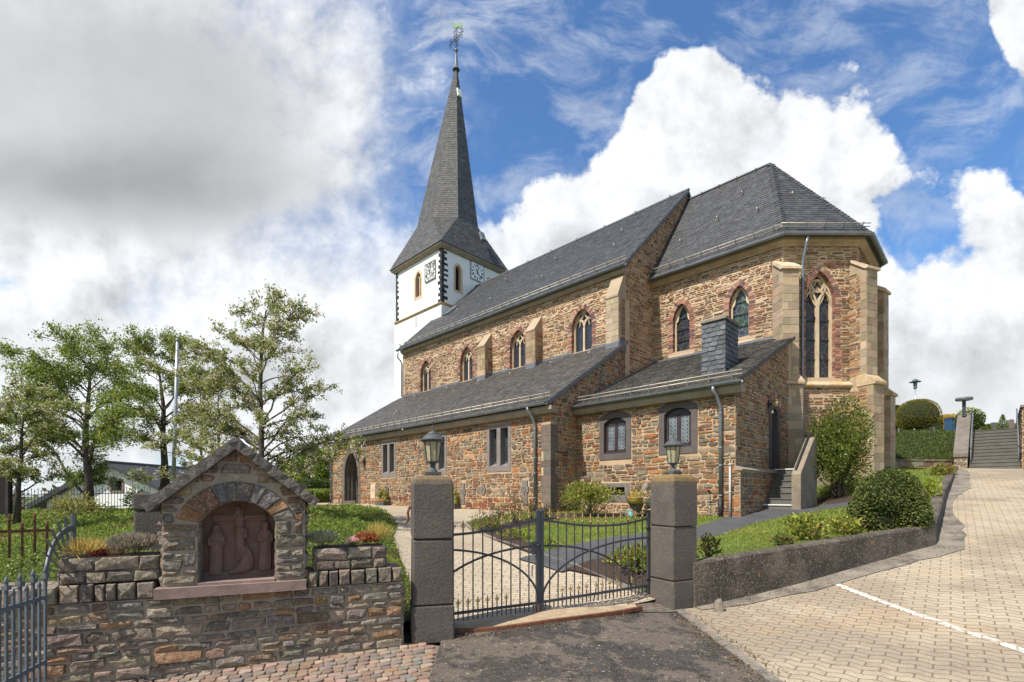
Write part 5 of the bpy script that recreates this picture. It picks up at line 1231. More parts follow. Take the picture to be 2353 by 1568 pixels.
def clock(fr, uc, vc, hs, worn):
    b = MB(); r = random.Random(12); wht = (.74, .75, .74) if not worn else (.62, .62, .60)
    b.box(fr, uc-hs, uc+hs, vc-hs, vc+hs, .03, .06, 0, wht)
    for p, q in (((uc-hs, vc-hs), (uc+hs, vc-hs)), ((uc-hs, vc+hs), (uc+hs, vc+hs)), ((uc-hs, vc-hs), (uc-hs, vc+hs)), ((uc+hs, vc-hs), (uc+hs, vc+hs))): barp(b, fr, [p, q], .06, .035, .05, 1)
    c = b.build('clock', [M['paint'], M['zinc'], M['castiron']], CH)
    num = ['XII', 'I', 'II', 'III', 'IIII', 'V', 'VI', 'VII', 'VIII', 'IX', 'X', 'XI']
    for k, s in enumerate(num):
        th = math.pi/2-k*math.pi/6; R = hs*.76; c0 = (uc+R*math.cos(th), vc+R*math.sin(th)); ux = (math.sin(th), -math.cos(th)); vy = (math.cos(th), math.sin(th)); H = hs*.26
        n = MB(); wd = {'I': .4, 'V': .8, 'X': .8}; T = sum(wd[ch] for ch in s); x = -T/2
        def P(a, q): return (c0[0]+ux[0]*a*H*.5+vy[0]*q*H*.5, c0[1]+ux[1]*a*H*.5+vy[1]*q*H*.5)
        for ch in s:
            w_ = wd[ch]; m_ = x+w_/2
            if worn and r.random() < .2: x += w_; continue
            if ch == 'I': ls = [((m_, -1), (m_, 1))]
            elif ch == 'V': ls = [((m_-.32, 1), (m_, -1)), ((m_+.32, 1), (m_, -1))]
            else: ls = [((m_-.32, 1), (m_+.32, -1)), ((m_+.32, 1), (m_-.32, -1))]
            for p, q in ls: barp(n, fr, [P(*p), P(*q)], .064, hs*.045, .008, 0)
            x += w_
        if n.f: n.build('numeral', M['castiron'], c)
    if worn:
        n = MB()
        for k in range(240):
            x, y = r.uniform(-.94, .94), r.uniform(-.94, .94)
            if (x > -.05 and y < .2 and y > -.45 and r.random() < .85) or (y < -.45 and r.random() < .45) or r.random() < .15: continue
            w_, h_ = hs*r.uniform(.02, .05), hs*r.uniform(.04, .16); n.box(fr, uc+x*hs-w_, uc+x*hs+w_, vc+max(-.93, min(.9, y))*hs-h_*.5, min(vc+y*hs+h_, vc+hs*.97), .06, .0625, 1, jit((.13, .10, .085), r, .4))
        n.build('bare_patches', [M['castiron'], M['paint']], c)
    h = MB()
    def hand(th, L, t): 
        d = (math.cos(th), math.sin(th)); barp(h, fr, [(uc-d[0]*L*.35, vc-d[1]*L*.35), (uc+d[0]*L*.75, vc+d[1]*L*.75)], .085, t, .01); e = (-d[1], d[0])
        h.prism(fr, [(uc+d[0]*L*.7+e[0]*t*1.3, vc+d[1]*L*.7+e[1]*t*1.3), (uc+d[0]*L, vc+d[1]*L), (uc+d[0]*L*.7-e[0]*t*1.3, vc+d[1]*L*.7-e[1]*t*1.3)], .08, .092); h.prism(fr, [(uc-d[0]*L*.3+t*1.4*math.cos(q), vc-d[1]*L*.3+t*1.4*math.sin(q)) for q in [i*math.pi/4 for i in range(8)]], .08, .092)
    hand(rad(90-11), hs*.62, hs*.06); hand(rad(90-134), hs*.92, hs*.05); h.build('hands', M['castiron'], c)
    return c
clock(TF_E, TBs+3.10, 17.35, .60, False)
clock(TF_S, TA-1.22, 16.80, .60, True)['label'] = 'weathered clock face with peeling paint'
def spire():
    b = MB(); cx, cb = TA-TW/2, TBs+TW/2; H0 = TW/2+.36; ap = 2.2; z0, z1, z2 = 18.24, 21.0, 33.3; lean = .55
    def c3(z): f = max(0, (z-z1)/(33.7-z1)); return CW(cx, cb, z)+V((lean*f, 0, 0))
    sq = [(1, -1), (1, 1), (-1, 1), (-1, -1)]; k = ap*math.tan(rad(22.5))
    ec = [CW(cx+H0*x, cb+H0*y, z0) for x, y in sq]
    oc = [(ap, -k), (ap, k), (k, ap), (-k, ap), (-ap, k), (-ap, -k), (-k, -ap), (k, -ap)]
    def oz(z):
        f = (33.75-z)/(33.75-z1); c = c3(z); return [c+UA*(x*f)+VB*(y*f) for x, y in oc]
    o1 = oz(z1); o2 = oz(z2)
    F = [([ec[0], ec[1], o1[1], o1[0]], 0), ([ec[1], ec[2], o1[3], o1[2]], 1), ([ec[2], ec[3], o1[5], o1[4]], 1), ([ec[3], ec[0], o1[7], o1[6]], 0), ([ec[0], o1[0], o1[7]], 0), ([ec[1], o1[2], o1[1]], 0), ([ec[2], o1[4], o1[3]], 1), ([ec[3], o1[6], o1[5]], 0)]
    for i in range(8): F.append(([o1[i], o1[(i+1) % 8], o2[(i+1) % 8], o2[i]], 0 if i in (0, 1, 5, 6, 7) else 1))
    for i, (P, hid) in enumerate(F):
        n = (P[1]-P[0]).cross(P[-1]-P[0]).normalized()
        cen = sum(P, V((0, 0, 0)))/len(P)
        if n.dot(cen-c3(cen.z)) < 0: P = P[::-1]; P = P[-1:]+P[:-1]; n = -n
        b.face(P, 0, PAL_SP[0])
        if not hid:
            e1 = (ZZ.cross(n)).normalized(); e2_ = n.cross(e1); fr = Fr(P[0], e1, e2_, n); Q = [((p-P[0]).dot(e1), (p-P[0]).dot(e2_)) for p in P]
            slates(b, fr, Q, .15, .22, PAL_SP, 130+i, thick=.013)
    b.face(ec[::-1], 0, PAL_SP[0]); b.face(o2, 0)
    s = b.build('spire', M['slate'], CH)
    t = c3(33.2); h = MB(); h.lathe(t, [(.26, 0), (.28, .02), (.20, .08), (.12, .6), (.075, 1.15), (.06, 1.2), (.09, 1.25), (.06, 1.32), (.10, 1.36), (.15, 1.46), (.10, 1.58), (.03, 1.62)], 12); h.build('finial', M['lead'], s)
    q = t+ZZ*1.6; x = MB(); x.tube([q, q+ZZ*1.56], .03, 6); c0 = q+ZZ*.76; e = (UA*.72-VB*.70).normalized(); e = V((.86, .0, -.32)).normalized(); e = UA
    # wrought iron cross: crossbar, ring and scrolled braces
    arm = .85; x.tube([c0-e*arm, c0+e*arm], .026, 6)
    for sx in (-1, 1):
        for sz in (-1, 1):
            pts = [c0+e*sx*(.58-.46*math.sin(t_))+ZZ*sz*(.58-.46*math.cos(t_)) for t_ in [i*math.pi/16 for i in range(9)]]
            def scroll(p, d1, d2): return [p+d1*(.10*math.sin(a))+d2*(.10*(1-math.cos(a))) for a in [i*.5 for i in range(9)]]
            x.tube(scroll(c0+e*sx*.12*1.0+ZZ*sz*.62, ZZ*sz, e*sx)[::-1]+[c0+e*sx*.12+ZZ*sz*.62]+crvV(c0+e*sx*.12+ZZ*sz*.62, c0+e*sx*.16+ZZ*sz*.16, c0+e*sx*.62+ZZ*sz*.12)+scroll(c0+e*sx*.62+ZZ*sz*.12, e*sx, ZZ*sz), .02, 5)
    x.tube([c0+e*.26*math.cos(a)+ZZ*.26*math.sin(a) for a in [i*math.pi/8 for i in range(17)]], .02, 5)
    for a in (math.pi/4, 3*math.pi/4): x.tube([c0+e*.26*math.cos(a)+ZZ*.26*math.sin(a), c0-e*.26*math.cos(a)-ZZ*.26*math.sin(a)], .016, 5)
    x.build('iron_cross', M['castiron'], s)
    o = q+ZZ*1.5; w = MB(); fr = Fr(o, V((.97, -.24, 0)), ZZ)
    fr = Fr(o, fr.e1*.8, ZZ*.85, fr.e3); w.prism(fr, [(-.30, .62), (-.42, .55), (-.33, .50), (-.34, .25), (-.22, .06), (0, .0), (.16, .08), (.34, -.06), (.52, -.04), (.62, .16), (.56, .36), (.36, .46), (.20, .40), (.10, .24), (-.06, .26), (-.16, .36), (-.20, .56), (-.24, .64)], -.02, .02); w.build('weathercock', M['copper'], s)
    d = MB()
    for zz_, fx in ((20.0, 4.4), (31.2, None)):
        if fx:
            o_ = CW(TA+.36-.33*(zz_-z0)/(z1-z0)*1.65, TBs+3.55, zz_); fr = Fr(o_, VB, (ZZ*.93-UA*.37), (UA*.93+ZZ*.37)); d.box(fr, -.2, .2, -.35, .35, 0, .16, 0); d.face([fr.p(-.15, -.3, .165), fr.p(.15, -.3, .165), fr.p(.15, .3, .165), fr.p(-.15, .3, .165)], 1)
        else:
            c = c3(zz_); f = (33.75-zz_)/(33.75-z1); o_ = c+UA*(ap*f); fr = Fr(o_, VB, (ZZ*.985-UA*.17), UA); d.box(fr, -.18, .18, -.3, .3, -.03, .14, 2)
    d.build('hatch', [M['zinc'], M['glass_pale'], M['white']], s)
def crvV(a, b_, c, n=8): return [a*(1-t)**2+b_*2*t*(1-t)+c*t*t for t in [i/n for i in range(n+1)]]
spire()
# ---------------------------------------------------------------- front wall, shrine, pillars, gate
FW = Fr(WO, WD, ZZ, WN)
PAL_Q = [(.185, .150, .115), (.215, .172, .13), (.155, .13, .104), (.24, .19, .14), (.27, .20, .135), (.22, .145, .095), (.19, .16, .13), (.29, .22, .15), (.19, .13, .09), (.26, .15, .08), (.16, .138, .115), (.17, .146, .122), (.22, .18, .14)]
PAL_QB = [(.21, .17, .125), (.185, .15, .112), (.24, .19, .14), (.165, .136, .104)]
def front_wall():
    t = thing('stone_wall', WL(-1.6, 0, 0), 'low wall of split grey and brown quarry stone under the wayside shrine', 'wall')
    b = MB(); b.box(FW, -3.95, .03, -.3, .70, -.40, -.02)
    stones(b, FW, rect(-3.95, .03, -.15, .695), [], PAL_Q, (.066, .122), (.15, .38), .009, (.010, .024), 1, 201, .2, .25, rough=.015, wob=.010, bev=.012, base=-.02, dark=.24)
    stones(b, Fr(FW.p(.03, 0, 0), -WN, ZZ, WD), rect(0, .4, -.1, .69), [], PAL_Q, (.08, .12), (.2, .3), .008, (.008, .016), 1, 202, 0, .3)
    b.build('masonry', [M['quarrymortar'], M['quarry']], t)
    c = MB(); r = random.Random(5)
    for s0, s1 in ((-3.95, -2.20), (-.93, .02)):
        s = s0
        while s < s1-.02:
            w = r.uniform(.075, .16)
            if s1-(s+w) < .06: w = s1-s
            g = .006; top = .862+r.uniform(-.008, .008); ww = r.uniform(-.005, .012)
            emit(c, Fr(FW.p(0, 0, -.02), WD, ZZ, WN), [(s+g, .705), (s+w-g, .705+r.uniform(0, .006)), (s+w-g, top), (s+g, top-r.uniform(0, .006))], .03+ww, 0, jit(r.choice(PAL_QB), r, .2), r, .02, 0, .012)
            c.box(FW, s+g, s+w-g, .705, top-.004, -.42, -.02, 0, jit(r.choice(PAL_QB), r, .2)); s += w
    c.build('coping', M['quarry'], t)
    a = MB(); a.box(FW, -4.1, -2.9, -.2, .02, -.1, .55); a.build('stone_tread', M['slab'], t)
front_wall()
def shrine():
    t = thing('wayside_shrine', WL(-1.54, 0, .82), 'small gabled stone shrine with a carved red crucifixion relief standing on the front wall', 'shrine')
    S0, S1, EZ, PK = -2.14, -.95, 1.60, 2.10; uc = (S0+S1)/2
    O = segm(-1.54, .325, .82, 1.38, .20, 12)
    out = [(S0, .80), (S1, .80), (S1, EZ), (uc, PK), (S0, EZ)]
    f = Fr(FW.p(0, 0, .02), WD, ZZ, WN); b = MB()
    wallface(b, f, out, [O], .24)
    for p, q in ((out[1], out[2]), (out[2], out[3]), (out[3], out[4]), (out[4], out[0])): b.face([f.p(*p), f.p(p[0], p[1], -.46), f.p(q[0], q[1], -.46), f.p(*q)], 0)
    b.face([f.p(p[0], p[1], -.46) for p in out][::-1], 0)
    VO = offs(segm(-1.54, .325, .82, 1.38, .20, 12), .20)
    hole = [p for p in VO]
    jam = rect(-1.54-.325, -1.54+.325, .8, 1.4)
    stones(b, f, [(S0, .82), (S1, .82), (S1, 1.38), (S0, 1.38)], [jam], PAL_Q+[(.17, .14, .1), (.2, .19, .16)], (.09, .17), (.12, .32), .010, (.012, .026), 1, 211, .35, .3, rough=.014)
    stones(b, f, [(S0, 1.38), (S1, 1.38), (S1, EZ), (uc, PK), (S0, EZ)], [[p for p in segm(-1.54, .50, 1.3, 1.42, .36, 12)]], PAL_Q+[(.17, .10, .06)], (.075, .12), (.12, .26), .009, (.010, .020), 1, 212, .2, .6, rough=.010)
    rr = random.Random(8); A0 = segm(-1.54, .325, .82, 1.38, .20, 24)[2:]; A1_ = segm(-1.54, .50, .82, 1.42, .35, 24)[2:]; k = 0
    while k < 24:
        st = rr.choice((2, 3, 3)); k2 = min(24, k+st); e = .12
        P = [lerp2(A0[k], A0[k2], .06), lerp2(A1_[k], A1_[k2], .06), lerp2(A1_[k2], A1_[k], .06), lerp2(A0[k2], A0[k], .06)]
        emit(b, f, P, .022, 1, jit(rr.choice([(.25, .135, .06), (.12, .11, .105), (.15, .125, .11), (.2, .12, .075), (.13, .12, .12), (.3, .29, .28)]), rr, .2), rr, .014); k = k2
    # sides and the left reveal
    stones(b, Fr(f.p(S1, 0, 0), -WN, ZZ, WD), rect(0, .45, .8, EZ-.02), [], PAL_Q, (.09, .16), (.15, .28), .010, (.012, .03), 1, 213, .2, .4, rough=.02)
    stones(b, Fr(f.p(S0, 0, 0), WN, ZZ, -WD), rect(-.45, 0, .8, EZ-.02), [], PAL_Q, (.09, .16), (.15, .28), .010, (.012, .03), 1, 214, .2, .4, rough=.02)
    for sg in (-1, 1):
        stones(b, Fr(f.p(-1.54+sg*.324, 0, -.02 if sg > 0 else -.22), WN*(-1 if sg > 0 else 1), ZZ, WD*-sg), rect(0, .2, .84, 1.36), [], PAL_Q, (.10, .16), (.09, .14), .010, (.004, .010), 1, 215, 0, .2)
    b.build('masonry', [M['quarrymortar'], M['quarry']], t)
    s = MB(); r = random.Random(3)
    s.box(FW, -2.185, -.935, .705, .80, -.30, .10); s.box(Fr(FW.p(0, .80, 0), WD, ZZ, WN), -1.86, -1.22, 0, .025, -.2, .06); s.build('ledge', M['slab'], t)
    rf = MB()
    for sg, e in ((-1, (uc-.735, 1.555)), (1, (uc+.735, 1.585))):
        p0 = (uc, PK+.085); d = V((e[0]-p0[0], e[1]-p0[1])); L = d.length; d.normalize(); n = V((-d.y, d.x)); n = n if n.y > 0 else -n
        k = 16; T = []; B = []
        for i in range(k+1):
            q = V(p0)+d*(L*i/k); T.append(q+n*(.0)); B.append(q-n*.088)
        for i in range(k):
            def w3(p, w): return FW.p(p.x, p.y, w)
            j0, j1 = [.12+.007*math.sin(i*2.3+x) for x in (0, 1.7)]; h0, h1 = [.12+.007*math.sin((i+1)*2.3+x) for x in (0, 1.7)]
            a, b_, c, d_ = w3(T[i], j0), w3(T[i+1], h0), w3(B[i+1], h1), w3(B[i], j1)
            m_ = (a+b_+c+d_)/4+WN*r.uniform(-.003, .008)
            Q = [a, d_, c, b_] if sg > 0 else [a, b_, c, d_]
            for x in range(4): rf.face([Q[x], Q[(x+1) % 4], m_], 0)
            a2, b2, c2, d2 = w3(T[i], -.52), w3(T[i+1], -.52), w3(B[i+1], -.52), w3(B[i], -.52)
            rf.face([a, b_, b2, a2], 1); rf.face([d_, d2, c2, c], 0); rf.face([a2, b2, c2, d2], 0)
        e_ = k; rf.face([w3(T[e_], .12), w3(B[e_], .12), w3(B[e_], -.52), w3(T[e_], -.52)], 0)
    rf.build('roof_slab', [M['roofslab'], M['lichen_roof']], t)
    # carved relief: one slab with the figures worked out of it
    c = MB(); F = Fr(FW.p(-1.54, .825, -.215), WD, ZZ, WN*1.2)
    c.box(F, -.34, .34, -.02, .80, -.05, .0); c.box(F, -.34, .34, -.02, .06, -.02, .028)
    c.box(F, -.235, .235, .555, .625, -.01, .016); c.box(F, -.04, .04, .05, .76, -.01, .014)
    def E(u, v, w, a, d): return (F.p(u, v, w), F.e1*a, F.e3*d)
    def robe(u, base, H, face, lean=0.0):
        c.loft([E(u-.01, base, .012, .062, .034), E(u-.012, base+.03, .016, .06, .036), E(u+lean*.3, base+H*.35, .018, .055, .036), E(u+lean*.5, base+H*.55, .02, .06, .040), E(u+lean*.8, base+H*.72, .022, .066, .04), E(u+lean, base+H*.80, .022, .052, .034), E(u+lean, base+H*.835, .022, .022, .02)], 16)
        hd = base+H*.90; c.loft([E(u+lean, hd-.05, .024, .016, .016), E(u+lean, hd-.03, .028, .030, .028), E(u+lean, hd, .03, .036, .032), E(u+lean, hd+.03, .028, .028, .026), E(u+lean, hd+.045, .024, .008, .008)], 12)
        c.loft([E(u+lean+face*.012, hd-.012, .06, .006, .008), E(u+lean+face*.012, hd+.012, .056, .004, .005)], 6)
        # folds
        for k in range(-2, 3): c.tube([F.p(u+k*.021+lean*.5, base+H*.52, .054-abs(k)*.006), F.p(u+k*.023, base+H*.25, .052-abs(k)*.006), F.p(u+k*.025-.01, base+.01, .048-abs(k)*.005)], .006, 5)
        # sleeves meeting in front of the chest
        for sg in (-1, 1): c.tube([F.p(u+lean+sg*.055, base+H*.74, .03), F.p(u+lean+sg*.06, base+H*.60, .045), F.p(u+lean+face*.03, base+H*.60+.02, .062)], [.018, .02, .012], 7)
        c.loft([E(u+lean+face*.035, base+H*.60, .062, .012, .01), E(u+lean+face*.04, base+H*.67, .058, .006, .006)], 6)
    robe(-.205, .035, .50, 1); robe(.225, .055, .50, -1, .0)
    # veil of the standing woman
    c.loft([E(-.205, .33, .014, .062, .02), E(-.205, .45, .016, .046, .03), E(-.205, .51, .016, .036, .03), E(-.205, .535, .016, .012, .012)], 14)
    # crucified figure
    c.loft([E(.0, .19, .018, .018, .016), E(.008, .24, .022, .020, .018), E(.012, .31, .03, .026, .024), E(.008, .36, .032, .03, .026), E(.004, .42, .03, .040, .028), E(.006, .46, .028, .046, .030), E(.0, .50, .026, .034, .024), E(-.004, .54, .026, .042, .027), E(-.006, .585, .026, .052, .026), E(-.004, .61, .024, .03, .02)], 14)
    c.loft([E(.006, .435, .03, .047, .034), E(.008, .475, .03, .050, .036), E(.006, .49, .03, .046, .03)], 12); c.tube([F.p(.045, .475, .04), F.p(.055, .43, .04), F.p(.05, .39, .035)], .012, 6)
    for sg in (-1, 1):
        c.tube([F.p(sg*.045, .595, .026), F.p(sg*.10, .592, .024), F.p(sg*.16, .60, .022), F.p(sg*.205, .605, .024)], [.020, .017, .013, .012], 8)
        for q in range(4): c.tube([F.p(sg*.20, .598+q*.006, .026), F.p(sg*.225, .598+q*.008, .03)], .003, 5)
        c.tube([F.p(sg*.012, .42, .03), F.p(sg*.018+.006, .31, .044), F.p(.004+sg*.010, .22, .03), F.p(.0+sg*.006, .17, .03)], [.024, .02, .015, .010], 8)
    c.loft([E(-.012, .61, .028, .016, .018), E(-.015, .635, .034, .028, .028), E(-.016, .665, .034, .032, .030), E(-.014, .695, .03, .026, .024), E(-.012, .71, .026, .008, .008)], 12); c.loft([E(-.018, .65, .064, .006, .006), E(-.017, .675, .06, .004, .005)], 6)
    c.tube([F.p(-.044, .67, .03), F.p(-.046, .63, .028), F.p(-.04, .60, .03)], .010, 6); c.tube([F.p(.016, .67, .03), F.p(.02, .63, .028), F.p(.018, .60, .03)], .010, 6)
    # kneeling woman at the foot of the cross
    c.loft([E(-.045, .035, .014, .062, .03), E(-.01, .05, .02, .10, .036), E(.03, .09, .024, .082, .042), E(.05, .15, .026, .056, .042), E(.055, .20, .026, .046, .038), E(.05, .235, .024, .03, .026), E(.042, .25, .024, .018, .018)], 16)
    c.loft([E(.036, .245, .026, .026, .026), E(.03, .275, .03, .036, .032), E(.034, .30, .028, .030, .026), E(.036, .315, .024, .008, .008)], 12)
    c.tube([F.p(.045, .30, .03), F.p(.085, .24, .03), F.p(.10, .16, .035), F.p(.105, .08, .025)], [.02, .02, .018, .008], 7); c.tube([F.p(.02, .20, .05), F.p(-.01, .19, .056), F.p(-.02, .23, .045)], [.016, .014, .009], 7)
    for k in range(4): c.tube([F.p(.05+k*.012, .16, .066-k*.004), F.p(.02+k*.016, .09, .062), F.p(-.04+k*.02, .045, .045)], .005, 5)
    ob = c.build('carved_relief', M['redsand'], t); md = ob.modifiers.new('fuse', 'REMESH'); md.mode = 'VOXEL'; md.voxel_size = .0038; md.use_smooth_shade = True
def lerp2(a, b, t): return (lerp(a[0], b[0], t), lerp(a[1], b[1], t))
M['lichen_roof'] = mat('lichened_slab_top', (.17, .14, .105), .92, var=.25, vscale=6, bump=.7, bscale=30, bdist=.01, spots=((5., .45, .65, (.30, .20, .07), .7), (12., .6, .7, (.36, .33, .26), .5)))
shrine()
def stone_pier():
    p = at(361, 1165, 6.3); f = Fr(V((p.x, p.y, 0)), WD, ZZ, WN); b = MB(); r = random.Random(4)
    b.box(f, -.20, .20, .6, 1.435, -.2, .2); b.box(f, -.21, .21, 1.44, 1.66, -.21, .21)
    o = b.build('stone_pier', M['basaltblock'], None, (p.x, p.y, .7)); md = o.modifiers.new('bevel', 'BEVEL'); md.width = .025; md.segments = 2
    tag(o, 'short pier of two lichened blocks behind the shrine roof', 'pier')
stone_pier()
# planters -----------------------------------------------------------
def planter(s0, s1, label):
    t = thing('planter', WL((s0+s1)/2, -.2, .87), label, 'planter', 'stone planters on the front wall'); b = MB()
    b.box(FW, s0, s1, .868, 1.085, -.40, -.03, 0, (.10, .09, .08))
    stones(b, Fr(FW.p(0, 0, -.03), WD, ZZ, WN), rect(s0, s1, .868, 1.09), [], PAL_QB, (.095, .115), (.16, .34), .005, (.012, .024), 0, int(s1*-100)+230, 0, .15, rough=.018, bev=.010)
    stones(b, Fr(FW.p(s1, 0, -.03), -WN, ZZ, WD), rect(0, .36, .87, 1.085), [], PAL_QB, (.1, .12), (.15, .2), .005, (.008, .016), 0, 233, 0, .1, rough=.01)
    stones(b, Fr(FW.p(s0, 0, -.03), WN, ZZ, -WD), rect(-.36, 0, .87, 1.085), [], PAL_QB, (.1, .12), (.15, .2), .005, (.008, .016), 0, 234, 0, .1, rough=.01)
    b.build('trough', M['quarry'], t); q = MB(); q.box(FW, s0+.04, s1-.04, 1.02, 1.092, -.37, -.05); q.build('soil', M['soil'], t)
planter(-2.89, -2.17, 'weathered stone trough on the wall planted with lavender and grasses'); planter(-.86, -.15, 'stone trough on the wall planted with silver shrub and red heuchera beside the gate pillar')
# gate pillars ---------------------------------------------------------
def pillar(x, y, rot, w, zs, label, seed, taper=.02):
    t = thing('gate_pillar', (x, y, zs[0]), label, 'pillar', 'gate pillars'); R = random.Random(seed); e = V((math.cos(rot), math.sin(rot), 0)); nn = V((math.sin(rot), -math.cos(rot), 0))
    for i in range(3):
        a, c = zs[i], zs[i+1]; h = w/2+(.012 if i == 0 else 0); b = MB(); top = i == 2; fr = Fr(V((x, y, 0)), e, nn*-1, ZZ)
        dx, dy = R.uniform(-.006, .006), R.uniform(-.006, .006)
        rings = [(a+.006, h-.012), (a+.022, h), (lerp(a, c, .5), h+R.uniform(-.002, .004)), (c-(.10 if top else .02), h-.002), (c-(.045 if top else .008), h-(.02 if top else .008))]+([(c-.012, h-.06), (c, h-.11)] if top else [(c-.004, h-.012)])
        ids = []
        for z, q in rings:
            k = q*.92; ids.append([b.vt(fr.p(u+dx+R.uniform(-.003, .003), v+dy+R.uniform(-.003, .003), z)) for u, v in ((-k, -q), (k, -q), (q, -k), (q, k), (k, q), (-k, q), (-q, k), (-q, -k))])
        for p_ in range(len(ids)-1):
            for j in range(8): jj = (j+1) % 8; b.ix((ids[p_][j], ids[p_][jj], ids[p_+1][jj], ids[p_+1][j]), 0)
        b.ix(ids[-1], 0); b.ix(ids[0][::-1], 0); b.build('block', M['basalttop' if top else 'basaltblock'], t)
    return t
PLX, PLY = -.925, 5.63; PRX, PRY = 2.315, 6.98
pillar(PLX, PLY, rad(14), .455, (-.02, .405, 1.14, 1.855), 'dark basalt gate pillar with an orange lichened top, at the end of the quarry stone wall', 3)
pillar(PRX, PRY, rad(26.5), .465, (-.03, .44, 1.19, 1.925), 'dark basalt gate pillar with a rounded pale top, beside the low concrete kerb wall', 5)
def hook():
    b = MB(); p = V((PLX-.235, PLY-.1, 1.44)); b.tube([p+V((.03, 0, .06)), p+V((-.0, -.03, .05)), p+V((-.012, -.05, 0)), p+V((-.004, -.05, -.06)), p+V((-.02, -.06, -.11)), p+V((-.045, -.07, -.13))], [.012, .016, .014, .014, .012, .006], 7)
    tag(b.build('iron_hook', M['rust'], None, p), 'rusty iron hook sticking out of a basalt gate pillar', 'hook')
hook()
# lamps on the pillars
def pillar_lamp(x, y, z, rot, label):
    t = thing('pillar_lamp', (x, y, z), label, 'lamp', 'lanterns on the gate pillars'); o = V((x, y, z)); c, s = math.cos(rot), math.sin(rot); e1, e2 = V((c, s, 0)), V((-s, c, 0)); fr = Fr(o, e1, e2, ZZ)
    b = MB()
    for u, v in ((-1, -1), (1, -1), (1, 1), (-1, 1)): b.box(fr, u*.089 if u < 0 else .05, -.05 if u < 0 else .089, v*.089 if v < 0 else .05, -.05 if v < 0 else .089, 0, .02)
    b.box(fr, -.089, .089, -.089, .089, .018, .046); b.lathe(o, [(.062, .046), (.058, .055), (.045, .075), (.024, .10), (.020, .118), (.024, .130), (.045, .148), (.078, .160), (.081, .168), (.076, .172)], 8, sm=False, rot=rot+.39); b.build('base', M['lampmetal'], t)
    g = MB(); g.lathe(o, [(.070, .170), (.100, .395), (.09, .396)], 8, sm=False, rot=rot+.39); g.build('lamp_glass', M['lampglass'], t)
    r = MB()
    for k in range(8):
        a = rot+.39+k*math.pi/4; d = V((math.cos(a), math.sin(a), 0)); r.bar([o+d*.074+ZZ*.168, o+d*.104+ZZ*.398], .010, .010, d); 
        if k % 2 == 0: r.lathe(o+d*.088+ZZ*.285, [(.009, -.006), (.009, .006)], 6)
    r.build('glazing_bar', M['lampmetal'], t)
    d = MB(); d.lathe(o, [(.105, .392), (.135, .405), (.142, .418), (.139, .424), (.122, .428), (.112, .442), (.098, .462), (.074, .478), (.060, .482), (.062, .487), (.056, .500), (.040, .512), (.016, .518), (.010, .530), (.010, .55), (.013, .552), (.008, .558), (.008, .575), (.011, .578), (.004, .592)], 20); d.build('lamp_roof', M['lampmetal'], t)
pillar_lamp(PLX+.01, PLY, 1.853, rad(14), 'cast iron lantern with frosted glass on the lichened gate pillar by the wall')
pillar_lamp(PRX-.01, PRY-.01, 1.923, rad(26.5), 'cast iron lantern with frosted glass on the gate pillar by the kerb wall')
# gate -------------------------------------------------------------------
GD = V((math.cos(rad(24.6)), math.sin(rad(24.6)), 0)); GN = V((GD.y, -GD.x, 0)); GC = V((.36, 6.33, 0))
def finial(o, sc=1.0, tilt=None):
    b = MB(); fr = Fr(o, GD, ZZ, GN)
    b.lathe(o, [(.006*sc, 0), (.013*sc, .006*sc), (.013*sc, .014*sc), (.007*sc, .022*sc), (.009*sc, .035*sc)], 8)
    P = [(0, .03), (.016, .06), (.012, .085), (0, .135), (-.012, .085), (-.016, .06)]
    for sg in (-1, 1):
        m = [b.vt(fr.p(0, v*sc, 0)) for v in ()]
    c0 = [fr.p(u*sc, v*sc, 0) for u, v in P]; f_, k_ = fr.p(0, .07*sc, .010*sc), fr.p(0, .07*sc, -.010*sc)
    for i in range(6): j = (i+1) % 6; b.face([c0[i], c0[j], f_], 0); b.face([c0[j], c0[i], k_], 0)
    for sg in (-1, 1): b.bar([fr.p(sg*.004*sc, .03*sc), fr.p(sg*.022*sc, .045*sc), fr.p(sg*.032*sc, .075*sc)], .011*sc, .008*sc, GN)
    return b
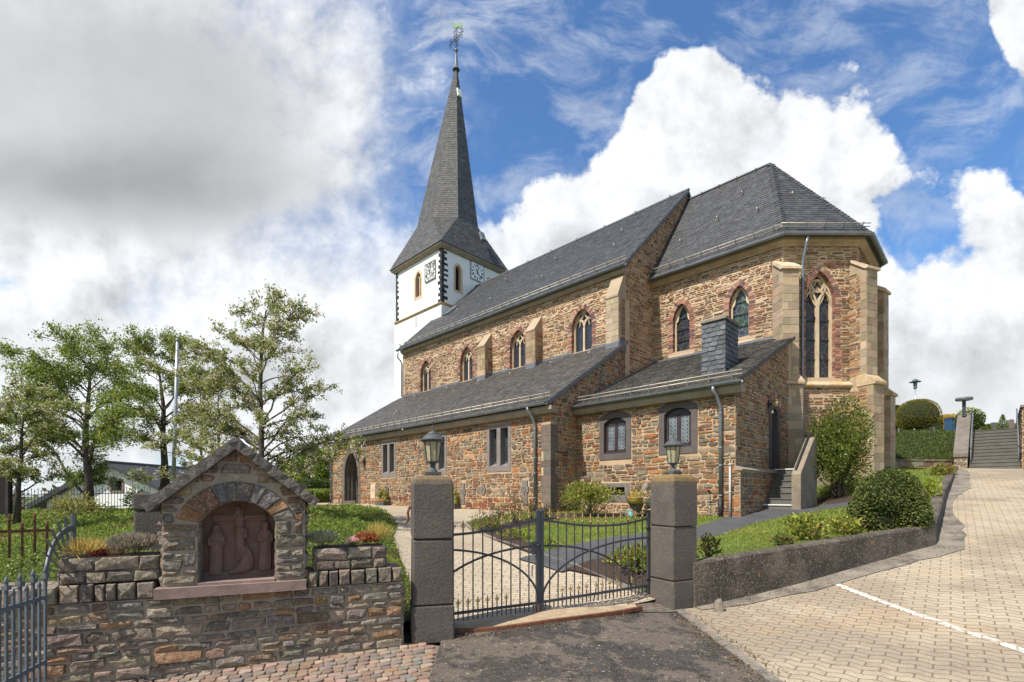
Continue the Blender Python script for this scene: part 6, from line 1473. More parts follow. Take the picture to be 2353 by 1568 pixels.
def leaf_gate(sg, W, label):
    hinge = GC+GD*(sg*W); t = thing('gate_leaf', (hinge.x, hinge.y, .1), label, 'gate', 'leaves of the driveway gate')
    def P(d, z, w=0): q = GC+GD*(sg*d)+GN*w; return V((q.x, q.y, z))     # d = distance from the meeting post
    def top(d):
        if sg < 0: return 1.155+.178*(1-d/W)**2
        x = d/W; return 1.208+(.118*((x-.58)/.58)**2 if x < .58 else .09*((x-.58)/.42)**2)
    def bot(d): return .235-.025*d/W if sg < 0 else .24+.08*d/W
    n = 30
    def barobj(name, pts, wu, wn): b = MB(); b.bar(pts, wu, wn, GN); return b.build(name, M['iron'], t)
    barobj('top_rail', [P(.03+(W-.05)*i/n, top(.03+(W-.05)*i/n)) for i in range(n+1)], .030, .014)
    barobj('bottom_rail', [P(.03, bot(0)), P(W-.02, bot(W))], .034, .02)
    a1 = W-.02; b_ = []
    for i in range(n+1): th = math.pi/2*i/n; d = W-a1*math.sin(th); b_.append(P(d, bot(d)+((.985 if sg < 0 else 1.015)-bot(d))*math.cos(th), .016))
    barobj('arch_bar', b_, .026, .012)
    a2 = 1.50 if sg < 0 else 1.45; b_ = []
    for i in range(n+1):
        th = math.pi/2*i/n; d = .03+a2*math.sin(th)
        if d <= W-.02: b_.append(P(d, bot(d)+(.972-bot(d))*math.cos(th), -.016))
    barobj('arch_bar', b_, .026, .012)
    k = 10 if sg < 0 else 13; sp = .127
    for i in range(1, k+1):
        d = sp*i+(.02 if sg > 0 else .03)
        if d > W-.03: continue
        b = MB(); b.bar([P(d, bot(d)-.10), P(d, top(d)+.045)], .013, .013, GN)
        for z in (bot(d), top(d)): b.lathe(P(d, z, .0)+GN*.012-ZZ*.004, [(.007, 0), (.007, .008)], 6)
        o = b.build('bar', M['iron'], t); finial(P(d, top(d)+.042), 1.0).build('finial', M['gold'], o)
    lo = (3.5, 4.5, 5.5, 6.5, 7.5, 8.5) if sg < 0 else (2.5, 3.5, 4.5, 5.5, 7.5, 8.5, 9.5, 11.5)
    for i in range(0, k+(1 if sg > 0 else 0)):
        q = i+.5; d = sp*q+(.02 if sg > 0 else .03)
        if d > W-.04: continue
        fin = q in lo or (sg > 0 and q == 6.5); b = MB(); lean = .03 if (sg > 0 and q == 6.5) else 0
        b.bar([P(d-lean*.5, bot(d)-.10), P(d+lean, bot(d)+(.075 if fin else .012))], .012, .012, GN); o = b.build('bar', M['iron'], t)
        if fin: finial(P(d+lean, bot(d)+.072), .85).build('finial', M['gold'], o)
    f = Fr(P(.027, 0), GD*sg, ZZ, GN); b = MB(); b.box(f, -.024, .024, bot(0)-.10, 1.425, -.022, .022)
    tp = f.p(0, 1.465, 0); q = [f.p(x, 1.425, y) for x, y in ((-.024, -.022), (.024, -.022), (.024, .022), (-.024, .022))]
    for i in range(4): b.face([q[i], q[(i+1) % 4], tp], 0)
    st = b.build('post', M['iron'], t)
    b = MB(); b.box(Fr(P(W, 0), GD*sg, ZZ, GN), -.02, .02, bot(W)-.12, 1.37 if sg > 0 else 1.2, -.02, .02); b.build('post', M['iron'], t)
    if sg < 0:
        b = MB(); b.box(Fr(P(.085, 0), GD, ZZ, GN), -.04, .04, .90, 1.03, -.02, .022); l = b.build('lock_box', M['iron'], t)
        b = MB(); b.tube([P(.055, .985, .02), P(.055, .985, .05)], .009, 8); b.lathe(P(.055, .968, .062), [(.008, 0), (.02, .006), (.024, .018), (.02, .03), (.006, .036)], 10); b.build('knob', M['castiron'], l)
        b = MB(); b.tube([P(.085, .72, -.02), P(.085, .71, -.05), P(.085, .58, -.05), P(.085, .57, -.02)], .008, 6); b.build('handle', M['zinc'], t)
        b = MB(); b.bar([P(.03, bot(0)-.16, .03), P(.03, bot(0)-.02, .03)], .016, .016, GN); b.build('drop_bolt', M['rust'], t)
    else:
        for z in (.42, 1.16): b = MB(); b.tube([P(W+.0, z), P(W+.07, z)], .014, 8); b.lathe(P(W-.02, z-.02), [(.012, 0), (.03, .01), (.03, .03), (.012, .04)], 8); b.build('hinge', M['castiron'], t)
        b = MB(); b.box(Fr(P(W+.085, 0), GD, ZZ, GN), -.018, .018, .1, 1.40, -.02, .02); b.box(Fr(P(W+.085, 0), GD, ZZ, GN), -.028, .028, 1.395, 1.415, -.03, .03); b.build('hinge_post', M['iron'], t)
leaf_gate(-1, 1.36, 'wrought iron gate leaf with lock box and gilt spear points next to the lichened pillar')
leaf_gate(1, 1.78, 'wider wrought iron gate leaf with gilt spear points next to the kerb wall pillar')
# kerb wall ---------------------------------------------------------------
def kerb_wall():
    tops = [.69, .865, 1.09, 1.36, 1.76, 2.28, 2.76]; b = MB(); r = random.Random(7); P = []; T = []
    for i in range(len(CURB)-1):
        k = 8
        for j in range(k): P.append(CURB[i].lerp(CURB[i+1], j/k)); T.append(lerp(tops[i], tops[i+1], j/k))
    P.append(CURB[-1]); T.append(tops[-1]); R = []
    for i, p in enumerate(P):
        d = (P[min(i+1, len(P)-1)]-P[max(i-1, 0)]).normalized(); n = V((d.y, -d.x)); z0 = hr(p.x, p.y)-.25; j = r.uniform(-.006, .006)
        a, c = p+n*(j+.01), p-n*.20; ap_ = p+n*(j-.012); cp = c+n*.01
        R.append([b.vt((a.x, a.y, z0)), b.vt((a.x, a.y, lerp(z0, T[i], .6))), b.vt((p.x+n.x*j, p.y+n.y*j, T[i]-.03+j)), b.vt((ap_.x-n.x*.012, ap_.y-n.y*.012, T[i]+j)), b.vt((cp.x, cp.y, T[i]+j)), b.vt((c.x, c.y, T[i]-.03)), b.vt((c.x, c.y, z0))])
    for i in range(len(R)-1):
        for j in range(6): b.ix((R[i][j], R[i+1][j], R[i+1][j+1], R[i][j+1]), 0, None, False)
    b.ix(R[0][::-1], 0); b.ix(R[-1], 0)
    tag(b.build('kerb_wall', M['curb']), 'low weathered concrete wall holding the lawn above the sloping paved road', 'wall')
kerb_wall()
def boulder(p, sx, sy, sz, seed, label, m='basaltblock', name='stone'):
    b = MB(); r = random.Random(seed); n = 10; R = []
    for i in range(7):
        t = i/6*math.pi*.62+.0; R.append([b.vt(p+V((sx*math.sin(t+.12)*math.cos(2*math.pi*j/n)*r.uniform(.82, 1.1), sy*math.sin(t+.12)*math.sin(2*math.pi*j/n)*r.uniform(.82, 1.1), sz*math.cos(t)*r.uniform(.92, 1.06)))) for j in range(n)])
    for i in range(6):
        for j in range(n): q = (j+1) % n; b.ix((R[i][j], R[i+1][j], R[i+1][q], R[i][q]), 0)
    b.ix(R[0], 0); return tag(b.build(name, M[m], None, p), label, 'stone')
p = V((2.80, 6.60)); boulder(V((p.x, p.y, hr(p.x, p.y))), .075, .07, .17, 4, 'small upright grey stone leaning at the foot of the kerb wall', 'concrete')
# iron railings --------------------------------------------------------------
def corner_railing():
    t = thing('iron_railing', at(80, 1450, 3.75), 'grey iron railing with a curved fan of bars at the stone wall', 'railing')
    A = at(-160, 1500, 3.05); B = at(104, 1390, 3.95); A.z = 0; B.z = 0; d = (B-A); L = d.length; d.normalize(); n = d.cross(ZZ)
    def P(s, z): q = A+d*s; return V((q.x, q.y, z))
    zu = lambda s: lerp(.80, .815, s/L); 
    def obj(name, pts, r, m='iron_grey'): b = MB(); b.bar(pts, r*2.2, r*1.2, n); return b.build(name, M[m], t)
    zt = lambda s: CZ+(-(lerp(1450, 1372, s/L)-1135)/1120*lerp(3.05, 3.95, s/L))
    zb = lambda s: CZ+(-(lerp(1660, 1520, s/L)-1135)/1120*lerp(3.05, 3.95, s/L))
    obj('top_rail', [P(0, zt(0)), P(L+.02, zt(L))], .014); obj('bottom_rail', [P(0, zb(0)), P(L, zb(L))], .014)
    k = 15
    for i in range(k+1):
        s = L*i/k; tall = i % 2 == 1; h = .20 if tall else .10
        b = MB(); b.bar([P(s, zb(s)-.16), P(s, zt(s)+h)], .022, .014, n)
        o = P(s, zt(s)+h)
        if tall: b.box(Fr(o-ZZ*.03, d, ZZ, n), -.022, .022, -.02, .012, -.018, .018)
        b.lathe(o, [(.012, 0), (.016, .012), (.003, .05)], 6); b.build('bar', M['iron_grey'], t)
    # quarter arc climbing to the wall post, bars standing out like a fan
    C = at(172, 1292, 4.62); e = at(104, 1345, 3.98); w = at(168, 1213, 4.62)
    def Q(th): px = 170-66*math.cos(th); py = 1340-130*math.sin(th); return at(px, py, lerp(3.98, 4.62, (px-104)/66))
    for dr in (0, .028): obj('arch_rail', [Q(math.pi/2*i/14)+ZZ*-dr for i in range(15)]if dr else [Q(math.pi/2*i/14) for i in range(15)], .012)
    for i in range(8):
        th = math.pi/2*(i+.3)/7.6; px, py = 170-66*math.cos(th), 1340-130*math.sin(th)
        o = lambda f: at(170-66*math.cos(th)*f+ (1-f)*0, 1340-130*math.sin(th)*f, lerp(3.98, 4.62, max(0, min(1.1, (170-66*math.cos(th)*f-104)/66))))
        b = MB(); b.bar([o(.35), o(1.22)], .018, .016, V((.3, -.95, 0))); b.build('bar', M['iron_grey'], t)
    b = MB(); q = at(168, 1200, 4.62); b.bar([V((q.x, q.y, .85)), V((q.x, q.y, CZ-.20))], .036, .036, V((.3, -.95, 0))); b.build('post', M['iron_grey'], t)
corner_railing()
def rust_fence():
    t = thing('iron_fence', WL(-3.6, -.35, .8), 'short run of rusty iron fence bars in front of the green bank', 'fence')
    a, c = at(-120, 1230, 4.95), at(122, 1222, 5.45); a.z = c.z = 0; d = (c-a); L = d.length; d.normalize(); n = d.cross(ZZ); zr = 1.245
    b = MB(); b.bar([a+ZZ*zr, c+ZZ*zr], .03, .014, n); b.build('rail', M['rust'], t)
    k = 8
    for i in range(k):
        s = L*(i+.5)/k; tall = i % 2 == 0; q = a+d*s; h = zr+(.16 if tall else .07); b = MB(); b.bar([q+ZZ*.55, q+ZZ*h], .020, .020, n); b.lathe(q+ZZ*(h-.045), [(.018, 0), (.018, .014), (.010, .016), (.013, .045), (.003, .08)], 6); b.build('bar', M['rust'], t)
rust_fence()
def spike_fence():
    a, c = at(-40, 1195, 17.5), at(345, 1166, 19.5); t = thing('iron_fence', (a+c)/2, 'long dark iron fence with spear points before the white house', 'fence'); a.z = hy(a.x, a.y); c.z = hy(c.x, c.y)+.1; d = c-a; L = d.length; d.normalize(); n = d.cross(ZZ)
    for h in (.12, .62): b = MB(); b.bar([a+ZZ*h, c+ZZ*h], .03, .012, n); b.build('rail', M['rust_dark'], t)
    k = 52
    for i in range(k+1):
        q = a+d*(L*i/k); b = MB(); b.bar([q-ZZ*.05, q+ZZ*(.74 if i % 2 else .80)], .014, .014, n); b.lathe(q+ZZ*(.74 if i % 2 else .80), [(.012, 0), (.02, .02), (.002, .08)], 5); b.build('bar', M['rust_dark'], t)
M['rust_dark'] = mat('dark_iron', (.045, .032, .028), .8, var=.2, bump=0)
spike_fence()
# ---------------------------------------------------------------- vegetation
def leaves(name, P, L, W, C, mtl, parent=None, seed=1, up=.25, D=None, fold=.25, loc=None, N=None):
    g = np.random.default_rng(seed); P = np.asarray(P, float); n = len(P)
    if n == 0: return None
    d = g.normal(size=(n, 3)); d[:, 2] += up
    if D is not None: d = d*.55+np.asarray(D)*1.3
    d /= np.linalg.norm(d, axis=1)[:, None]+1e-9
    if N is not None: q = np.asarray(N)+g.normal(size=(n, 3))*.35; s = np.cross(d, q)
    else: s = np.cross(d, g.normal(size=(n, 3)))
    s /= np.linalg.norm(s, axis=1)[:, None]+1e-9; nn = np.cross(d, s)
    L = (np.asarray(L)*g.uniform(.65, 1.25, n))[:, None]; W = (np.asarray(W)*g.uniform(.7, 1.2, n))[:, None]
    f = nn*W*fold
    v = np.stack([P, P+d*L*.45+s*W*.5+f, P+d*L, P+d*L*.45-s*W*.5+f], 1).reshape(-1, 3)
    if loc is not None: v = v-np.array(loc)
    me = bpy.data.meshes.new(name); me.vertices.add(4*n); me.vertices.foreach_set('co', v.ravel()); me.loops.add(4*n); me.loops.foreach_set('vertex_index', np.arange(4*n, dtype=np.int32))
    me.polygons.add(n); me.polygons.foreach_set('loop_start', np.arange(0, 4*n, 4, dtype=np.int32)); me.update(calc_edges=True)
    me.materials.append(mtl); a = me.color_attributes.new('Col', 'FLOAT_COLOR', 'CORNER'); cc = np.ones((n, 4)); cc[:, :3] = C
    a.data.foreach_set('color', np.repeat(cc, 4, axis=0).astype(np.float32).ravel()); me.update()
    o = bpy.data.objects.new(name, me); COL.objects.link(o)
    if loc is not None: o.location = V(loc)
    if parent is not None: o.parent = parent; o.matrix_parent_inverse = Matrix.Translation(-parent.location)
    return o
def cols(g, n, pal, k=.22): p = np.array(pal)[g.integers(0, len(pal), n)]*np.array([2.0, 1.75, 1.35]); return np.clip(p*g.uniform(1-k, 1+k, (n, 1))*g.uniform(.93, 1.07, (n, 3)), 0, 1)
GR = [(.055, .10, .02), (.07, .12, .022), (.045, .085, .02), (.09, .135, .025)]
GY = [(.15, .20, .032), (.12, .175, .028), (.18, .22, .045), (.09, .14, .022)]
GD_ = [(.03, .055, .014), (.04, .07, .018), (.028, .048, .014), (.05, .08, .02)]
GB = [(.12, .17, .045), (.145, .195, .05), (.10, .15, .04), (.17, .20, .065), (.135, .145, .06)]
def wander(r, a, b, n, amp, sag=0.0):
    a, b = V(a), V(b); L = (b-a).length; off = V((0, 0, 0)); P = [a]
    for i in range(1, n+1):
        t = i/n; off += V((r.gauss(0, 1), r.gauss(0, 1), r.gauss(0, .7)))*amp*L/n
        P.append(a.lerp(b, t)+off*(1-t*.6)+ZZ*(sag*L*math.sin(math.pi*t)))
    return P
def tree(name, label, cat, base, trunk, ends, dep, seed, tr, pal, nleaf, L, W, bloom=None, sec=7, spread=.75, group=None, first=.25, sag=.10, dz=1.3, lsig=.07, sparse=1.0):
    r = random.Random(seed); g = np.random.default_rng(seed); base = V(base); t = thing(name, base, label, cat, group)
    tp = [V(p) for p in trunk]; b = MB(); fine = []
    for i in range(1): fine = tp
    k = len(tp); b.tube(fine, [tr*(1-.78*i/(k-1))*(1.25 if i == 0 else 1) for i in range(k)], 9); tips = []; tl = tp
    def on_trunk(z):
        for i in range(k-1):
            if tl[i].z <= z <= tl[i+1].z: f = (z-tl[i].z)/(tl[i+1].z-tl[i].z+1e-9); return tl[i].lerp(tl[i+1], f), tr*(1-.78*(i+f)/(k-1))
        return (tl[-1], tr*.25) if z > tl[-1].z else (tl[0], tr)
    z0, z1 = tl[0].z, tl[-1].z
    for (px, py) in ends:
        e = at(px, py, dep+r.uniform(-dz, dz)*.8)
        tr0 = on_trunk((e.z+z0)/2)[0]; h = math.hypot(e.x-tr0.x, e.y-tr0.y); az = min(max(e.z-h*r.uniform(.25, .75), lerp(z0, z1, first)), z1*.99+z0*.01)
        a, ra = on_trunk(az); P = wander(r, a, e, 9, .16, sag); Ln = (e-a).length
        b.tube(P, [max(.007, ra*.42*(1-i/9*.85)) for i in range(10)], 6); tips.append((P[4:], 1.0))
        for q in range(int(sec*max(.7, Ln/1.6))):
            f = r.uniform(.28, 1.0); i = min(8, int(f*9)); s0 = P[i].lerp(P[i+1], f*9-i); d = (P[min(9, i+1)]-P[i]).normalized()
            dirv = (d*r.uniform(.3, .9)+V((r.gauss(0, .6), r.gauss(0, .6), r.gauss(.12, .42)))).normalized(); Ls = r.uniform(.25, spread)*(1.1-f*.4)
            Q = wander(r, s0, s0+dirv*Ls, 5, .2, .06); b.tube(Q, [.009, .008, .007, .006, .005, .004], 4); tips.append((Q[1:], 1.3))
            for w_ in range(2):
                s1 = Q[r.randint(1, 4)]; dv = (dirv*.6+V((r.gauss(0, .6), r.gauss(0, .6), r.gauss(.1, .5)))).normalized(); R = wander(r, s1, s1+dv*r.uniform(.1, spread*.55), 3, .2); b.tube(R, [.005, .005, .004, .003], 3); tips.append((R[1:], 1.4))
    b.build('trunk', M['bark'], t)
    pts = []
    segs = [p for T, w in tips for p in [T]]; wts = np.array([w*len(T) for T, w in tips]); wts /= wts.sum()
    cnt = g.multinomial(nleaf, wts)
    for (T, w), c in zip(tips, cnt):
        for _ in range(c):
            i = r.randint(0, len(T)-2) if len(T) > 1 else 0; p = T[i].lerp(T[min(i+1, len(T)-1)], r.random()); pts.append((p.x+r.gauss(0, lsig), p.y+r.gauss(0, lsig), p.z+r.gauss(0, lsig*.8)))
    pts = np.array(pts); n = len(pts); leaves('crown', pts, L, W, cols(g, n, pal), M['leaf'], t, seed+1, .15)
    if bloom:
        nb, pal_b, Lb = bloom; idx = g.integers(0, n, nb); P = pts[idx]+g.normal(size=(nb, 3))*.03
        P = np.repeat(P, 6, axis=0)+g.normal(size=(nb*6, 3))*Lb*.8; leaves('blossom', P, Lb, Lb, cols(g, len(P), pal_b, .1), M['petal'], t, seed+3, .6)
    return t
def shrub(name, label, cat, c, rx, ry, h, n, L, W, pal, seed=1, stems=9, shell=.55, lump=.28, group=None, bottom=.08, core=None, bloom=None, mtl='leaf', up=.3, skel='bark', out=.6, flat=1.0):
    g = np.random.default_rng(seed); r = random.Random(seed); c = V(c); t = thing(name, c, label, cat, group)
    m = int(n*1.0); d = g.normal(size=(m, 3)); d[:, 2] = np.abs(d[:, 2]) if bottom >= .5 else d[:, 2]; d /= np.linalg.norm(d, axis=1)[:, None]
    K = g.normal(size=(10, 3))*2.6; ph = g.uniform(0, 6.28, 10); lm = 1+lump*(np.sin(d @ K.T+ph).mean(1)*2.2)
    q = g.uniform(0, 1, m)**(1-shell+.02 if shell < 1 else .03); q = np.maximum(q, 0)
    rad_ = lm*q; P = np.stack([c.x+rx*d[:, 0]*rad_, c.y+ry*d[:, 1]*rad_, c.z+h*(.5+bottom*.5)+h*(.5-bottom*.5)*d[:, 2]*rad_*flat], 1)
    P = P[P[:, 2] > c.z+.01]
    b = MB()
    for i in range(stems):
        e = P[g.integers(0, len(P))]; s0 = c+V((r.gauss(0, rx*.12), r.gauss(0, ry*.12), -.03)); b.tube(wander(r, s0, V(e), 5, .12, .05), [max(.005, .02*min(1, h))*(1-i_/5*.75) for i_ in range(6)], 5)
    if core:
        R_ = []
        for i in range(7):
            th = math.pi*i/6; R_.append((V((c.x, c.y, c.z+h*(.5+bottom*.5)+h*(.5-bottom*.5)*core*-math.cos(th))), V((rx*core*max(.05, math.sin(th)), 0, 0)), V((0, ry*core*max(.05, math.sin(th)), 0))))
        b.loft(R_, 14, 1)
    if b.f: b.build('stems', [M[skel], M['leafcore']], t)  # stems, plus the added dark core where core is set
    D = np.stack([(P[:, 0]-c.x)/rx, (P[:, 1]-c.y)/ry, (P[:, 2]-c.z-h*.5)/(h*.5)], 1); D /= np.linalg.norm(D, axis=1)[:, None]+1e-6; D[:, 2] += up
    leaves('foliage', P, L, W, cols(g, len(P), pal), M[mtl], t, seed+1, up, D*out)
    if bloom:
        nb, pb, Lb = bloom; sel = np.argsort(-(P[:, 2]+g.uniform(0, h*.8, len(P))))[:nb]; Q = np.repeat(P[sel]+D[sel]*.03, 5, axis=0)+g.normal(size=(len(sel)*5, 3))*Lb*.7; leaves('flowers', Q, Lb, Lb, cols(g, len(Q), pb, .12), M['petal'], t, seed+5, .5)
    return t
M['leafcore'] = mat('dark_foliage_core', (.022, .03, .010), .95, var=.3, vscale=10, bump=.8, bscale=30, bdist=.04)  # near-black solid filler inside plants, added to block the view through the leaves
# trees at the left ----------------------------------------------------
def tk(pix, d): return [at(px, py, d) for px, py in pix]
FL = [(.26, .30, .26), (.3, .33, .30), (.22, .25, .2)]; AP = [(.43, .42, .49), (.45, .46, .55), (.40, .34, .40), (.44, .43, .5)]
tree('rowan_tree', 'broad green rowan tree with white flower heads, its dark trunk before the white house', 'tree', at(207, 1186, 16), tk([(207, 1190), (203, 1100), (196, 1020), (198, 960), (205, 900), (207, 850)], 16),
     [(14, 868), (31, 812), (60, 845), (113, 764), (140, 810), (170, 800), (212, 776), (253, 804), (230, 850), (294, 852), (331, 905), (300, 920), (0, 922), (-20, 960), (40, 905), (90, 860), (120, 870), (300, 960), (270, 985), (330, 950), (253, 1008), (60, 940), (130, 930), (170, 880), (250, 900), (90, 985), (225, 1080), (222, 1104), (215, 1050), (150, 1000), (40, 990), (185, 1105), (235, 1020)],
     16, 11, .135, GY+GY+GR, 28000, .095, .042, (1100, FL, .04), 9, .95, None, .12, .16, 2.0, .085)
tree('rowan_tree', 'lighter green rowan tree behind the tallest flagpole', 'tree', at(378, 1120, 19), tk([(379, 1125), (378, 1060), (374, 1000), (376, 940), (370, 890), (365, 850)], 19),
     [(271, 795), (315, 777), (345, 800), (385, 785), (430, 790), (410, 830), (345, 845), (280, 890), (270, 850), (300, 950), (460, 870), (500, 905), (450, 960), (330, 1010), (420, 1000), (480, 945), (320, 900), (430, 900), (290, 1000), (400, 870), (510, 870), (350, 960)],
     19, 12, .14, [(.12, .16, .03), (.15, .19, .045), (.10, .14, .03), (.08, .12, .025)], 21000, .098, .044, (700, FL, .04), 8, .95, None, .2, .14, 2.0, .09)
tree('apple_tree', 'tall apple tree with pale pink blossom rising behind the shrine roof', 'tree', at(601, 1190, 12), tk([(601, 1200), (600, 1110), (601, 1000), (598, 900), (600, 830), (604, 760), (612, 712)], 12),
     [(640, 685), (655, 705), (728, 716), (690, 705), (680, 760), (660, 745), (545, 715), (570, 740), (525, 785), (505, 762), (560, 790), (445, 798), (470, 820), (355, 838), (430, 800), (680, 812), (715, 840), (690, 870), (752, 890), (730, 912), (745, 960), (720, 1000), (775, 1000), (826, 1022), (800, 1012), (650, 900), (560, 850), (480, 870), (440, 935), (400, 965), (380, 1005), (350, 1035), (322, 1095), (430, 1022), (500, 985), (540, 1045), (660, 1045), (700, 1075), (620, 960), (570, 930), (640, 800), (690, 950), (530, 900), (470, 960), (750, 1035), (670, 1000), (560, 1000)],
     12, 13, .085, GB+GY[:1], 24000, .066, .040, (3000, AP, .030), 9, .55, None, .05, .10, 1.5, .045)
tree('apple_tree', 'small sparse apple tree with faded blossom in front of the dark board', 'tree', at(38, 1200, 10.5), tk([(38, 1205), (42, 1120), (48, 1050), (50, 990), (58, 930)], 10.5),
     [(20, 930), (0, 960), (60, 902), (110, 915), (155, 935), (-25, 1000), (90, 980), (155, 992), (10, 1042), (110, 1050), (140, 1092), (30, 1090), (75, 1020), (-30, 1060), (95, 940), (125, 1010), (70, 1090)],
     10.5, 14, .055, GB, 9500, .06, .036, (750, AP, .026), 8, .5, None, .1, .08, 1.0, .045)
tree('apple_tree', 'young apple tree between the thinner flagpoles', 'tree', at(506, 1150, 17), tk([(506, 1155), (504, 1050), (500, 960), (502, 900)], 17),
     [(470, 880), (530, 872), (450, 940), (550, 935), (500, 890), (470, 990), (545, 1000), (440, 1010), (520, 960), (560, 1060), (450, 1080)], 17, 15, .07, GB, 6500, .08, .042, (450, AP, .035), 7, .7, None, .1, .1, 1.2, .06)
# flagpoles ------------------------------------------------------------
def flagpole(p0, p1, r, label):
    t = thing('flagpole', p0, label, 'flagpole', 'flagpoles in the garden'); b = MB(); b.tube([p0, p0.lerp(p1, .5), p1], [r, r*.9, r*.72], 12); b.build('mast', M['alu'], t); c = MB(); c.lathe(p1, [(r*.72, -.02), (r*.95, -.01), (r*.95, .05), (r*.6, .07)], 12); c.build('cap', M['zinc'], t)
    s = MB(); s.tube([p0, p0.lerp(p1, .055)], r*1.25, 12); s.build('sleeve', M['white'], t)
M['alu'] = mat('aluminium_mast', (.42, .43, .44), .4, metal=.5, var=.08, bump=0)
flagpole(at(398, 1125, 15.5), at(408, 784, 15.5), .06, 'tallest aluminium flagpole without a flag, between the green trees and apple blossom'); flagpole(at(461, 1110, 19), at(467, 852, 19), .05, 'aluminium flagpole without a flag, partly behind apple branches'); flagpole(at(486, 1110, 22), at(489, 955, 22), .045, 'thin low aluminium flagpole, far back among the apple branches')
# ground cover, grass ----------------------------------------------------
def scatter(poly, n, g, power=1.6, ref=6.0):
    xs = [p[0] for p in poly]; ys = [p[1] for p in poly]; out = []
    P2 = [tuple(p)[:2] for p in poly]
    while len(out) < n:
        X = g.uniform(min(xs), max(xs), 4000); Y = g.uniform(min(ys), max(ys), 4000); k = g.uniform(0, 1, 4000)
        d = np.hypot(X, Y); ok = (k < np.clip((ref/d)**power, 0, 1)) & (np.abs(X/np.maximum(Y, .1)) < 1.25) & (Y > 2.5)
        for x, y in zip(X[ok], Y[ok]):
            if inpoly(x, y, P2): out.append((x, y))
    return np.array(out[:n])
def ground_cover():
    g = np.random.default_rng(5); P = scatter(GARDEN, 95000, g, 1.7, 6.0); z = Hy(P[:, 0], P[:, 1]); n = len(P); d = np.hypot(P[:, 0], P[:, 1])
    lump = .05+.05*np.sin(P[:, 0]*3.1+np.sin(P[:, 1]*2.3)*1.7)*np.sin(P[:, 1]*2.7+1)+.03*np.sin(P[:, 0]*7.3+P[:, 1]*5.1)
    Q = np.stack([P[:, 0], P[:, 1], z+np.maximum(.01, lump+.03)*g.uniform(.3, 1.25, n)], 1)
    pal = [(.085, .135, .026), (.11, .16, .03), (.065, .105, .022), (.13, .18, .035), (.095, .135, .03)]; C = cols(g, n, pal)
    br = (np.sin(P[:, 0]*1.9+1.3*np.sin(P[:, 1]*1.3))*np.sin(P[:, 1]*1.6+.5) > .55) & (g.uniform(0, 1, n) < .5); C[br] = cols(g, int(br.sum()), [(.13, .11, .05), (.10, .08, .04), (.16, .15, .06)])
    o = leaves('ground_cover', Q, .036*np.clip(d/8, .8, 2.0), .020*np.clip(d/8, .8, 2.0), C, M['leaf'], None, 6, .7); o['kind'] = 'stuff'
ground_cover()
BEDW = [[tuple(G(*q))[:2] for q in B] for B in BEDPIX]
def lawn_grass():
    g = np.random.default_rng(9); P = scatter(LAWN, 85000, g, 1.5, 9.0); keep = np.array([not inpoly(x, y, PATH) and not any(inpoly(x, y, B) for B in BEDW) for x, y in P]); P = P[keep]; n = len(P); z = Hy(P[:, 0], P[:, 1])+.018
    d = np.hypot(P[:, 0], P[:, 1]); pat = np.sin(P[:, 0]*1.7+np.sin(P[:, 1]*1.1))*np.sin(P[:, 1]*1.9); pal = [(.12, .165, .03), (.145, .19, .036), (.10, .145, .03), (.17, .205, .045)]; C = cols(g, n, pal, .18); yl = (pat > .35) & (g.uniform(0, 1, n) < .5); C[yl] = cols(g, int(yl.sum()), [(.20, .21, .06), (.17, .19, .05)])
    o = leaves('grass', np.stack([P[:, 0], P[:, 1], z], 1), .05*np.clip(d/10, .8, 1.5), .009*np.clip(d/8, .9, 2), C, M['leaf'], None, 10, 1.6); o['kind'] = 'stuff'
lawn_grass()
def edge_grass():
    g = np.random.default_rng(19); Q = []
    for i in range(700):
        s = g.uniform(-.9, .12); p = WL(s, g.uniform(-.75, -.42)); z = hy(p.x, p.y); Q.append((p.x, p.y, max(.55, z)+g.uniform(0, .30)*(1 if g.uniform() < .7 else .4)))
    Q = np.array(Q); o = leaves('ground_cover', Q, .09, .02, cols(g, len(Q), GY), M['leaf'], None, 21, .9); o['kind'] = 'stuff'
edge_grass()
# flower plants in the planters ------------------------------------------
def tuft(name, label, cat, c, rx, ry, h, n, L, W, pal, seed, up=1.0, group=None, bloom=None, stems=5): return shrub(name, label, cat, c, rx, ry, h, n, L, W, pal, seed, stems, .5, .15, group, .3, None, bloom, 'leaf', up, 'bark', .7)
tuft('lavender', 'grey purple lavender cushion in the trough beside the shrine', 'plant', WL(-2.42, -.2, 1.06), .20, .15, .20, 2600, .05, .009, [(.17, .15, .16), (.13, .13, .13), (.20, .17, .19), (.12, .14, .10), (.18, .19, .17)], 31, 1.4)
tuft('sedum', 'small bright red sedum in the trough with lavender', 'plant', WL(-2.66, -.16, 1.07), .065, .06, .07, 260, .032, .022, [(.20, .04, .04), (.24, .07, .06), (.14, .035, .04)], 32, .8)
tuft('ornamental_grass', 'straw coloured dry grass tuft at the end of the lavender trough', 'plant', WL(-2.76, -.18, 1.05), .13, .11, .12, 420, .13, .007, [(.35, .27, .12), (.28, .24, .09), (.18, .17, .05)], 33, .7)
tuft('lavender', 'low pale heather stems between the red sedum and lavender', 'plant', WL(-2.56, -.2, 1.06), .09, .08, .07, 420, .04, .009, [(.2, .14, .14), (.16, .13, .11), (.12, .12, .06)], 35, 1.2)
tuft('santolina', 'silver grey santolina cushion leaning against the shrine side', 'plant', WL(-.78, -.18, 1.07), .145, .13, .18, 2600, .035, .009, [(.27, .30, .25), (.33, .36, .31), (.21, .24, .19)], 36, .9)
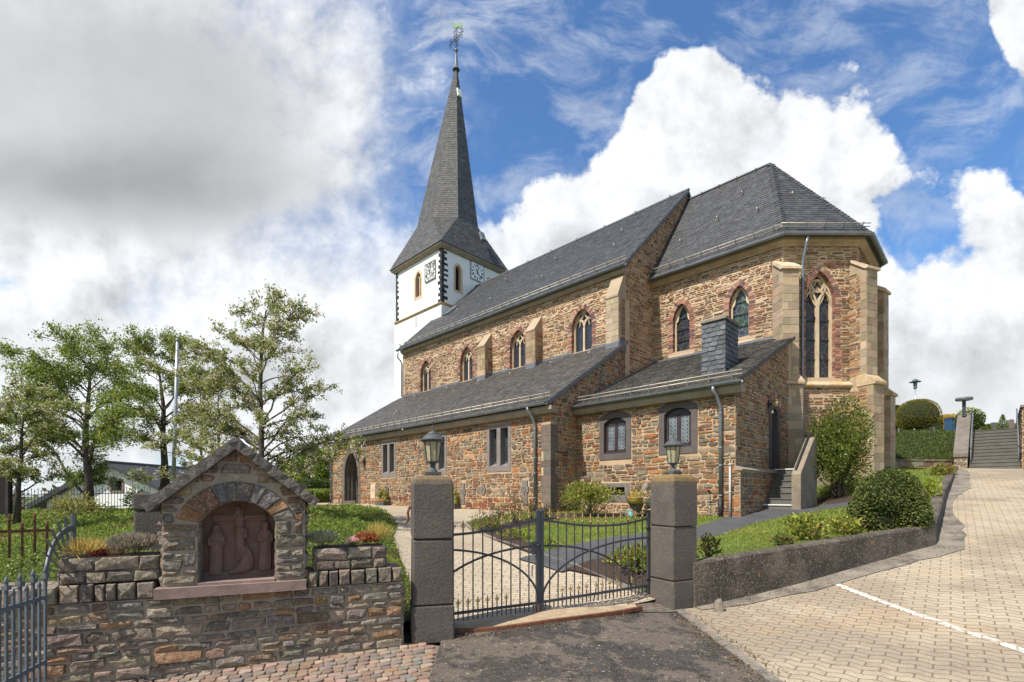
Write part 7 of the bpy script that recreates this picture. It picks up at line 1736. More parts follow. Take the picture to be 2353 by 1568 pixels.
tuft('heuchera', 'orange red heuchera clump in the trough near the gate pillar', 'plant', WL(-.33, -.19, 1.08), .12, .11, .13, 520, .05, .034, [(.24, .075, .045), (.28, .11, .06), (.17, .05, .04), (.27, .16, .09), (.16, .13, .05)], 37, .7)
tuft('ornamental_grass', 'yellowish grass tuft beside the red heuchera', 'plant', WL(-.20, -.22, 1.07), .10, .10, .15, 420, .15, .006, [(.30, .28, .10), (.36, .30, .14), (.2, .22, .06)], 38, 1.0)
tuft('flower_cushion', 'low pink flowering cushion in front of the red heuchera', 'plant', WL(-.47, -.13, 1.08), .055, .05, .05, 200, .02, .012, [(.06, .1, .03), (.08, .12, .04)], 39, .8, None, (45, [(.55, .25, .40), (.62, .36, .48)], .014))
# shrubs round the church ---------------------------------------------------
q = G(1352, 1192); shrub('rhododendron', 'rounded yellow green rhododendron on the lawn before the sacristy wall', 'shrub', q, .80, .62, 1.12, 2600, .10, .038, [(.13, .17, .035), (.09, .13, .03), (.20, .22, .06), (.25, .25, .07), (.07, .10, .025)], 51, 16, .62, .42, None, .28, None, None, 'leaf', .5)
q = G(1925, 1146); shrub('tall_shrub', 'tall loose green shrub in front of the apse beside the stair wall', 'shrub', q, .98, .75, 3.0, 12500, .10, .05, [(.085, .125, .028), (.065, .10, .024), (.11, .15, .035), (.05, .08, .02), (.13, .15, .05)], 52, 30, .42, .62, None, .04, None, None, 'leaf', .4)
def ivy():
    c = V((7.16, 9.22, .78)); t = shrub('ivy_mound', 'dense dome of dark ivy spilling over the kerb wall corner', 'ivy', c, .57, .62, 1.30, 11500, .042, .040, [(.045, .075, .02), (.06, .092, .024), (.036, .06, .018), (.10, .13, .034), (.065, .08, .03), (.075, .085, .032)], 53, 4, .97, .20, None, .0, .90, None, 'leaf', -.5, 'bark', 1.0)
ivy()
HYD = [(.14, .19, .03), (.10, .15, .025), (.18, .22, .04), (.07, .11, .02), (.22, .22, .06), (.12, .10, .05)]
def hyd(px, py, w, h, n, seed, label, pal=HYD, d=None, cat='shrub', name='hydrangea', L=.085, W=.05):
    q = G(px, py) if d is None else at(px, py, d); k = q.y/1120; return shrub(name, label, cat, q, w*k/2, w*k/2*.8, h*k, n, L, W, pal, seed, 12, .5, .4, None, .08, None, None, 'leaf', .6)
hyd(1850, 1252, 95, 72, 520, 61, 'bright green hydrangea in the bed behind the kerb wall', d=8.75); hyd(1938, 1240, 90, 52, 420, 62, 'low yellowish hydrangea between the bigger hydrangea and the ivy dome', d=9.1)
hyd(1630, 1298, 50, 66, 130, 63, 'sparse hydrangea with bare twigs beside the basalt gate pillar', [(.06, .10, .02), (.08, .12, .03), (.2, .14, .09), (.15, .12, .07)], d=7.45); hyd(1800, 1258, 50, 26, 120, 64, 'tiny dark hydrangea sprout at the kerb wall', [(.09, .08, .03), (.07, .1, .03)], d=8.3)
hyd(1462, 1316, 88, 62, 420, 65, 'bright yellow green hydrangea behind the wider gate leaf', d=8.0); hyd(1415, 1305, 50, 30, 150, 66, 'low leafy hydrangea in the mulch beside the driveway kerb', d=8.6); hyd(1500, 1330, 40, 52, 110, 67, 'dark hydrangea half hidden by the gate hinge post', [(.05, .09, .02), (.08, .12, .025)], d=7.6)
hyd(1185, 1242, 80, 26, 260, 68, 'low bright green perennial in the bed along the driveway kerb', d=11.6, name='perennial', cat='plant', L=.07); hyd(1255, 1262, 60, 22, 160, 69, 'small green perennial seen just behind the meeting posts of the gate', d=10.4, name='perennial', cat='plant', L=.07); hyd(1140, 1224, 40, 28, 150, 70, 'small yellow green perennial at the corner of the rose bed', d=12.8, name='perennial', cat='plant', L=.07)
ROSE = [(.05, .075, .02), (.065, .09, .025), (.09, .06, .035), (.12, .07, .05), (.04, .06, .02)]
for i, (px, py, w, h, lb) in enumerate(((1112, 1226, 62, 52, 'reddish green rose bush at the driveway end of the rose bed'), (1148, 1214, 55, 62, 'dark rose bush second in the rose bed along the church wall'), (1188, 1206, 58, 62, 'leafy rose bush in the middle of the rose bed'), (1222, 1198, 48, 55, 'rose bush at the foot of the church downpipe'), (1256, 1196, 36, 36, 'small rose bush beside the dark corner quoins'))):
    hyd(px, py, w, h, 420, 75+i, lb, ROSE, None, 'shrub', 'rose_bush', .05, .032)['group'] = 'rose bushes along the church wall'
hyd(2130, 1150, 66, 52, 420, 81, 'yellow green shrub behind the ivy dome along the kerb wall', [(.16, .21, .03), (.12, .17, .03), (.2, .24, .05)], d=11.6, name='small_shrub'); hyd(2165, 1103, 60, 36, 420, 82, 'low shrub with some red leaves by the far end of the kerb wall', [(.13, .18, .03), (.1, .15, .03), (.12, .04, .03)], d=16.5, name='small_shrub', L=.1)
hyd(165, 1190, 120, 50, 900, 83, 'spreading pale green rhododendron below the rowan trunk', [(.16, .17, .06), (.12, .14, .045), (.2, .2, .09)], d=14, name='rhododendron', L=.11, W=.04); hyd(318, 1168, 60, 38, 500, 84, 'dark rhododendron with a few red flowers beside the stone pier', GD_, d=14, name='rhododendron', L=.1, W=.04)
# pots by the church wall ----------------------------------------------------
def wreath_pot(px, py, d, label, seed):
    o = at(px, py, d); o.z = hy(o.x, o.y); t = thing('planter_box', o, label, 'planter', 'planter boxes with ivy wreaths by the church wall'); fr = Fr(o, UA, VB, ZZ); b = MB(); b.box(fr, -.38, .38, -.2, .2, -.05, .17); b.build('trough', M['basalt_dark'], t); s = MB(); s.box(fr, -.34, .34, -.16, .16, .15, .18); s.build('soil', M['soil'], t)
    g = np.random.default_rng(seed); th = g.uniform(-.35, math.pi+.35, 900); R = .27; c = o+ZZ*.42; P = np.array([(c+UA*(R*math.cos(a))+ZZ*(R*1.05*math.sin(a)))+V(g.normal(size=3)*.045) for a in th])
    w = MB(); w.tube([c+UA*(R*math.cos(a))+ZZ*(R*1.05*math.sin(a)) for a in [math.pi*(i/12*1.25-.12) for i in range(13)]], .012, 5); wr = w.build('wreath', M['bark'], t); P2 = np.array([o+UA*g.uniform(-.32, .32)+VB*g.uniform(-.14, .14)+ZZ*g.uniform(.17, .30) for _ in range(260)])
    leaves('foliage', np.vstack([P, P2]), .06, .045, cols(g, 1160, [(.14, .17, .04), (.2, .21, .07), (.09, .12, .03), (.25, .24, .1)]), M['leaf'], t, seed, .3); P3 = np.array([o+UA*g.uniform(-.25, .25)-VB*g.uniform(.02, .14)+ZZ*g.uniform(.2, .28) for _ in range(60)]); leaves('flowers', P3, .05, .05, cols(g, 60, [(.5, .15, .08), (.55, .3, .1)]), M['petal'], t, seed+1, .6)
M['basalt_dark'] = mat('basalt_trough', (.08, .077, .075), .85, var=.15, bump=.3, bscale=60, bdist=.005)
wreath_pot(880, 1167, 23.6, 'dark trough with an ivy wreath and orange flowers below the oval plaque', 91); wreath_pot(1040, 1178, 19.9, 'dark trough with an ivy wreath half hidden behind the gate pillar', 92)
def garden_group():
    def pt(px, py, d=15.0): return at(px, py, d)
    t = tag_root = None
    b = MB(); r = random.Random(2)
    b.tube([pt(1437, 1112), pt(1440, 1132), pt(1447, 1152), pt(1460, 1170), pt(1480, 1178), pt(1500, 1176), pt(1516, 1160)], [.02, .07, .09, .08, .07, .06, .04], 9); b.tube([pt(1462, 1172), pt(1472, 1150), pt(1482, 1140), pt(1496, 1146), pt(1506, 1158)], [.12, .15, .14, .12, .1], 9); b.tube([pt(1478, 1142), pt(1482, 1122), pt(1488, 1108)], [.12, .11, .06], 8)
    tag(b.build('driftwood', M['driftwood'], None, pt(1470, 1185)), 'weathered grey driftwood root with upturned ends before the sacristy wall', 'driftwood')
    def pot(px, py, w, h, mtl, label, pal, n, L, W, fl=None, d=14.85, seed=1, ph=.14):
        o = pt(px, py, d); k = d/1120; t = thing('flower_pot', o, label, 'flower pot', 'flower pots on the driftwood'); b = MB(); R = w*k/2; H = h*k
        b.lathe(o, [(R*.72, 0), (R*.85, H*.4), (R, H*.85), (R*1.04, H), (R*.9, H), (R*.85, H*.85)], 16); b.build('bowl', mtl, t)
        g = np.random.default_rng(seed); P = np.array([(o.x+R*.8*g.normal()*.6, o.y+R*.8*g.normal()*.6, o.z+H+g.uniform(0, ph)) for _ in range(n)]); leaves('foliage', P, L, W, cols(g, n, pal), M['leaf'], t, seed, .9)
        if fl: P = np.array([(o.x+R*.6*g.normal(), o.y-R*.3+R*.4*g.normal(), o.z+H+ph*g.uniform(.6, 1.2)) for _ in range(40)]); leaves('flowers', P, .05, .05, cols(g, 40, fl), M['petal'], t, seed+1, .5)
    pot(1460, 1158, 40, 16, M['ochrepot'], 'ochre yellow ribbed bowl with yellow leaved plants', [(.40, .34, .05), (.2, .22, .05), (.16, .2, .04)], 160, .09, .016, seed=3); pot(1482, 1157, 34, 14, M['cream'], 'pale stone bowl with pink flowers', [(.06, .10, .02), (.2, .3, .05)], 120, .06, .03, [(.65, .3, .36), (.7, .42, .42)], seed=4, ph=.16); pot(1502, 1168, 38, 15, M['basalt_dark'], 'grey ornate bowl planted with fine green grass', [(.09, .13, .03), (.13, .17, .04)], 240, .16, .009, [(.6, .25, .35)], 14.7, seed=5, ph=.18)
    o = pt(1449, 1186, 14.7); o.z = hy(o.x, o.y); t = thing('jug', o, 'turquoise glazed garden jug lying at the foot of the driftwood', 'jug'); b = MB(); b.lathe(o, [(.04, 0), (.09, .05), (.10, .12), (.06, .20), (.045, .24), (.06, .27)], 14); b.build('body', M['turq'], t); b = MB(); b.tube([o+V((-.05, 0, .24)), o+V((-.13, 0, .24)), o+V((-.15, 0, .14)), o+V((-.09, 0, .06))], .014, 7); b.build('handle', M['turq'], t)
    o = pt(1507, 1176, 14.6); b = MB(); b.lathe(o, [(.005, -.09), (.05, -.075), (.08, -.04), (.09, 0), (.08, .04), (.05, .075), (.005, .09)], 16); tag(b.build('garden_ball', M['goldball'], None, o), 'shiny cream gold glass garden ball beside the driftwood', 'garden ball')
    g = np.random.default_rng(44); P = []
    for a in np.linspace(0, 1, 330):
        th = math.pi*(a*1.0); P.append(at(1486-26*math.cos(th), 1150-38*math.sin(th), 15.2)+V(g.normal(size=3)*.035))
    P = np.array(P); tt = thing('ivy_arch', at(1486, 1150, 15.2), 'thin arch of yellow ivy over the flower pots', 'ivy'); w = MB(); w.tube([at(1486-26*math.cos(th), 1150-38*math.sin(th), 15.2) for th in [math.pi*i/12 for i in range(13)]], .01, 5); w.build('hoop', M['bark'], tt); leaves('foliage', P, .05, .035, cols(g, len(P), [(.2, .21, .06), (.14, .17, .04), (.16, .10, .05)]), M['leaf'], tt, 45, .3)
    o = CW(4.78, SB-.08, 1.0); t = thing('garden_tap', o, 'red handled garden tap and hose on the sacristy wall', 'tap'); b = MB(); b.tube([o+ZZ*.75+VB*.1, o+ZZ*.75-VB*.06, o+ZZ*.68-VB*.06], .014, 7); b.build('spout', M['castiron'], t); b = MB(); b.box(Fr(o+ZZ*.78, UA, VB, ZZ), -.06, .06, -.03, 0, 0, .03); b.build('handle', M['red'], t); b = MB(); b.tube([o+ZZ*.68-VB*.06, o+ZZ*.4-VB*.05+UA*.02, o+ZZ*.1-VB*.05, o-ZZ*.02-VB*.1+UA*.06], .013, 6); b.build('hose', M['hose'], t)
def wall_lantern():
    o = CW(-12.62, -.02, 3.35); t = thing('wall_lantern', o, 'small black wall lantern on a curved bracket beside the pointed portal', 'wall lamp'); c = o-VB*.34
    b = MB(); b.lathe(o-VB*.01-ZZ*.06, [(.02, -.16), (.05, -.1), (.05, .1), (.02, .14)], 8); b.tube([o-VB*.03, o-VB*.16-ZZ*.05, c-ZZ*.04, c+ZZ*.04], .018, 7); b.build('bracket', M['castiron'], t)
    g = MB(); g.lathe(c, [(.075, .08), (.12, .42), (.11, .42)], 6, sm=False); g.build('lamp_glass', M['lampglass'], t)
    r = MB()
    for k in range(6): a = k*math.pi/3; d = V((math.cos(a), math.sin(a), 0)); r.bar([c+d*.08+ZZ*.07, c+d*.125+ZZ*.43], .016, .016, d)
    r.lathe(c, [(.03, .0), (.085, .06), (.085, .085), (.03, .085)], 6, sm=False); r.lathe(c, [(.17, .42), (.175, .435), (.07, .54), (.05, .56), (.02, .62), (.01, .64)], 6, sm=False); r.build('lamp_roof', M['castiron'], t)
wall_lantern()
M['driftwood'] = mat('driftwood', (.19, .165, .14), .9, var=.3, vscale=6, bump=.9, bscale=22, bdist=.03); M['ochrepot'] = mat('ochre_glaze', (.32, .22, .05), .6, var=.2, bump=.2); M['turq'] = mat('turquoise_glaze', (.14, .36, .34), .35, var=.15, bump=.1); M['goldball'] = mat('gold_glass', (.55, .42, .22), .2, metal=.3, var=.05, bump=0); M['red'] = mat('red_enamel', (.4, .03, .03), .5, var=.1, bump=0); M['hose'] = mat('grey_green_hose', (.12, .17, .15), .6, bump=0)
garden_group()

def litter():
    g = np.random.default_rng(77); Q = []; C = []; pal = np.array([(.20, .09, .03), (.12, .07, .04), (.18, .16, .12), (.26, .22, .15), (.07, .09, .02), (.22, .12, .03)])
    for i in range(1500):
        k = g.uniform()
        if k < .45: y = g.uniform(3.2, 6.5); x = 2.25-abs(g.normal())*.10
        elif k < .6: y = g.uniform(3.2, 6.6); x = 2.38+abs(g.normal())*.05
        elif k < .75: t = g.uniform(0, 1); x = lerp(-.75, 1.7, t); y = 5.52+.36*t+.60*t*t-abs(g.normal())*.07
        elif k < .9: t = g.uniform(0, 1); x = lerp(2.7, 7.6, t); y = lerp(6.75, 8.62, t)-abs(g.normal())*.12-.04
        else: x = g.uniform(-.7, 2.2); y = g.uniform(3.6, 5.6)
        Q.append((x, y, hr(x, y)+.018)); C.append(pal[g.integers(0, 6)]*g.uniform(.6, 1.4))
    o = leaves('leaf_litter', np.array(Q), .028, .016, np.array(C), M['leaf'], None, 78, -.05, None, .1, None, np.tile((0, 0, 1.5), (len(Q), 1))); o['kind'] = 'stuff'
litter()
# ---------------------------------------------------------------- background
def house():
    Y = 38.; g0 = -3.2; t = thing('house', (-31.5, Y, g0), 'white gabled house with dark tiled roof and one small window beyond the iron fence', 'house')
    def P(px, py): p = at(px, py, Y); return (p.x, p.z)
    pk, le, re = P(258, 1068), P(78, 1166), P(378, 1124); fr = Fr(V((0, Y, 0)), V((1, 0, 0)), ZZ, V((0, -1, 0))); b = MB()
    lw, rw = P(108, 1150), P(362, 1117); w0, w1, y0, y1 = *[P(p, 1100)[0] for p in (254, 283)], P(0, 1130)[1], P(0, 1103)[1]
    wallface(b, fr, [(lw[0], g0), (rw[0], g0), (rw[0], lerp(pk[1], re[1], (rw[0]-pk[0])/(re[0]-pk[0]))-.05), (pk[0], pk[1]-.1), (lw[0], lerp(pk[1], le[1], (lw[0]-pk[0])/(le[0]-pk[0]))-.1)], [rect(w0, w1, y0, y1)], .15); b.face([V((rw[0], Y, g0)), V((rw[0], Y+14, g0)), V((rw[0], Y+14, 2.2)), V((rw[0], Y, 2.2))]); b.build('wall', M['render'], t)
    r = MB()
    for a, c in ((pk, le), (pk, re)):
        d = V((c[0]-a[0], 0, c[1]-a[1])); L = d.length; d.normalize(); o = V((a[0], Y-.55, a[1]+.12)); f2 = Fr(o, d, V((0, 1, 0))); nz_ = f2.e3 if f2.e3.z > 0 else -f2.e3; f2 = Fr(o, d, V((0, 1, 0)), nz_); r.box(f2, -.05, L, 0, 15, -.2, 0, 0)
        for k in range(int(L/.34)): r.box(f2, k*.34, k*.34+.3, -.02, 15, 0, .03+.0, 0)
        for k in range(40): r.box(f2, 0, L, k*.30, k*.30+.06, .028, .055, 0)
        r.box(f2, -.05, L, -.06, .02, -.24, .07, 0)
    r.tube([V((pk[0], Y-.55, pk[1]+.16)), V((pk[0], Y+14.5, pk[1]+.16))], .14, 8); r.build('roof', M['tile'], t)
    w = MB()
    for p, q in (((w0, y0), (w1, y0)), ((w1, y0), (w1, y1)), ((w1, y1), (w0, y1)), ((w0, y1), (w0, y0))): barp(w, fr, [p, q], .01, .14, .08)
    m = lerp(w0, w1, .28); barp(w, fr, [(m, y0), (m, y1)], -.08, .06, .05); wi = w.build('window', M['slab'], t); g = MB(); g.face([fr.p(m, y0, -.12), fr.p(w1, y0, -.12), fr.p(w1, y1, -.12), fr.p(m, y1, -.12)], 0); g.face([fr.p(w0, y0, -.12), fr.p(m, y0, -.12), fr.p(m, y1, -.12), fr.p(w0, y1, -.12)], 1); g.build('pane', [M['black'], M['glass_pale']], wi)
M['tile'] = mat('dark_roof_tile', (.045, .046, .052), .45, var=.15, vscale=4, bump=.2, bscale=8, spec=.5)
house()
def dark_board():
    o = at(4, 1195, 13.0); t = thing('notice_board', o, 'dark boxy board on posts at the garden fence', 'board'); fr = Fr(o, V((1, 0, 0)), ZZ); b = MB(); b.box(fr, -.55, .26, .15, 1.35, -.03, .03); b.build('panel', M['black'], t); b = MB(); b.box(fr, -.6, .30, 1.34, 1.42, -.08, .08); b.build('cap', M['wood'], t)
    for u in (-.45, .22): b = MB(); b.box(fr, u-.04, u+.04, -.1, 1.34, .03, .09); b.build('post', M['wood'], t)
dark_board()
def leafblob(name, label, cat, c, rx, ry, h, n, L, pal, seed, kind=None, group=None, core=.75, trunk=True):
    t = shrub(name, label, cat, c, rx, ry, h, n, L, L*.55, pal, seed, 5 if trunk else 0, .75, .35, group, .08, core); return t
BT = [(.075, .125, .022), (.095, .15, .028), (.06, .10, .02), (.11, .165, .035)]
for i, (px, w, ytop, d, lb, pl) in enumerate(((742, 36, 1018, 44, 'upright bright green tree against the church corner downpipe', BT), (712, 46, 1030, 46, 'bright green tree between the upright tree and the rounded tree', BT), (680, 60, 1048, 50, 'rounded green tree behind the apple branches', GR), (640, 60, 1070, 54, 'darker green tree low behind the shrine roof', GD_), (596, 70, 1085, 56, 'dark green tree directly behind the apple trunk', GD_))):
    o = at(px, 1140, d); top = at(px, ytop, d); o.z = 1.0; k = d/1120; leafblob('background_tree', lb, 'tree', o, w*k/2, w*k/2, top.z-o.z, 3000, .26, pl, 300+i, group='trees beyond the forecourt')
def hedge(name, label, P, w, h, pal, n, L, seed, lump=.06):
    P = [V(p) for p in P]; g = np.random.default_rng(seed); t = thing(name, P[0], label, 'hedge'); b = MB(); Q = []; D = []
    for i in range(len(P)-1):
        d = (P[i+1]-P[i]); Ln = math.hypot(d.x, d.y); e1 = V((d.x, d.y, 0)).normalized(); e2 = V((-e1.y, e1.x, 0)); fr = Fr(P[i], d/Ln, e2, ZZ); b.box(fr, 0, Ln, -w*.44, w*.44, -.2, h*.94, 0)
        m = int(n*Ln/sum((P[j+1]-P[j]).length for j in range(len(P)-1)))
        for _ in range(m):
            u = g.uniform(0, Ln); s = g.integers(0, 5); v = g.uniform(-.5, .5)
            if s < 2: q, nn = (-.5, g.uniform(0, 1)), -e2
            elif s == 2: q, nn = (.5, g.uniform(0, 1)), e2
            else: q, nn = (v, 1.0), ZZ
            lm = 1+lump*math.sin(u*3.1+q[1]*4)+g.normal()*.03; Q.append(fr.p(u+g.normal()*.03, q[0]*w*lm, q[1]*h*lm)); D.append(tuple(nn))
    b.build('stems', M['leafcore'], t); leaves('foliage', np.array(Q), L, L*.55, cols(g, len(Q), pal), M['leaf'], t, seed, .3, np.array(D)*.7); return t  # the stems mesh is only a dark solid core added behind the leaves
a, c = at(690, 1140, 36), at(765, 1140, 40); a.z = c.z = 1.1; hedge('hedge', 'tall dark hedge at the end of the forecourt', [a, c], 1.4, 1.5, GD_, 3200, .16, 321)
a, c = at(700, 1146, 31), at(772, 1146, 34); a.z = c.z = 1.1; hedge('hedge', 'low bright green clipped hedge in front of the dark hedge', [a, c], 1.3, .75, [(.10, .15, .03), (.12, .17, .035), (.08, .13, .025)], 3000, .11, 322)
def far_trees():
    g = np.random.default_rng(7); Q = []; C = []
    for i in range(70):
        x = g.uniform(-150, 40); y = g.uniform(85, 150) if x > -70 else g.uniform(60, 110); h = g.uniform(3.5, 8.5)*y/110; zb = -6.0; n = 260; R = h*.42
        d = g.normal(size=(n, 3)); d /= np.linalg.norm(d, axis=1)[:, None]; rr = g.uniform(.3, 1, n)[:, None]**.5; P = np.array([x, y, zb+h*.95])+d*rr*np.array([R*1.2, R*1.2, h*.75]); Q.append(P); C.append(cols(g, n, [(.085, .09, .055), (.10, .10, .07), (.07, .085, .045), (.11, .10, .08)] if i % 3 else [(.07, .10, .03), (.08, .11, .035)]))
    o = leaves('far_trees', np.vstack(Q), .95, .6, np.vstack(C), M['leaf'], None, 8, .2); o['kind'] = 'stuff'
far_trees()
# right: steps up to the cemetery, hedge bank, topiary -------------------------
SO = V((20.60, 21.98, 0)); SF = Fr(SO, UA, VB, ZZ); SZ0, SZ1, SN, ST = 2.72, 4.78, 12, .29
def cemetery_steps():
    b = MB(); h = (SZ1-SZ0)/SN
    for i in range(SN):
        b.box(SF, 0, 1.62, ST*i, ST*SN+1, SZ0+h*i-.3 if i == 0 else SZ0+h*i-.02, SZ0+h*(i+1)-.03); b.box(SF, .002, 1.618, ST*i-.02, ST*SN+1, SZ0+h*(i+1)-.03, SZ0+h*(i+1))
    b.box(SF, -.4, 1.9, -.28, -.03, SZ0-.3, SZ0+.02, 1)
    t = b.build('cemetery_steps', [M['step'], M['concrete']]); tag(t, 'wide flight of grey steps climbing to the cemetery', 'steps')
    for u, dz in ((.05, 0), (1.57, 0)):
        r = MB(); r.tube([SF.p(u, .3, SZ0+1.0), SF.p(u, ST*SN-.1, SZ1+.92), SF.p(u, ST*SN+.1, SZ1+.92)], .03, 8); r.tube([SF.p(u, .35, SZ0+.1), SF.p(u, .35, SZ0+1.02)], .022, 6); r.tube([SF.p(u, ST*SN-.1, SZ1), SF.p(u, ST*SN-.1, SZ1+.92)], .022, 6); r.build('handrail', M['iron_grey'], t)
cemetery_steps()
def cheek():
    t = thing('cheek_wall', SF.p(-.3, 0, SZ0), 'stone cheek wall with a sloping concrete top beside the cemetery steps', 'wall'); b = MB(); b.prism(Fr(SF.p(-.48, 0, 0), VB, ZZ, UA), [(-.05, SZ0-.3), (-.05, SZ0+.62), (3.4, SZ1+.72), (3.4, SZ0-.3)], 0, .43, 0); stones(b, Fr(SF.p(0, -.05, 0), UA, ZZ, -VB), rect(-.48, -.05, SZ0-.1, SZ0+.60), [], PAL_Q, (.12, .2), (.2, .4), .012, (.01, .03), 1, 401, .2); stones(b, Fr(SF.p(-.48, 0, 0), -VB, ZZ, -UA), [(-3.4, SZ0), (.05, SZ0), (.05, SZ0+.6), (-3.4, SZ1+.7)], [], PAL_Q, (.12, .2), (.2, .4), .012, (.01, .03), 1, 402, .2); b.build('masonry', [M['mortar'], M['stone']], t)
    c = MB(); c.prism(Fr(SF.p(-.52, 0, 0), VB, ZZ, UA), [(-.12, SZ0+.60), (-.12, SZ0+.76), (3.45, SZ1+.86), (3.45, SZ1+.72)], 0, .50, 0); c.build('coping', M['concrete_pale'], t)
M['concrete_pale'] = mat('pale_concrete', (.165, .142, .118), .92, var=.2, vscale=2, bump=.4, bscale=50, spots=((1.5, .5, .75, (.12, .105, .09), .6), (20, .66, .74, (.45, .43, .38), .6)))
cheek()
def right_wall():
    t = thing('retaining_wall', SF.p(2, 0, 3), 'tall quarry stone retaining wall at the edge of the steps', 'wall'); f = Fr(SF.p(1.66, -.35, 0), UA, ZZ, -VB); b = MB(); b.box(Fr(SF.o, UA, VB, ZZ), 1.66, 6, -.34, 6, 2, 5.30); stones(b, f, rect(0, 3, 2.5, 5.28), [], PAL_Q+PAL_A[:4], (.12, .22), (.25, .6), .014, (.01, .03), 1, 411, .3); stones(b, Fr(SF.p(1.66, 0, 0), -VB, ZZ, -UA), rect(-4.5, .34, 2.5, 5.28), [], PAL_Q, (.12, .22), (.25, .6), .014, (.01, .03), 1, 412, .3); b.build('masonry', [M['mortar'], M['stone']], t); c = MB(); c.box(Fr(SF.o, UA, VB, ZZ), 1.60, 6, -.42, 6, 5.30, 5.40); c.build('coping', M['concrete'], t)
right_wall()
def low_wall():
    a, c = V((17.2, 23.9, 0)), V((21.75, 24.1, 0)); t = thing('low_wall', (a+c)/2+ZZ*2.6, 'low ochre stone wall under the green hedge bank', 'wall'); d = c-a; L = d.length; d.normalize(); f = Fr(a, d, ZZ); b = MB(); b.box(f, 0, L, 2.2, 3.26, -.35, 0); stones(b, f, rect(0, L, 2.6, 3.24), [], [(.36, .28, .15), (.3, .22, .12), (.4, .32, .18), (.22, .14, .09), (.28, .25, .18), (.25, .14, .08)], (.12, .22), (.2, .55), .012, (.01, .03), 1, 421, .3); b.build('masonry', [M['mortar'], M['stone']], t); c_ = MB(); c_.box(f, -.02, L, 3.26, 3.34, -.4, .05); c_.build('coping', M['concrete'], t)
low_wall()
TERR = [(16.0, 27.3), (24.8, 27.5), (24.3, 26.6), (23.6, 25.3), (24.5, 25.6), (27.5, 27.5), (60, 40), (75, 75), (30, 75), (13, 40)]
def Ht(x, y): return 4.70+.012*(np.hypot(x-22, y-24))
struct(sheet('cemetery_ground', TERR, Ht, 0, M['turf'], 1.5))
def hedge_bank():
    g = np.random.default_rng(12); t = thing('hedge_bank', (18, 21.6, 3), 'broad green clipped juniper bank above the low stone wall', 'hedge'); b = MB(); A = [V((16.0, 24.0, 3.25)), V((22.2, 24.2, 3.25))]; B = [V((16.0, 27.2, 5.02)), V((25.6, 27.4, 5.02))]
    n = 10; R = []
    for i in range(n+1):
        f = i/n; R.append([b.vt(A[0].lerp(B[0], f)+ZZ*.22*math.sin(math.pi*f*.8)), b.vt(A[1].lerp(B[1], f)+ZZ*.22*math.sin(math.pi*f*.8))])
    for i in range(n): b.ix((R[i][0], R[i][1], R[i+1][1], R[i+1][0]), 0)
    b.face([A[0], A[1], A[1]-ZZ*1.2, A[0]-ZZ*1.2]); b.build('stems', M['leafcore'], t); Q = []  # the stems mesh is only a dark backing sheet added under the leaves
    for _ in range(16000): f, s = g.uniform(0, 1), g.uniform(0, 1); p = A[0].lerp(A[1], s).lerp(B[0].lerp(B[1], s), f); Q.append((p.x, p.y, p.z+.22*math.sin(math.pi*f*.8)+g.uniform(-.02, .12)*(1+.7*math.sin(s*31+f*9)*math.sin(f*17+s*5))))
    Q = np.array(Q); leaves('foliage', Q, .11, .03, cols(g, len(Q), [(.055, .085, .022), (.07, .10, .028), (.045, .07, .02), (.085, .115, .035)]), M['leaf'], t, 13, .5)
hedge_bank()
def topiary(px, yb, yt, w, d, label, seed, pal, ycrown):
    o = at(px, yb, d); k = d/1120; c = at(px, ycrown, d); top = at(px, yt, d); t = thing('topiary_yew', o, label, 'topiary', 'clipped yews in the cemetery'); b = MB(); b.tube([o-ZZ*.3, V((o.x, o.y, c.z+.4))], .14, 8); g = np.random.default_rng(seed); R = w*k/2; H = top.z-c.z; secs = []
    def prof(a): return (math.cos(a)**.75 if math.cos(a) > 0 else 0, math.sin(a))
    for i in range(9): a = -.95+ (math.pi/2+.93)*i/8; q = prof(a); secs.append((V((o.x, o.y, c.z+H*.36+H*(.62 if q[1] > 0 else .42)*q[1])), V((R*.95*max(.05, q[0]), 0, 0)), V((0, R*.95*max(.05, q[0]), 0))))
    b.loft(secs, 18, 1); b.build('trunk', [M['bark'], M['leafcore']], t); Q = []; D = []  # trunk mesh also holds the dark solid core added inside the crown
    for _ in range(7000):
        a = -.95+(math.pi/2+.95)*g.uniform(0, 1)**.9; q = prof(a); th = g.uniform(0, 6.283); j = 1+g.normal()*.012; Q.append((o.x+R*q[0]*math.cos(th)*j, o.y+R*q[0]*math.sin(th)*j, c.z+H*.36+H*(.64 if q[1] > 0 else .44)*q[1]*j)); D.append((q[0]*math.cos(th), q[0]*math.sin(th), q[1]))
    leaves('crown', np.array(Q), .09, .022, cols(g, len(Q), pal), M['leaf'], t, seed, .2, np.array(D)*.9)
YEW = [(.15, .14, .025), (.12, .12, .022), (.18, .16, .03), (.085, .09, .02)]
topiary(2109, 992, 921, 82, 31, 'big golden green yew clipped into a dome on a short trunk', 501, YEW, 983); topiary(2058, 992, 934, 36, 33, 'darker clipped yew half hidden by the apse buttress', 502, GD_+YEW[1:2], 982)
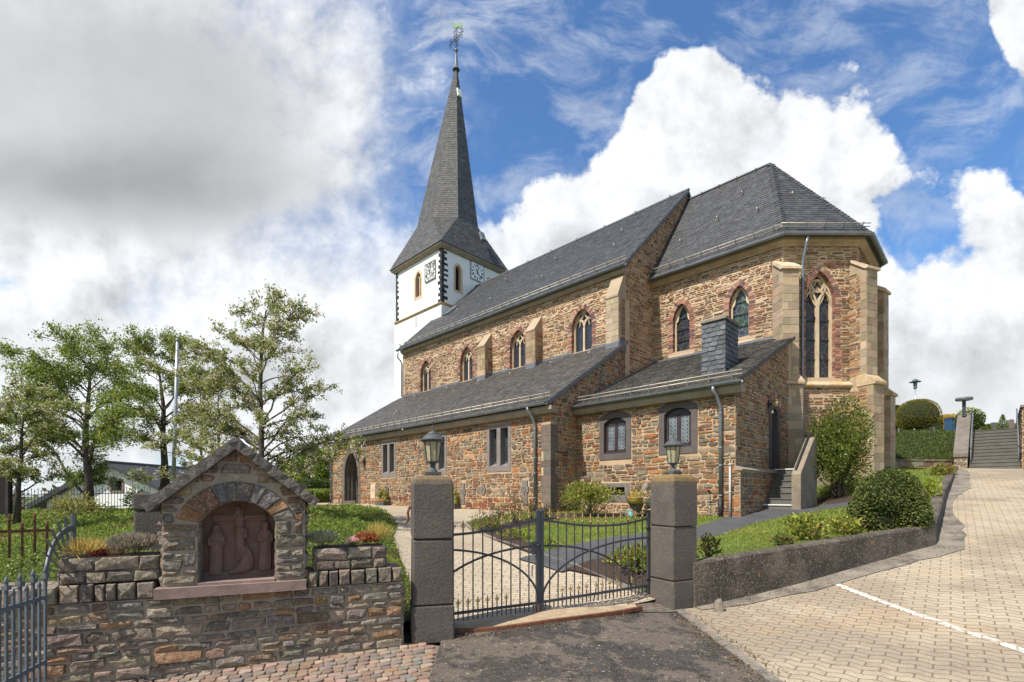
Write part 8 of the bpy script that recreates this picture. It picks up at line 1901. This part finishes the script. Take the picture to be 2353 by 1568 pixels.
def grave(px, yb, w, h, d, label, seed, col, rot=0, lean=0.0, name='gravestone'):
    o = at(px, yb, d); k = d/1120; r = random.Random(seed); W_, H_ = w*k, h*k; e = V((math.cos(rot), math.sin(rot), 0)); f = Fr(o, e, ZZ+e*lean); b = MB(); P = [(-W_/2, -.2), (W_/2, -.2), (W_/2, H_*r.uniform(.8, 1))]+[(W_/2*math.cos(a), H_*(.85+.15*math.sin(a))) for a in [math.pi*i/6 for i in range(1, 6)]]*(seed % 2)+[(-W_/2, H_*r.uniform(.8, 1))]; b.prism(f, P, -.09, .09, 0, col); tag(b.build(name, M['granite'], None, o), label, 'gravestone', 'gravestones in the cemetery')
grave(2134, 990, 26, 26, 32, 'grey slanted gravestone beside the clipped yew dome', 2, (.16, .14, .135), .2, .1); grave(2085, 992, 26, 15, 32.5, 'dark leaning slab under the yew dome', 4, (.05, .045, .045), -.2, -.4); grave(2120, 990, 24, 16, 31.6, 'low dark gravestone in the shade of the yew', 6, (.06, .055, .055))
def bin_():
    o = at(2189, 996, 28.5); t = thing('waste_bin', o, 'dark blue waste bin behind the cheek wall', 'bin'); b = MB(); b.prism(Fr(o, V((1, 0, 0)), ZZ), [(-.24, 0), (.24, 0), (.28, .82), (-.28, .82)], -.25, .25); b.build('body', M['plastic'], t); b = MB(); b.prism(Fr(o, V((1, 0, 0)), ZZ), [(-.30, .82), (.30, .82), (.28, .92), (-.30, .88)], -.3, .3); b.build('lid', M['plastic'], t)
bin_()
a, c = at(2150, 990, 34), at(2206, 990, 35); hedge('hedge', 'golden orange clipped hedge behind the blue bin', [a, c], .8, 1.0, [(.30, .20, .03), (.24, .18, .03), (.34, .25, .05)], 2600, .09, 511)
def white_bush():
    o = at(2228, 997, 27); t = shrub('flowering_bush', 'square clipped bush covered in white blossom at the top of the steps', 'shrub', o, .62, .6, 1.45, 3600, .085, .045, [(.06, .10, .025), (.08, .12, .03), (.05, .08, .02)], 521, 4, .95, .08, None, .05, .85, (260, [(.62, .6, .5), (.7, .68, .6)], .045))
white_bush()
for i, (px, yb, w, h, d, lb) in enumerate(((2262, 991, 14, 14, 30, 'tiny cone shaped conifer beside the white blossom bush'), (2272, 991, 12, 15, 31, 'small round topped conifer among the graves'), (2304, 990, 26, 36, 31, 'tallest pointed green conifer among the graves'), (2340, 988, 16, 22, 32, 'dark little conifer next to the retaining wall'))):
    o = at(px, yb, d); k = d/1120; g = np.random.default_rng(530+i); t = thing('conifer', o, lb, 'conifer', 'small conifers among the graves'); b = MB(); b.tube([o-ZZ*.2, o+ZZ*h*k*.9], [.04, .015], 6); b.build('trunk', M['bark'], t); z = g.uniform(0, 1, 900)**1.3; a = g.uniform(0, 6.28, 900); R = w*k/2*(1.02-z)*g.uniform(.7, 1.05, 900); Q = np.stack([o.x+R*np.cos(a), o.y+R*np.sin(a), o.z+z*h*k], 1); leaves('crown', Q, .10, .035, cols(g, 900, [(.05, .085, .02), (.07, .105, .028), (.09, .12, .03)]), M['leaf'], t, 531+i, .8)
for i, (px, w, h, d, c, lb) in enumerate(((2284, 10, 20, 33, (.12, .115, .11), 'upright grey gravestone between the small conifers by the steps'), (2322, 12, 26, 34, (.2, .15, .13), 'reddish tall gravestone behind the tallest conifer'), (2333, 8, 20, 35, (.10, .10, .10), 'narrow grey gravestone near the retaining wall'), (2256, 8, 16, 36, (.16, .15, .14), 'small pale gravestone beside the white blossom bush'), (2345, 12, 30, 36, (.15, .145, .14), 'round topped grey gravestone at the retaining wall'))): grave(px, 990, w, h, d, lb, 540+i, c)
def cem_wall():
    a, c = at(2250, 992, 40), at(2420, 992, 42); d = c-a; L = d.length; d.normalize(); b = MB(); b.box(Fr(a, d, ZZ), 0, L, -.4, .62, -.2, 0); tag(b.build('boundary_wall', M['roofslab']), 'dark low wall closing the cemetery behind the graves', 'wall')
cem_wall()
def flowers_bed():
    g = np.random.default_rng(17); Q = np.array([at(g.uniform(2235, 2335), 991, 0.0+d_) for d_ in g.uniform(27.5, 32, 420)]); Q[:, 2] = Ht(Q[:, 0], Q[:, 1])+g.uniform(0, .22, 420); o = leaves('flower_bed', Q, .10, .08, cols(g, 420, [(.5, .35, .03), (.5, .2, .05), (.08, .13, .03), (.1, .15, .03), (.45, .05, .08)]), M['petal'], None, 18, .6); o['kind'] = 'stuff'
flowers_bed()
def street_lamp():
    o = at(2103, 990, 36); t = thing('street_lamp', o, 'slim street lamp with a wide green hat above the clipped yew', 'street lamp'); z = at(2103, 894, 36).z; b = MB(); b.tube([o-ZZ*.5, V((o.x, o.y, z))], .05, 8); b.build('pole', M['alu'], t); c = V((o.x, o.y, z)); g = MB(); g.lathe(c, [(.08, 0), (.11, .06), (.13, .50), (.12, .52)], 12); g.build('lamp_glass', M['glass_pale'], t); h = MB(); h.lathe(c, [(.36, .50), (.35, .53), (.2, .58), (.15, .66), (.10, .70), (.01, .72)], 20); h.build('hat', M['copperdark'], t)
M['copperdark'] = mat('dark_green_enamel', (.05, .10, .08), .5, var=.1, bump=0)
street_lamp()
def disc_lamp():
    o = SF.p(-.27, 3.2, SZ1+.80); t = thing('disc_lamp', o, 'modern grey disc lamp on the sloping cheek wall', 'street lamp'); b = MB(); b.box(Fr(o, UA, VB, ZZ), -.07, .07, -.07, .07, -.05, .74); b.build('post', M['iron'], t); h = MB(); h.lathe(o+ZZ*.74, [(.33, .02), (.34, .05), (.34, .13), (.31, .15), (.02, .16)], 24); h.build('head', M['iron_grey'], t); g = MB(); g.lathe(o+ZZ*.74, [(.31, .005), (.31, .02)], 24); g.build('diffuser', M['white'], t)
disc_lamp()
